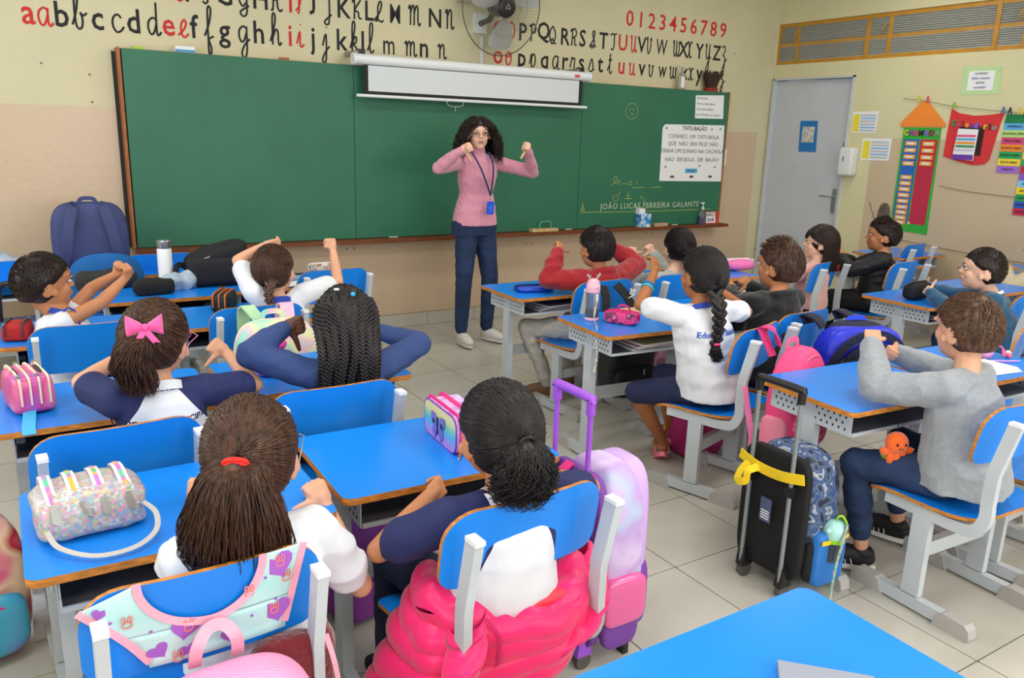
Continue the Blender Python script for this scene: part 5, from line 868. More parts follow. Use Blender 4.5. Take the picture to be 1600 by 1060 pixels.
def puffer():
    t = thing('puffer_jacket', 'hot pink quilted puffer jacket draped round the chair seat of the girl in navy', 'jacket', (-1.86, -4.4, .3))
    cx, cy = -1.895, -4.285
    def roll(u, v):
        a = -PI * 1.15 + PI * 1.30 * u; q = 2 * PI * v; rx, ry = .180, .132; zc = .462 + .022 * math.sin(u * 7 + 1) + .10 * abs(u - .52) ** 1.3
        pr = .036 * (1 + .30 * abs(math.sin(u * 15)) + .12 * math.sin(u * 11)) * (.75 + .35 * math.sin(PI * u))
        return (cx + (rx + pr * math.cos(q) * 1.1) * math.cos(a), cy + (ry + pr * math.cos(q) * .9) * math.sin(a), zc + pr * 1.15 * math.sin(q) + .008 * math.sin(u * 40 + v * 5))
    mb = MB(); mb.surf(roll, 120, 18); mb.build('collar_roll', HP, t, True, angle=180)
    def skirt(u, v):
        a = -PI * 1.22 + PI * 1.30 * u; f = 1 + .05 * math.sin(u * 24) * v; L = max(0, 1 - u * 1.6); flare = .10 * v * L + .012
        k = .024 * abs(math.sin((v * 3.6 + .5 * noise.noise((u * 5, v * 2, 3))) * PI)); nz = .014 * noise.noise((u * 14, v * 5, 1))
        return (cx + (.178 + flare + k + nz) * f * math.cos(a), cy + (.135 + flare * .6 + k * .7 + nz) * f * math.sin(a), .475 - (.085 + .17 * L) * v + .012 * math.sin(u * 17) + .02 * v * math.sin(u * 9))
    mb = MB(); mb.surf(skirt, 110, 44, thick=.025); mb.build('body', HP, t, True, angle=180)
    def slv(pts, nm):
        C2 = catmull(pts, 10)
        def sleeve(u, v):
            q = 2 * PI * v; p = C2[min(int(u * (len(C2) - 1)), len(C2) - 1)]; r = .038 * (1 + .25 * abs(math.sin(u * 15))) * (1 if u < .97 else .5); return (p.x + r * math.cos(q), p.y + r * math.sin(q), p.z + r * .5 * math.cos(q))
        mb = MB(); mb.surf(sleeve, 40, 14); mb.build(nm, HP, t, True, angle=180)
    slv([(cx - .15, cy - .11, .50), (cx - .185, cy - .16, .44), (cx - .22, cy - .15, .34), (cx - .24, cy - .08, .24)], 'sleeve'); slv([(cx + .19, cy - .02, .53), (cx + .20, cy - .08, .47), (cx + .14, cy - .14, .42), (cx + .04, cy - .155, .40)], 'sleeve')
    strip(t, 'zip', [(cx - .13, cy - .155, .52), (cx - .11, cy - .175, .48), (cx - .115, cy - .18, .42)], .008, mat('zip_hot', 'c41860', .4), M.Identity(4), up=(0, -1, 0))
    MB().ell((cx + .03, cy - .115, .497), (.085, .022, .014), seg=20).build('lining', mat('lining_coral', 'ee3a50', .5), t, True, angle=180)
puffer()
tag(MB().box((1.985, -2.22, D + .02), (.14, .09, .04)).build('pencil_box', fab('scarlet', 'c01f30'), smooth=False), 'red box behind the girl in pink, near the wall', 'box')
tag(MB().ell((2.28, -2.50, .60), (.035, .03, .12), e=.6, seg=16, fn=lambda p: (p.x * (.5 + .5 * abs(p.z)), p.y, p.z)).build('sky_blue_strap', mat('strap_cyan', '58a8e0', .5), angle=180), 'sky blue strap hanging beside the boy in the black jacket', 'strap')
place(desk0, (-2.90, -.52, 0), 0, 'blue school desk against the front wall in the left corner under a plastic bag', GD)
tag(MB().ell((-2.85, -.50, D + .06), (.11, .07, .06), e=.6, fn=lambda p: (p.x, p.y, p.z * (1 + .3 * math.sin(p.x * 7)))).build('plastic_bag', PB, angle=180), 'pale plastic bag at the left edge near the front wall', 'plastic bag')
t = thing('school_bag', 'purple bag with a black handle at the left edge behind the boy', 'bag', (-2.90, -1.75, D)); MB().ell((-2.93, -1.68, .73), (.06, .06, .07), e=.5).build('body', fab('lavender', '5a4a9a'), t, True, angle=180)
MB().tube(catmull([(-2.86, -1.70, .66), (-2.85, -1.70, .80), (-2.81, -1.70, .82), (-2.79, -1.70, .78)], 5), .012, 8).build('handle', BLACKP, t, True)
# ---------------------------------------------------------------- people
def cap_(mb, a, ra, b, rb, n=12, sq=1.0):
    a, b = V(a), V(b); d = b - a; L = d.length
    if L < 1e-5: return mb.ell(a, ra, seg=n, ring=8)
    d.normalize(); P, Q = [], []
    for k in range(1, 4): t = PI / 2 * k / 4; P.append(a - d * ra * math.cos(t)); Q.append(ra * math.sin(t))
    P.append(a); Q.append(ra); P.append(b); Q.append(rb)
    for k in range(3, 0, -1): t = PI / 2 * k / 4; P.append(b + d * rb * math.cos(t)); Q.append(rb * math.sin(t))
    return mb.tube([a - d * ra * .999] + P + [b + d * rb * .999], [ra * .08] + Q + [rb * .08], n, flat=(1, sq) if sq != 1 else None)
def loft(mb, rings, yaw, n=22):
    """rings: (centre, half width, half depth)"""
    c, s = math.cos(yaw), math.sin(yaw); vs = []
    for p, a, b in rings:
        for j in range(n):
            t = 2 * PI * j / n; x, y = a * math.copysign(abs(math.cos(t)) ** .85, math.cos(t)), b * math.copysign(abs(math.sin(t)) ** .85, math.sin(t)); vs.append((p[0] + x * c - y * s, p[1] + x * s + y * c, p[2]))
    k = len(rings); fs = [(i * n + j, i * n + (j + 1) % n, (i + 1) * n + (j + 1) % n, (i + 1) * n + j) for i in range(k - 1) for j in range(n)] + [tuple(range(n - 1, -1, -1)), tuple(range((k - 1) * n, k * n))]
    return mb.add(vs, fs)
def fuse(mb, name, m, parent, vox, it=4, wr=0, ws=9, mask=None, fac=.5):
    """voxel-fuse the overlapping volumes into one continuous skin, smooth it, add cloth folds"""
    o = bpy.data.objects.new('tmp', mb.mesh('tmp', m, smooth=False)); C.objects.link(o)
    r = o.modifiers.new('r', 'REMESH'); r.mode = 'VOXEL'; r.voxel_size = vox; s = o.modifiers.new('s', 'SMOOTH'); s.factor = fac; s.iterations = it
    dg = bpy.context.evaluated_depsgraph_get(); me = bpy.data.meshes.new_from_object(o.evaluated_get(dg)); old = o.data; bpy.data.objects.remove(o); bpy.data.meshes.remove(old)
    if wr:
        import numpy as np
        nv = len(me.vertices); co = np.empty(nv * 3, 'f'); me.vertices.foreach_get('co', co); co = co.reshape(-1, 3); nn = np.empty(nv * 3, 'f'); me.vertex_normals.foreach_get('vector', nn); nn = nn.reshape(-1, 3)
        d = np.array([(1 - 2 * abs(noise.noise((float(p[0]) * ws, float(p[1]) * ws, float(p[2]) * ws * 1.7)))) + .5 * noise.noise((float(p[0]) * ws * 2.6, float(p[1]) * ws * 2.6, float(p[2]) * ws * 2.6 + 5)) for p in co], 'f')
        co += nn * (d - .45)[:, None] * wr; me.vertices.foreach_set('co', co.ravel())
    me.materials.clear(); me.materials.append(m); me.shade_smooth(); me.name = name
    if mask:
        at = me.attributes.new('mask', 'FLOAT', 'POINT'); at.data.foreach_set('value', [mask(v.co) for v in me.vertices])
    return link(bpy.data.objects.new(name, me), parent, True)
SKINS = {'light': mat('skin_light', 'd8a183', .5, var=.05, vscale=12, tr=.12, bump=.04, scale=300), 'fair': mat('skin_fair', 'e2b39a', .5, var=.05, vscale=12, tr=.12), 'tan': mat('skin_tan', 'bd7f58', .5, var=.06, vscale=12, tr=.1, bump=.04, scale=300), 'brown': mat('skin_brown', 'a5683f', .48, var=.06, vscale=12, tr=.08), 'dark': mat('skin_dark', '5a3526', .45, var=.08, vscale=12, tr=.05)}
def hairmat(n, c, c2): return mat('hair_' + n, c, .45, var=.2, vscale=90, stretch=(1, 1, .15), col2=c2, spec=.45)
HB, HD, HK = hairmat('brown', '583a2a', '2e1b13'), hairmat('dark_brown', '2a1812', '150c0a'), hairmat('black', '131012', '221b1c')
EYEW = mat('eye_white', 'dcd8d4', .2); IRIS = mat('iris_brown', '2a1610', .15); LIP = mat('lip', 'b06a60', .45); LIPK = mat('lip_child', 'b87462', .5)
HR = (.079, .092, .099); HC = V((0, -.008, .012))
def hl(dy):
    P = [(-1, -.62), (-.4, -.52), (-.24, -.15), (-.1, .10), (.15, .12), (.4, .26), (.7, .42), (1, .48)]
    for (a, p), (b, q) in zip(P, P[1:]):
        if dy <= b: return p + (q - p) * (dy - a) / (b - a)
    return .6
def surfp(d, off=0, s=1): d = V(d).normalized(); return (HC + V((d.x * (HR[0] + off), d.y * (HR[1] + off), d.z * (HR[2] + off)))) * s
def roots(n, front=0, rnd=None):
    r_ = rnd or random; out = []
    while len(out) < n:
        z = r_.uniform(-.7, 1); a = r_.uniform(0, 2 * PI); q = math.sqrt(max(0, 1 - z * z)); d = V((q * math.cos(a), q * math.sin(a), z))
        if z > hl(d.y) + front * (d.y > .2): out.append(d)
    return out
def scalp(par, A, m, off=.006, s=1, front=0, lump=0):
    mb = MB()
    def fn(p):
        h = hl(p.y) + front * (p.y > .2); k = 1 if p.z > h else max(.80, 1 - (h - p.z) * 1.2)
        l = lump * noise.noise((p.x * 5, p.y * 5, p.z * 5))
        return (p.x * k * (1 + l), p.y * k * (1 + l), p.z * k * (1 + l))
    mb.ell(HC * s, ((HR[0] + off) * s, (HR[1] + off) * s, (HR[2] + off) * s), mtx=A, seg=44, ring=32, fn=fn); return mb.build('scalp_hair', m, par, True, angle=180)
def strands(par, A, paths, m, w=.0022, name='hair_strands', n=3, s=1):
    mb = MB()
    for P in paths:
        k = len(P); r_ = [w * s * (1 if i < k - 2 else (.6 if i == k - 2 else .12)) * (.6 if i == 0 else 1) for i in range(k)]; mb.tube([p * s if s != 1 else p for p in P], r_, n, cap=False)
    o = mb.build(name, m, par, A is None, angle=180) if A is None else MB().add(mb.v, mb.f, 0, A).build(name, m, par, True, angle=180); o['kind'] = 'stuff'; return o
def rv(a): return V((random.uniform(-a, a), random.uniform(-a, a), random.uniform(-a, a)))
def hair_short(par, A, m, n=700, L=.03, spike=0, s=1):
    n = int(n * 1.8); H = min(1, L / .032); scalp(par, A, m, .0035 + .003 * H, s, lump=.0); out = []; crown = V((0, -.35, .93))
    for d in roots(n):
        f = (d - crown * d.dot(crown)); f = f.normalized() if f.length > .05 else V((0, 1, 0)); P = []
        f = (f + rv(.35)).normalized(); up = spike * (1 if d.z > .6 and d.y > -.3 else .0)
        for k in range(4): t = k / 3; q = (d + f * t * L / .09 * (1 - up * .6)).normalized(); P.append(surfp(q, .003 + (.003 + .007 * H) * (1 if d.z > 0 else max(.2, 1 + d.z * 1.6)) * math.sin(PI * .62 * t) + up * t * .022))
        out.append(P)
    strands(par, A, out, m, .0012, s=s)
def hair_pulled(par, A, m, tie, n=700, s=1, loose=0):
    n = int(n * 1.5)
    """hair combed over the skull towards the tie direction"""
    scalp(par, A, m, .006, s); out = []; t0 = V(tie).normalized()
    for d in roots(n):
        P = []
        for k in range(6):
            t = k / 5; q = d.lerp(t0, t)
            if q.length < .15: q = V((q.x, q.y, .3))
            P.append(surfp(q, .004 + .005 * math.sin(PI * t) + random.uniform(0, .002) + loose * random.uniform(0, 1) * math.sin(PI * t)))
        out.append(P)
    strands(par, A, out, m, .0013, s=s)
def tail(par, A, m, path, r0, r1, n=260, curl=0, w=.0022, name='ponytail', fr=30, s=1):
    C_ = catmull(path, 4); k = len(C_); out = []; n = int(n * 1.7)
    for i in range(n):
        a = random.uniform(0, 2 * PI); q = math.sqrt(random.random()); ph = random.uniform(0, 6.28); end = random.uniform(.55, 1.0) ** .8; P = []; off = rv(.15)
        for j in range(k):
            t = j / (k - 1)
            if t > end: break
            r_ = (r0 * (1 - t) + r1 * t) * (.45 + 1.1 * math.sin(PI * min(1, .12 + .75 * t))) * q; c = curl * min(1, t * 1.6) + .004 * math.sin(i * 1.7 + t * 5)
            P.append(C_[j] + V((math.cos(a) * r_ + c * math.sin(ph + t * fr), math.sin(a) * r_ + c * math.cos(ph * 1.3 + t * fr), off.z * .02 * t)))
        if len(P) > 3: out.append(P)
    core = MB(); rr = [max(.003, (r0 * (1 - j / (k - 1)) + r1 * j / (k - 1)) * (.35 + .8 * math.sin(PI * min(1, .12 + .75 * j / (k - 1)))) * (.35 + .35 * min(1, j / 5))) for j in range(k - 2)]
    core.tube(C_[:k - 2], rr, 12, mtx=A); core.build(name + '_core', m, par, True, angle=180); strands(par, A, out, m, w, name, s=s)
def braid(par, A, m, path, r=.014, name='braid', taper=.6):
    C_ = catmull(path, 12); mb = MB(); L = 0; pos = [0]
    for a, b in zip(C_, C_[1:]): L += (b - a).length; pos.append(L)
    n = max(4, int(L / (r * .62))); side = random.choice((-1, 1))
    for i in range(n):
        t = L * i / n; j = max(q for q in range(len(pos)) if pos[q] <= t); j = min(j, len(C_) - 2); p = C_[j].lerp(C_[j + 1], (t - pos[j]) / max(1e-6, pos[j + 1] - pos[j])); d = (C_[j + 1] - C_[j]).normalized()
        w = d.cross(V((0, 1, 0))); w = w.normalized() if w.length > .1 else V((1, 0, 0)); k = r * (1 - (1 - taper) * i / n)
        c = p + w * side * k * .55; e = d * k * 1.05 + w * -side * k * .9
        cap_(mb, c - e * .55, k * .55, c + e * .75, k * .62, 8); side = -side
    mb.add([], []); o = MB().add(mb.v, mb.f, 0, A).build(name, m, par, True, angle=180); return C_[-1]
# ------------------------------------------------------------ hands, heads, bodies
def hand(mb, W_, h, t, side, pose='fist', s=1.0):
    h = V(h).normalized(); t = V(t); t = (t - h * t.dot(h)).normalized(); n = h.cross(t) if side > 0 else t.cross(h); n.normalize(); W_ = V(W_)
    K = W_ + h * .052 * s; cap_(mb, W_ - h * .01, .0175 * s, W_ + h * .02 * s, .019 * s)
    offs = (.021, .007, -.007, -.020)
    for o in offs: cap_(mb, W_ + h * .012 * s + t * o * .7 * s, .0115 * s, K + t * o * s, .0098 * s)
    cap_(mb, W_ + h * .02 * s + t * .012 * s - n * .006 * s, .013 * s, W_ + h * .04 * s + t * .02 * s - n * .004 * s, .012 * s)
    for i, o in enumerate(offs):
        l = (.026, .029, .027, .022)[i] * s; b = K + t * o * s; r = (.0078, .0080, .0077, .0068)[i] * s
        if pose in ('fist', 'closed'): D3 = [(.35, -.94), (-.75, -.66), (-.8, .3)]
        elif pose == 'curl': D3 = [(.85, -.5), (.25, -.97), (-.4, -.9)]
        else: D3 = [(.98, -.15 - .05 * i), (.95, -.3), (.85, -.5)]
        for q, (c, d) in enumerate(D3):
            e = b + (h * c + n * d) * l * (1, .8, .6)[q]; cap_(mb, b, r, e, r * .92, 8); b = e; r *= .92
    b = W_ + h * .018 * s + t * .020 * s; e = b + (t * .8 + h * .35) * .026 * s; cap_(mb, b, .011 * s, e, .0095 * s, 8)
    if pose == 'closed': e = b + (t * .45 + h * .6 - n * .6) * .022 * s; cap_(mb, b, .011 * s, e, .0095 * s, 8); t2 = (h * .5 - n * .3 - t * .9).normalized()
    elif pose == 'grip': t2 = (t * .35 + h * .5 - n * .9).normalized()
    else: t2 = (t * .98 + h * .1).normalized()
    f = e + t2 * .020 * s; cap_(mb, e, .0095 * s, f, .0085 * s, 8); cap_(mb, f, .0085 * s, f + (t2 + t * .15) * .014 * s, .0070 * s, 8)
def headvol(mb, A, s=1, adult=0):
    B = MB(); B.ell((0, -.012, .020), (.074, .086, .084), seg=24, ring=16); B.ell((0, .018, -.028), (.058, .064, .066), seg=20, ring=14); B.ell((0, .052, -.062 - .006 * adult), (.028, .026, .026)); B.ell((0, .035, .035), (.062, .052, .048))
    for q in (-1, 1): B.ell((q * .033, .052, -.018), (.021, .021, .022)); B.ell((q * .030, .074, .026), (.022, .010, .008))
    cap_(B, (0, .078, .012), .0075, (0, .092, -.010), .0095); 
    for q in (-1, 1): B.ell((q * .0085, .086, -.013), (.0065, .008, .006)); B.ell((q * .078, -.004, -.004), (.008, .020, .030), mtx=M.Rotation(R(q * -14), 4, 'Z')); B.ell((q * .076, .004, -.020), (.008, .012, .014))
    B.ell((0, .080, -.036), (.019, .010, .0055)); B.ell((0, .078, -.045), (.016, .010, .0055))
    mb.add([v * s for v in B.v], B.f, 0, A)
def face(par, A, s=1, brow=None, closed=False):
    B = A @ M.Diagonal((s, s, s, 1))
    for q in (-1, 1):
        e = MB().ell((q * .031, .0725, .010), (.0120, .0085, .0062), mtx=B, seg=14, ring=10).build('eye', EYEW, par, True, angle=180)
        MB().ell((q * .030, .0782, .0100), (.0060, .0036, .0060), mtx=B, seg=12, ring=8).build('iris', IRIS, e, True, angle=180)
        MB().tube(catmull([B @ V(p) for p in ((q * .017, .0835, .0145), (q * .031, .0862, .0192), (q * .046, .0755, .0150))], 3), .0016 * s, 5).build('eyelashes', HK, par, True)
        MB().tube(catmull([B @ V(p) for p in ((q * .014, .0850, .029), (q * .032, .0830, .035), (q * .052, .068, .030))], 3), .0028 * s, 5, flat=(1, .5)).build('eyebrow', brow or HD, par, True)
    ad = s != 1; mb = MB(); mb.ell((0, .0845 if ad else .0825, -.0365), (.0185, .0075, .0042), mtx=B, seg=14, ring=8); mb.ell((0, .0835 if ad else .0815, -.0440), (.0150, .0075, .0045), mtx=B, seg=14, ring=8); mb.build('lips', LIP if ad else LIPK, par, True, angle=180)['kind'] = 'stuff'
def glasses(par, A, m, s=1, w=.021, full=True):
    g = MB()
    for q in (-1, 1):
        g.tube([(q * .033 + w * math.cos(a * PI / 9), .100 - .006 * abs(math.cos(a * PI / 9)) ** 2, .008 + w * .82 * math.sin(a * PI / 9)) for a in range(18)], .0013, 5, closed=True); g.tube([(q * (.033 + w), .094, .012), (q * .082, .07, .012), (q * .086, .0, .008), (q * .084, -.015, -.006)], .0013, 5)
    g.tube([(-.012, .1, .010), (0, .104, .013), (.012, .1, .010)], .0013, 5); MB().add([v * s for v in g.v], g.f, 0, A).build('glasses', m, par, True)
def HM(c, rz, pitch=0, roll=0): return T(*c) @ M.Rotation(R(rz), 4, 'Z') @ M.Rotation(R(pitch), 4, 'X') @ M.Rotation(R(roll), 4, 'Y')
def shoe(par, toe_yaw, ankle, m, solem, L=.20, name='shoe', s=1):
    A = T(ankle[0], ankle[1], 0) @ M.Rotation(toe_yaw, 4, 'Z') @ M.Translation((0, 0, max(0, ankle[2] - .075)))
    o = MB(); o.ell((0, L * .27, .042), (.036 * s, L * .50, .040), mtx=A, seg=26, ring=16, e=.8, fn=lambda p: (p.x * (1 + .12 * p.y), p.y, p.z * (1 - .42 * max(0, p.y)) - (.25 * max(0, p.y)))); o.ell((0, -.005, .062), (.031 * s, .042, .030), mtx=A, seg=20, ring=12)
    sh = o.build(name, m, par, True, angle=180); out = [((.034 + .004 * math.sin(a)) * s * math.cos(a), L * .27 + L * .52 * math.sin(a)) for a in [2 * PI * k / 24 for k in range(24)]]
    MB().prism(out, 0.0, .018, mtx=A).build('sole', solem, sh, True, angle=40)
    if solem is SOLEW and m is SHK:
        for q in (-1, 1):
            for k in range(5): MB().tube([A @ V((q * .037 * s, L * (.12 + .09 * k), .022)), A @ V((q * .030 * s, L * (.17 + .09 * k), .056))], .0018, 5).build('white_stripe', solem, sh, True)
    for k in range(4): MB().tube([A @ V((-.017, L * (.28 + .09 * k), .074 - .008 * k)), A @ V((0, L * (.28 + .09 * k), .081 - .009 * k)), A @ V((.017, L * (.28 + .09 * k), .074 - .008 * k))], .0018, 5).build('lace', solem, sh, True)
    return sh
def person(label, N, hc, head, arms, skin, shirt, sleeve='short', yaw=0, pelvis=None, legs=None, pants=None, vox=.0045, k=1.0, hood=False, mask=None, hem=.0, shoes=None, loose=.0, floor_y=None, hw=.12, wr=.004, cuff=None, shorts=False, sitz=.45, shirtname='shirt', pantsname='trousers', thick=0, collar=None, adult=0, headk=1.0, hands=1.0, hk=.93, shL=.19):
    N = V(N); y = R(yaw); fw = V((-math.sin(y), math.cos(y), 0)); rt_ = V((math.cos(y), math.sin(y), 0)); Pv = V(pelvis) if pelvis else V((N.x, N.y + .02, sitz + .01)) - fw * .0
    kh = headk if adult else 1.10; hc = V(hc) - V((0, 0, 0 if adult else .010)); root = thing('person', label, 'person', (Pv.x, Pv.y, 0)); A = HM(hc, *head) @ (M.Identity(4) if adult else M.Diagonal((kh, kh, kh, 1))); sk = SKINS[skin]; b = MB(); sh = MB(); headvol(b, A, k * headk if adult else 1, adult); nk = A @ V((0, -.022, -.055)) 
    cap_(b, nk, .037 * k, N + V((0, 0, -.01)), .042 * k)
    w = hw / .12; up = V((0, 0, 1)); lerp = lambda t: Pv.lerp(N, t)
    loft(b, [(lerp(-.1), .09 * w, .07), (lerp(0), .105 * w, .08), (lerp(.4), .088 * w, .065), (lerp(.75), .100 * w, .068), (lerp(.92), .095 * w, .05), (lerp(1.02), .04, .035)], y)
    e = .012 + loose
    body_r = [(lerp(-.05 - hem), (.113 + e) * w, .098 + e), (lerp(.12), (.110 + e) * w, .092 + e), (lerp(.4), (.100 + e) * w, .078 + e), (lerp(.72), (.108 + e * .7) * w, .078 + e * .8), (lerp(.88), (.104 + e * .5) * w, .064 + e * .6), (lerp(.97), .062 * w, .05 + e * .3), (lerp(1.02), .054, .048)]
    if adult: body_r = [(lerp(-.13), .166, .122), (lerp(.1), .152, .108), (lerp(.38), .122, .085), (lerp(.66), .145, .105), (lerp(.86), .140, .082), (lerp(.96), .085, .06), (lerp(1.03), .05, .048)]
    loft(sh, body_r, y)
    g = .006 + thick
    for a in arms:
        s_, S_, E_, W_, hd, th, pose = a; S_, E_, W_ = V(S_), V(E_), V(W_); q = k * (1.12 if adult else 1)
        cap_(b, N + rt_ * s_ * .05 - up * .03, .03, S_, .036 * q); cap_(b, S_, .034 * q, E_, .027 * q); cap_(b, E_, .0275 * q, E_.lerp(W_, .35), .0265 * q); cap_(b, E_.lerp(W_, .35), .0265 * q, W_, .0175 * q); hand(b, W_, hd, th, s_, pose, hands * (1.12 if adult else .92 * k))
        cap_(sh, N + rt_ * s_ * .03 - up * .035, .045 + g, S_, .042 * q + g)
        if sleeve == 'short': cap_(sh, S_, .044 * q + g, S_.lerp(E_, .70), .043 * q + g, 16)
        elif sleeve == 'long': cap_(sh, S_, .040 * q + g, E_, .034 * q + g, 16); cap_(sh, E_, .034 * q + g, E_.lerp(W_, .55), .031 * q + g, 16); cap_(sh, E_.lerp(W_, .5), .031 * q + g, E_.lerp(W_, .96), .0215 * q + g * .8, 16)
    if hood:
        c0 = N + V((0, 0, -.005)); sh.tube([c0 + rt_ * math.cos(a * PI / 8) * .072 + fw * math.sin(a * PI / 8) * .06 + up * (.004 - .022 * math.sin(a * PI / 8)) for a in range(16)], .021, 10, closed=True); sh.ell(N - fw * .062 + V((0, 0, -.045)), (.085, .034, .06), mtx=None, seg=20)
    bodyless = legs is None
    pn = MB(); feet = []
    if not bodyless:
        for s_, Hh, Kn, An, ty in legs:
            Hh, Kn, An = V(Hh), V(Kn), V(An); q = k * (1.18 if adult else 1)
            cap_(b, Hh, .058 * q, Kn, .040 * q); cap_(b, Kn, .040 * q, Kn.lerp(An, .35), .040 * q); cap_(b, Kn.lerp(An, .35), .040 * q, An, .024 * q)
            tf = V((-math.sin(ty), math.cos(ty), 0)); cap_(b, An + V((0, 0, -.025)), .024 * q, An + tf * .10 + V((0, 0, -.045)), .020 * q)
            if pants:
                cap_(pn, Hh - V((0, 0, .0)), .074 * q, Kn, .052 * q, 16)
                if shorts: pass
                else: cap_(pn, Kn, .052 * q, Kn.lerp(An, .5), .046 * q, 16); cap_(pn, Kn.lerp(An, .5), .046 * q, Kn.lerp(An, hk), .036 * q + .004, 16)
            feet.append((ty, An))
        if pants: loft(pn, [(lerp(-.30 if adult else -.13), (.135 if adult else .10) * w, .105), (lerp(-.12 if adult else -.02), (.121) * w * (1.14 if adult else 1), .115 if adult else .10), (lerp(.12), .105 * w, .088), (lerp(.2), .10 * w, .08)], y)
    fuse(b, 'body', sk, root, vox, 2, fac=.4)
    so = fuse(sh, shirtname, shirt, root, max(.005, vox), 5, wr=wr, mask=mask)
    if pants and not bodyless: fuse(pn, pantsname, pants, root, max(.0055, vox), 4, wr=wr * .8)
    if shoes:
        for ty, An in feet: shoe(root, ty, An, shoes[0], shoes[1], s=1.05 if adult else .95, L=.235 if adult else shL)
    if collar:
        cm, cr = collar; c0 = N + V((0, 0, -.010)); hh_ = cr * 2.6
        def cf(u, v):
            a = 2 * PI * u; q = 1 - .16 * v; return c0 + rt_ * math.cos(a) * .063 * q + fw * math.sin(a) * .057 * q + up * (hh_ * v - .008 - .024 * math.sin(a))
        MB().surf(cf, 32, 4, thick=-.004).build('collar', cm, root, True, angle=60)
    return root, A, so
def wrap_text(par, txt, size, c, right, so, m, bend=0, off=.0018, sp=1.0, name='shirt_lettering', out=None, bold=.0006):
    """letters laid on the cloth: cast each vertex onto the shirt"""
    right = V(right).normalized(); up = V((0, 0, 1)); out = V(out) if out else right.cross(up); c = V(c); me = text_mesh(txt, size, M.Identity(4), m, ext=0, bold=bold, sp=sp, name=name)
    bm = bmesh.new(); bm.from_mesh(me); bmesh.ops.subdivide_edges(bm, edges=[e for e in bm.edges if e.calc_length() > size * .25], cuts=1); bm.to_mesh(me); bm.free()
    tr = BVHTree.FromPolygons([v.co for v in so.data.vertices], [tuple(p.vertices) for p in so.data.polygons])
    for v in me.vertices:
        p = c + right * v.co.x + up * (v.co.y + bend * v.co.x ** 2) + out * .3; h = tr.ray_cast(p, -out)
        v.co = (h[0] + out * off) if h[0] is not None else c + out * off * 0 + right * v.co.x + up * v.co.y
    link(bpy.data.objects.new(name, me), par, True)
SHW = mat('shirt_white_cotton', 'dfe2ea', .8, bump=.12, scale=30, sheen=.2); NV = '20285a'
RAG = mat('shirt_raglan_navy', 'dadde6', .8, bump=.12, scale=30, mask=NV); RAG2 = mat('shirt_raglan_blue', 'dfe3ea', .8, bump=.15, scale=30, mask='2f4478')
def raglan(N, hw, slope=.55, k=.055, lowcut=.17):      # white back panel, coloured shoulders and sleeves
    N = V(N)
    def f(p): d = abs(p.x - N.x); dz = N.z - p.z; return d - (k + slope * max(0, dz)) if dz < lowcut else -.1 + (d - (k + slope * lowcut)) * .6
    return f
JEAN = mat('denim_dark', '1f3358', .8, bump=.3, scale=120, var=.25, vscale=10); NVP = mat('navy_track_cotton', '171f3c', .85, bump=.15, scale=40)
SHK, SHWH, SOLE, SOLEW = mat('shoe_black', '15151a', .6), mat('shoe_white', 'd8d4d0', .6), mat('sole_grey', 'a8a29c', .6), mat('sole_white', 'dcdad6', .5)
def seat_legs(N, dy=.0, kz=.415, ky=.30, ax=.0, ay=.24, spread=.07, yaw=0, wx=.075):
    N = V(N); c, s = math.cos(R(yaw)), math.sin(R(yaw)); g = lambda x, y_, z: (N.x + x * c - y_ * s, N.y + x * s + y_ * c, z)
    return [(q, g(q * .06, .03 + dy, .455), g(q * (wx + spread * .3), ky + dy, kz + .03), g(q * wx + ax, ay + dy, .085), R(yaw)) for q in (-1, 1)]
# ---------------------------------------------------------------- 1 teacher
PK = mat('ribbed_pink_knit', 'd58fa6', .8, sheen=.3); nt = PK.node_tree; tc = nt.nodes.new('ShaderNodeTexCoord'); wv = nt.nodes.new('ShaderNodeTexWave'); wv.bands_direction = 'X'; wv.inputs['Scale'].default_value = 26; bp = nt.nodes.new('ShaderNodeBump'); bp.inputs['Strength'].default_value = .6; bp.inputs['Distance'].default_value = .004
nt.links.new(tc.outputs['Object'], wv.inputs[0]); nt.links.new(wv.outputs['Fac'], bp.inputs['Height']); nt.links.new(bp.outputs[0], nt.nodes['Principled BSDF'].inputs['Normal'])
tp, A, so = person('woman in pink ribbed turtleneck and jeans standing before the chalkboard, thumbs pointing down', (.045, -.72, 1.36), (.03, -.735, 1.495), (163, -3, 3),
    [(1, (-.105, -.70, 1.305), (-.325, -.84, 1.275), (-.225, -.965, 1.395), (.75, -.35, .35), (.45, -.2, -.95), 'fist'), (-1, (.20, -.70, 1.305), (.475, -.76, 1.245), (.335, -.90, 1.40), (-.75, -.3, .5), (-.35, -.1, -.95), 'fist')],
    'fair', PK, 'long', yaw=180, pelvis=(.04, -.69, .93), legs=[(-1, (-.022, -.69, .83), (-.058, -.72, .49), (-.058, -.69, .09), R(176)), (1, (.118, -.69, .83), (.160, -.715, .49), (.168, -.665, .09), R(200))], pants=JEAN, vox=.005, k=1.0, adult=1, hw=.15, shoes=(SHWH, SOLEW), wr=.004, shirtname='turtleneck', pantsname='jeans', headk=1.04)
cap_(mb := MB(), (.045, -.715, 1.35), .052, (.035, -.728, 1.405), .047, 20); mb.build('turtleneck_collar', PK, tp, True, angle=180)
face(tp, A, 1.04); glasses(tp, A, mat('metal_frame', '5a4a48', .3, metal=.8), 1.04)
scalp(tp, A, HD, .008, 1.04); out = []
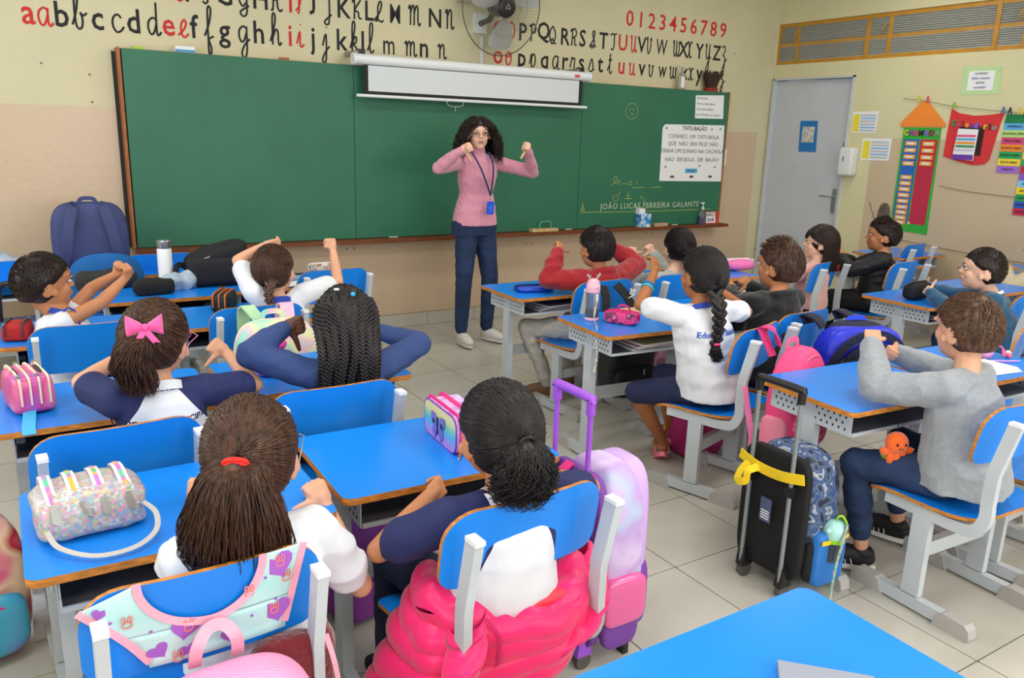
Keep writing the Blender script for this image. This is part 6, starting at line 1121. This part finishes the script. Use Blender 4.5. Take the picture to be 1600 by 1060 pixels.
for d in roots(900):
    sd = 1 if d.x > 0 else -1; P = []; ph = random.uniform(0, 6.3); L = random.uniform(.11, .21); wv_ = random.uniform(.007, .016)
    o = V((d.x + sd * .10, min(d.y, .22) - .10, 0)).normalized(); zb = random.uniform(-.25, .35)
    for k in range(13):
        t = k / 12
        if t < .35: q = d.lerp(V((o.x, o.y, zb)), t / .35); P.append(surfp(q, .008 + (.03 + .10 * ((ph * 7.3) % 1)) * t + random.uniform(0, .006)))
        else:
            u = (t - .35) / .65; b0 = surfp(V((o.x, o.y, zb)), .014 + .030 * ((ph * 7.3) % 1)); P.append(b0 + V((o.x * (.050 if ph < 5 else .02) * math.sin(u * 2.0), o.y * .02 * u, -L * u)) + V((math.sin(ph + u * 17), math.cos(ph + u * 17), .4 * math.sin(ph + u * 23))) * wv_)
    out.append(P)
strands(tp, A, out, HD, .0026, 'curly_hair')
LAN = mat('lanyard_navy', '1c2452', .6); strip(tp, 'lanyard', [(-.062, -.80, 1.388), (-.02, -.862, 1.28), (.05, -.868, 1.12), (.06, -.862, 1.09)], .012, LAN, M.Identity(4), up=(0, -1, 0)); strip(tp, 'lanyard', [(.078, -.80, 1.38), (.082, -.862, 1.28), (.066, -.868, 1.12), (.06, -.862, 1.09)], .012, LAN, M.Identity(4), up=(0, -1, 0))
MB().tube([(.06, -.862, 1.09), (.062, -.862, 1.05)], .004, 6).build('badge_clip', STEEL, tp, True); MB().prism(rrect(.056, .09, .008), 0, .005, mtx=T(.066, -.858, 1.005, rx=90, ry=3)).build('id_badge', mat('badge_blue', '1a4fd8', .35), tp, True); MB().box((.066, -.8640, 1.0), (.03, .001, .05), mtx=None).build('badge_photo', mat('badge_dark', '2a6ae0', .4), tp, True, smooth=False)
# ---------------------------------------------------------------- front row of the photo
N7 = (-1.918, -4.325, .735)
r7, A, so = person('child with low curly black ponytail and navy-sleeved shirt, nearest centre chair', N7, (-1.918, -4.29, .872), (-4, 4, 0),
    [(-1, (-2.045, -4.315, .70), (-2.165, -4.20, .600), (-1.985, -4.09, .650), (.85, .45, .15), (.75, .1, -.6), 'fist'), (1, (-1.79, -4.32, .70), (-1.62, -4.25, .655), (-1.63, -4.08, .63), (-.6, .7, .2), (-.6, .2, -.6), 'fist')],
    'tan', RAG, 'short', hw=.13, mask=raglan(N7, .13, .42, .042), legs=seat_legs((-1.93, -4.29, 0), ky=.31, ay=.33, wx=.085, ax=-.02), pants=NVP, shoes=(SHK, SOLE), vox=.0036, loose=.010, collar=(mat('collar_white', 'dfe2e8', .7), .011), wr=.0045)
hair_pulled(r7, A, HK, (.05, -.98, .22), 1000)
MB().tube([A @ V((.004 + .016 * math.cos(a), -.112, .030 + .013 * math.sin(a))) for a in [PI * k / 6 for k in range(12)]], .004, 6, closed=True).build('hair_tie', HK, r7, True)
tail(r7, A, HK, [V(p) for p in ((.0, -.100, .032), (-.002, -.122, .020), (-.004, -.128, -.02), (-.006, -.118, -.062), (-.008, -.108, -.100))], .028, .044, 800, .009, .0011, 'curly_ponytail', 26)
for q in (-1, 1): MB().tube([A @ V((q * .083, -.002 + .005 * math.cos(a), -.036 + .006 * math.sin(a))) for a in [PI * k / 5 for k in range(10)]], .0012, 5, closed=True).build('earring', mat('gold', 'd8a040', .2, metal=1), r7, True)
wrap_text(r7, 'FRANCA', .030, (-1.918, -4.38, .742), (1, 0, 0), r7.children[0] if 0 else so, INK, bend=-1.4, out=(0, -.8, .55), bold=.001)
N6 = (-2.439, -4.231, .735)
r6, A, so = person('child in white shirt with long brown ponytail and red hair tie, seated nearest left', N6, (-2.425, -4.185, .878), (-26, 2, 0),
    [(-1, (-2.56, -4.225, .70), (-2.56, -4.04, .60), (-2.49, -3.90, .66), (.3, .35, .85), (.9, 0, .2), 'fist'), (1, (-2.315, -4.225, .70), (-2.196, -4.165, .505), (-2.228, -4.03, .655), (-.35, .35, .85), (-.8, .1, .2), 'fist')],
    'light', SHW, 'short', hw=.128, legs=seat_legs((-2.43, -4.20, 0), ky=.30, ay=.24, wx=.11, ax=.04), pants=mat('denim_pale', '9fb8d4', .8, bump=.25, scale=90, var=.15, vscale=8), shoes=(SHWH, SOLEW), vox=.0036, loose=.012, collar=(mat('collar_royal', '2540a8', .7), .009), wr=.006)
hair_pulled(r6, A, HB, (.0, -.93, .36), 1700, loose=.003)
for k in range(3): MB().tube([A @ V((.0 + .019 * math.cos(a), -.122 - .006 * math.sin(a) + .0 * k, .046 - .007 * k + .010 * math.sin(a))) for a in [PI * q / 6 for q in range(12)]], .0046, 8, closed=True).build('red_hair_tie', mat('tie_red', 'e02420', .6), r6, True)
tail(r6, A, HB, [V(p) for p in ((0, -.105, .045), (-.002, -.128, .028), (-.006, -.128, -.03), (-.012, -.112, -.09), (-.012, -.092, -.140), (-.008, -.082, -.168))], .034, .075, 1900, .007, .0009, 'ponytail', 9)
glasses(r6, A, mat('thin_gold_frame', 'b8b0a8', .3, metal=.8))
# ---------------------------------------------------------------- girls of the second row
N4 = (-2.466, -3.32, .775)
r4, A, so = person('child with a pink bow and navy raglan school shirt, elbows raised at left', N4, (-2.463, -3.285, .905), (-32, 0, 4),
    [(-1, (-2.58, -3.315, .745), (-2.655, -3.15, .765), (-2.53, -3.03, .80), (.7, .5, .3), (.9, 0, -.4), 'fist'), (1, (-2.35, -3.315, .745), (-2.178, -3.225, .712), (-2.225, -3.07, .785), (-.6, .3, .45), (-.75, -.15, -.6), 'fist')],
    'light', RAG, 'short', hw=.12, mask=raglan(N4, .12, .75, .040, .20), legs=seat_legs(N4), pants=NVP, shoes=(SHK, SOLE), vox=.004, loose=.008, collar=(mat('collar_white', 'dfe2e8', .7), .010))
hair_pulled(r4, A, HB, (-.12, -.8, .6), 900, loose=.004)
tail(r4, A, HB, [A.inverted() @ V(p) for p in ((-2.505, -3.375, .955), (-2.535, -3.405, .93), (-2.545, -3.40, .87), (-2.53, -3.38, .81), (-2.52, -3.37, .765))], .026, .034, 700, .008, .0011, 'curly_ponytail', 18)
BW = mat('bow_pink', 'f0509a', .5, sheen=.4); BA = T(-2.505, -3.405, .972, rz=-5, rx=-15)
for s in (-1, 1):
    MB().surf(lambda u, v, s=s: (s * (.006 + .040 * u), -.004 - .014 * math.sin(PI * u) * math.cos(PI * (v - .5)) * (1 if v < 2 else 1), (v - .5) * (.018 + .040 * u) + .006 * u), 8, 8, thick=.002, mtx=BA).build('bow_loop', BW, r4, True, angle=180)
    MB().surf(lambda u, v, s=s: (s * (.002 + .024 * u) + (v - .5) * .02, -.006 - .008 * u, -.006 - .036 * u - .006 * abs(v - .5)), 6, 4, thick=.002, mtx=BA).build('bow_tail', BW, r4, True, angle=180)
MB().ell((0, -.008, 0), (.009, .008, .010), mtx=BA).build('bow_knot', BW, r4, True)
glasses(r4, A, mat('pink_frame', 'd878a8', .4))
wrap_text(r4, 'EDUCAÇÃO MUNICIPAL', .0235, (-2.475, -3.45, .690), (1, 0, 0), so, mat('ink_navy', '1c2348', .8), bend=.6, sp=1.0, out=(0, -1, 0))
wrap_text(r4, 'FRANCA', .022, (-2.466, -3.37, .782), (1, 0, 0), so, mat('ink_navy', '1c2348', .8), bend=1.0, out=(0, -.85, .5))
N5 = (-1.883, -3.285, .762)
r5, A, so = person('child with long black box braids and blue raglan sleeves, elbows out wide', N5, (-1.88, -3.24, .900), (-16, 0, 0),
    [(-1, (-2.0, -3.28, .735), (-2.190, -3.235, .815), (-2.055, -3.15, .868), (.85, -.15, .15), (.2, -.1, -1), 'fist'), (1, (-1.765, -3.28, .735), (-1.585, -3.185, .768), (-1.66, -3.02, .785), (-.75, .3, .0), (-.3, 0, -.9), 'fist')],
    'dark', RAG2, 'long', hw=.12, mask=raglan(N5, .12, .65, .040, .22), legs=seat_legs(N5), pants=NVP, shoes=(SHK, SOLE), vox=.004, loose=.008, thick=.004, hands=1.15, wr=.006)
scalp(r5, A, HK, .007); random.seed(5)
for i in range(26):
    a = -1.25 + 2.5 * (i / 25); row = i % 3; tx_ = math.sin(a); r0 = surfp((tx_ * .75, -.25 - .3 * math.cos(a), .72 - .2 * row), .004); r1 = surfp((tx_ * 1.0, -.85 * math.cos(a) - .15, .15), .014); L = random.uniform(.26, .33)
    o = V((tx_ * .080, -.100 - .014 * row, 0)); P = [r0, surfp((tx_ * .9, -.6 * math.cos(a) - .2, .5), .012), r1, V((tx_ * .082 + random.uniform(-.008, .008), -.112 - .012 * row, -.06)), o + V((random.uniform(-.012, .012), random.uniform(-.01, 0), -.15)), o + V((random.uniform(-.016, .016), .01, -L))]
    braid(r5, A, HK, P, .0095, taper=.75)
for q, (x1, x2) in enumerate(((.075, .10), (.085, .125))): braid(r5, A, HK, [surfp((.8, -.2, .5), .008), surfp((1, -.1, 0), .012), V((x1, -.03, -.10)), V((x2, -.05, -.19)), V((x2 + .012, -.06, -.30 + .1 * q))], .009, taper=.7)
hs = roots(260); strands(r5, A, [[surfp(d, .004), surfp((d + V((0, -.3, .25))).normalized(), .008), surfp((d + V((0, -.6, .4))).normalized(), .010)] for d in hs], HK, .0026)
MB().box((-.025, -.055, .112), (.014, .008, .005), mtx=A @ T(rx=0)).build('white_bead', ZW, r5, True); MB().ell((.02, -.075, .10), .007, mtx=A, seg=10, ring=8).build('blue_bead', mat('bead_cyan', '28a8e0', .3), r5, True)
# ---------------------------------------------------------------- left block, front
N3 = (-1.775, -2.10, .735)
r3, A, so = person('child with brown braid and white shirt with blue collar, one fist raised high', N3, (-1.772, -2.05, .872), (-35, 6, -4),
    [(-1, (-1.875, -2.09, .775), (-1.905, -1.93, .905), (-1.80, -1.99, .975), (.9, -.2, .15), (0, .3, -.9), 'curl'), (1, (-1.66, -2.09, .755), (-1.462, -2.02, .790), (-1.436, -1.89, .925), (-.15, .15, .98), (-.8, -.2, -.2), 'closed')],
    'light', SHW, 'short', legs=seat_legs(N3), pants=NVP, shoes=(SHK, SOLE), vox=.0048, loose=.014, collar=(mat('collar_royal', '2540a8', .7), .010))
hair_pulled(r3, A, HB, (-.15, -.75, .0), 800, loose=.003); braid(r3, A, HB, [A.inverted() @ V(p) for p in ((-1.80, -2.14, .86), (-1.835, -2.175, .81), (-1.84, -2.20, .75), (-1.835, -2.205, .69))], .019); MB().ell(A @ surfp((-.1, -.5, .85), .008), .012).build('hair_clip', HK, r3, True)
N2 = (-2.64, -2.11, .765)
r2, A, so = person('child in white sleeveless shirt with blue trim, short hair, both arms stretched to the right', N2, (-2.69, -2.09, .885), (-72, 2, 0),
    [(1, (-2.652, -2.195, .735), (-2.502, -2.14, .797), (-2.405, -2.10, .880), (.6, .3, .65), (-.2, -.7, .5), 'closed'), (-1, (-2.60, -2.02, .745), (-2.522, -2.0, .83), (-2.435, -2.03, .885), (.7, 0, .5), (.2, .6, .6), 'closed')],
    'tan', SHW, 'none', yaw=-50, pelvis=(-2.665, -2.13, .46), legs=[(-1, (-2.70, -2.08, .455), (-2.62, -1.84, .43), (-2.60, -1.90, .09), 0), (1, (-2.60, -2.10, .455), (-2.50, -1.86, .43), (-2.50, -1.90, .09), 0)], pants=NVP, shoes=(SHK, SOLE), vox=.0045, hw=.105, loose=.008, collar=(mat('collar_royal', '2540a8', .7), .008))
hair_short(r2, A, HD, 1000, .03); face(r2, A)
MB().tube([V((-2.640, -2.185, .735)) + V((.052 * math.cos(a) * .6, .052 * math.cos(a) * -.2, .058 * math.sin(a))) + V((.02, .0, 0)) for a in [PI * k / 10 for k in range(20)]], .004, 6, closed=True, flat=(1, 2)).build('armhole_trim', mat('collar_royal', '2540a8', .7), r2, True)
# ---------------------------------------------------------------- right block
REDH = mat('red_sweatshirt', '9c1420', .85, bump=.2, scale=60, sheen=.3); GSW = mat('grey_sweatshirt', '8f949b', .9, bump=.25, scale=120, var=.08, vscale=60, sheen=.3)
N8 = (-.005, -2.225, .775)
r8, A, so = person('child in a dark red hoodie with short black hair, hands up, left arm raised', N8, (-.035, -2.195, .912), (2, 0, 0),
    [(-1, (-.125, -2.22, .74), (-.300, -2.13, .738), (-.210, -2.08, .882), (.45, .2, .85), (.8, -.1, -.5), 'fist'), (1, (.115, -2.22, .74), (.30, -2.16, .79), (.195, -2.05, .89), (-.7, .2, .5), (-.5, 0, -.8), 'fist')],
    'tan', REDH, 'long', legs=[(-1, (-.075, -2.20, .455), (-.33, -1.98, .44), (-.20, -2.02, .09), R(40)), (1, (.05, -2.20, .455), (.02, -1.92, .44), (.0, -1.95, .09), 0)], pants=mat('grey_joggers', 'b9b6b2', .9, bump=.25, scale=100, var=.1, vscale=50), shoes=(mat('shoe_tan', '7a5a42', .7), mat('sole_tan', 'b09a80', .6)), vox=.005, thick=.014, loose=.022, wr=.009, hood=True)
hair_short(r8, A, HK, 900, .04)
N9 = (.515, -2.23, .74)
r9, A, so = person('child with curly black ponytail in a pale grey cardigan, right of the red hoodie', N9, (.598, -2.18, .878), (-18, 0, 0),
    [(-1, (.40, -2.23, .705), (.418, -2.04, .655), (.462, -1.93, .80), (.1, .2, .95), (.5, 0, .2), 'fist'), (1, (.63, -2.23, .705), (.66, -2.05, .66), (.60, -1.96, .815), (-.5, .1, .8), (-.8, 0, -.2), 'fist')],
    'fair', mat('pale_grey_knit', 'aab0ae', .9, bump=.3, scale=90, sheen=.3), 'long', legs=seat_legs(N9), pants=NVP, shoes=(SHWH, SOLEW), vox=.0055, thick=.008, loose=.012)
hair_pulled(r9, A, HK, (.25, -.9, .25), 600, loose=.006); tail(r9, A, HK, [V(p) for p in ((.02, -.10, .02), (.035, -.135, .0), (.045, -.14, -.04), (.05, -.13, -.08))], .045, .045, 380, .012, .0024, 'curly_ponytail', 20)
strip(r9, 'mint_strap', [(.60, -2.34, .74), (.585, -2.37, .66), (.57, -2.375, .58)], .02, mat('mint_strap', '6ac8b4', .6), M.Identity(4), up=(0, -1, 0))
N10 = (-.375, -3.345, .835)
r10, A, so = person('child in white lettered shirt with a thick black plait, blue bracelet and navy shorts', N10, (-.345, -3.32, .962), (-8, 0, 4),
    [(-1, (-.465, -3.34, .80), (-.530, -3.155, .818), (-.405, -3.09, .935), (.25, .25, .95), (.8, .2, .1), 'curl'), (1, (-.225, -3.34, .80), (-.050, -3.315, .775), (-.09, -3.16, .86), (-.7, .3, .5), (-.6, .2, -.4), 'fist')],
    'brown', SHW, 'short', pelvis=(-.27, -3.36, .47), legs=[(-1, (-.32, -3.33, .455), (-.465, -3.10, .40), (-.235, -3.05, .10), R(-25)), (1, (-.20, -3.33, .455), (-.24, -3.02, .43), (-.12, -2.98, .12), R(-20))], pants=mat('navy_shorts', '1a2142', .85, bump=.15, scale=40), shorts=True, vox=.0042, loose=.020, wr=.006, hw=.125, collar=(mat('collar_royal', '2540a8', .7), .008), pantsname='shorts', hem=.05)
hair_pulled(r10, A, HK, (-.05, -.88, -.2), 1000); e = [A.inverted() @ V(p) for p in ((-.375, -3.43, .905), (-.385, -3.465, .86), (-.380, -3.47, .80), (-.375, -3.465, .74), (-.380, -3.46, .69), (-.375, -3.455, .66))]; braid(r10, A, HK, e, .025, taper=.62)
MB().tube([V((-.379, -3.462, .70)) + V((.014 * math.cos(a), .014 * math.sin(a), 0)) for a in [PI * k / 6 for k in range(12)]], .005, 6, closed=True).build('pink_hair_tie', ZP, r10, True); tail(r10, A, HK, [A.inverted() @ V(p) for p in ((-.378, -3.46, .69), (-.375, -3.46, .665), (-.37, -3.458, .64), (-.365, -3.455, .615))], .016, .014, 80, .008, .002, 'tail_end')
for k, c in ((0, '2fb0d8'), (1, '3a6a98')):
    p = V((-.530, -3.155, .818)).lerp(V((-.405, -3.09, .935)), .52 + .09 * k); d = (V((-.405, -3.09, .935)) - V((-.530, -3.155, .818))).normalized(); u = d.cross(V((0, 0, 1))).normalized(); w = d.cross(u)
    MB().tube([p + (u * math.cos(a) + w * math.sin(a)) * .0255 for a in [PI * q / 8 for q in range(16)]], .006, 6, closed=True).build('bracelet', mat('band_' + c, c, .4), r10, True)
wrap_text(r10, 'Educação Básica', .034, (-.345, -3.46, .735), (.985, -.17, 0), so, mat('ink_blue2', '3058c0', .8), out=(-.17, -.985, 0), bold=.0008)
SAN = mat('sandal_pink', 'e87a92', .5); STP = mat('sandal_straps', 'a5655a', .5)
for s_, (x, y_, z, rz_, rx_) in enumerate(((-.235, -3.05, .035, -35, -28), (-.12, -2.98, .07, -20, -10))):
    B = T(x, y_, z, rz=rz_, rx=rx_); q = MB().prism([(.034 * math.cos(a) * (1 + .1 * math.sin(a)), .05 + .105 * math.sin(a)) for a in [2 * PI * k / 20 for k in range(20)]], -.012, .01, mtx=B).build('sandal', SAN, r10, True, angle=60)
    for yy, hh in ((.10, .05), (.05, .058), (-.01, .075)): MB().tube(catmull([B @ V(p) for p in ((-.032, yy, .005), (-.026, yy, hh * .8), (0, yy, hh), (.026, yy, hh * .8), (.032, yy, .005))], 4), .006, 6, flat=(1, .4)).build('strap', STP, q, True)
    MB().box((-.036, -.01, .062), (.006, .022, .02), mtx=B).build('buckle', mat('gold', 'd8a040'), q, True)
N11 = (.185, -3.28, .825)
BLH = mat('black_hoodie', '131217', .9, bump=.3, scale=60, sheen=.25)
r11, A, so = person('child in a black hoodie with spiky brown hair beside the white-shirted child', N11, (.228, -3.235, .955), (8, 2, 0),
    [(-1, (.065, -3.27, .79), (.075, -3.09, .735), (.19, -3.0, .80), (.6, .4, .3), (.6, -.2, -.5), 'fist'), (1, (.305, -3.27, .79), (.40, -3.12, .72), (.30, -3.02, .81), (-.5, .3, .6), (-.6, 0, -.4), 'fist')],
    'tan', BLH, 'long', legs=seat_legs(N11), pants=NVP, shoes=(SHK, SOLE), vox=.005, thick=.012, loose=.022, wr=.008, hood=True)
hair_short(r11, A, HB, 900, .035, .8)
face(r11, A)
N12 = (1.72, -2.30, .735)
r12, A, so = person('child with straight dark hair and fringe in a pale pink sweater, facing left', N12, (1.775, -2.28, .872), (40, 0, 0),
    [(-1, (1.63, -2.35, .70), (1.46, -2.27, .66), (1.55, -2.12, .74), (.1, .4, .9), (.7, 0, .2), 'curl'), (1, (1.80, -2.22, .70), (1.78, -2.05, .66), (1.66, -1.98, .78), (-.4, 0, .9), (-.6, 0, 0), 'curl')],
    'fair', mat('pale_pink_knit', 'dba7a4', .9, bump=.2, scale=80, sheen=.3), 'long', yaw=25, legs=seat_legs(N12, yaw=10), pants=NVP, shoes=(SHWH, SOLEW), vox=.0055, thick=.008, loose=.014, shirtname='sweater')
scalp(r12, A, HD, .010); out = []
for d in roots(620, -.12):
    P = []; o = V((d.x, min(d.y, -.12), 0)).normalized()
    fr = d.y > .35 and abs(d.x) < .55
    for k in range(7):
        t = k / 6
        if fr: P.append(surfp((d.x, .8 + .2 * t, .75 - .55 * t), .010))
        elif t < .4: P.append(surfp(d.lerp(V((o.x, o.y, -.1)), t / .4), .011))
        else: P.append(surfp((o.x, o.y, -.1), .011) + V((0, 0, -.155 * (t - .4) / .6)) + rv(.002))
    out.append(P)
strands(r12, A, out, HD, .0036, 'straight_hair'); face(r12, A)
N13 = (2.28, -2.41, .782)
r13, A, so = person('child in a black jacket with dark tousled hair, facing left, hands together', N13, (2.285, -2.385, .912), (36, 2, 0),
    [(-1, (2.20, -2.46, .75), (2.06, -2.33, .675), (2.13, -2.19, .74), (.2, .5, .8), (.6, -.4, .2), 'grip'), (1, (2.36, -2.35, .75), (2.33, -2.18, .66), (2.20, -2.12, .74), (-.5, .2, .8), (-.4, -.6, .3), 'grip')],
    'tan', mat('black_jacket', '121318', .6, bump=.4, scale=25), 'long', yaw=30, legs=seat_legs(N13, yaw=30), pants=mat('black_trousers', '141318', .9), shoes=(SHK, SOLE), vox=.0055, thick=.014, loose=.024, wr=.008, shirtname='jacket')
hair_short(r13, A, HD, 700, .045, .4); face(r13, A)
N14 = (1.68, -3.465, .755)
r14, A, so = person('child in a teal sweater with cropped dark hair holding a black pencil case', N14, (1.617, -3.43, .880), (32, 2, 0),
    [(-1, (1.60, -3.53, .72), (1.475, -3.38, .655), (1.515, -3.225, .725), (.3, .5, .1), (.4, -.1, .8), 'curl'), (1, (1.77, -3.40, .72), (1.80, -3.22, .68), (1.73, -3.09, .71), (-.6, .3, .0), (-.3, -.2, .8), 'curl')],
    'fair', mat('teal_sweater', '1c4f72', .9, bump=.2, scale=70, sheen=.3), 'long', yaw=20, pelvis=(1.80, -3.52, .46), legs=seat_legs((1.82, -3.52, 0), yaw=10), pants=JEAN, shoes=(SHK, SOLE), vox=.005, thick=.006, loose=.014, wr=.006, shirtname='sweater', collar=(PAPER, .005))
hair_short(r14, A, HD, 900, .018); face(r14, A)
N15 = (-.177, -4.37, .788)
r15, A, so = person('child in a light grey sweatshirt and dark jeans with short brown hair, arms forward', N15, (-.140, -4.325, .932), (-14, -2, 0),
    [(-1, (-.295, -4.375, .755), (-.395, -4.20, .725), (-.285, -4.09, .835), (.35, .3, .85), (.5, -.6, .2), 'closed'), (1, (-.059, -4.345, .755), (.03, -4.17, .715), (-.09, -4.06, .775), (-.9, .1, .2), (-.1, -.3, .9), 'closed')],
    'light', GSW, 'long', yaw=6, pelvis=(-.22, -4.44, .47), legs=[(-1, (-.275, -4.40, .455), (-.345, -4.135, .425), (-.285, -4.165, .09), R(38)), (1, (-.15, -4.38, .455), (-.02, -4.10, .435), (.03, -4.10, .09), R(10))], pants=JEAN, shoes=(SHK, SOLEW), hk=.78, shL=.225, vox=.0038, thick=.012, loose=.024, hem=.05, wr=.007, shirtname='sweatshirt', pantsname='jeans')
hair_short(r15, A, hairmat('light_brown', '6e4f3c', '3c281d'), 1700, .022)
N16 = (3.22, -2.95, .70)
r16, A, so = person('person in a cream sweater cut off by the right edge, behind the teal sweater', N16, (3.33, -2.92, .84), (30, 0, 0),
    [(-1, (3.13, -2.99, .67), (2.93, -2.93, .60), (3.04, -2.86, .70), (.4, .4, .7), (.6, 0, .3), 'fist'), (1, (3.31, -2.89, .67), (3.42, -2.78, .60), (3.30, -2.72, .68), (-.5, 0, .7), (-.6, 0, .3), 'fist')],
    'tan', mat('cream_sweater', 'b5aa92', .9, bump=.2, scale=80), 'long', yaw=20, legs=seat_legs(N16), pants=NVP, shoes=(SHK, SOLE), vox=.006, thick=.01, loose=.02)
hair_short(r16, A, HD, 300, .03)
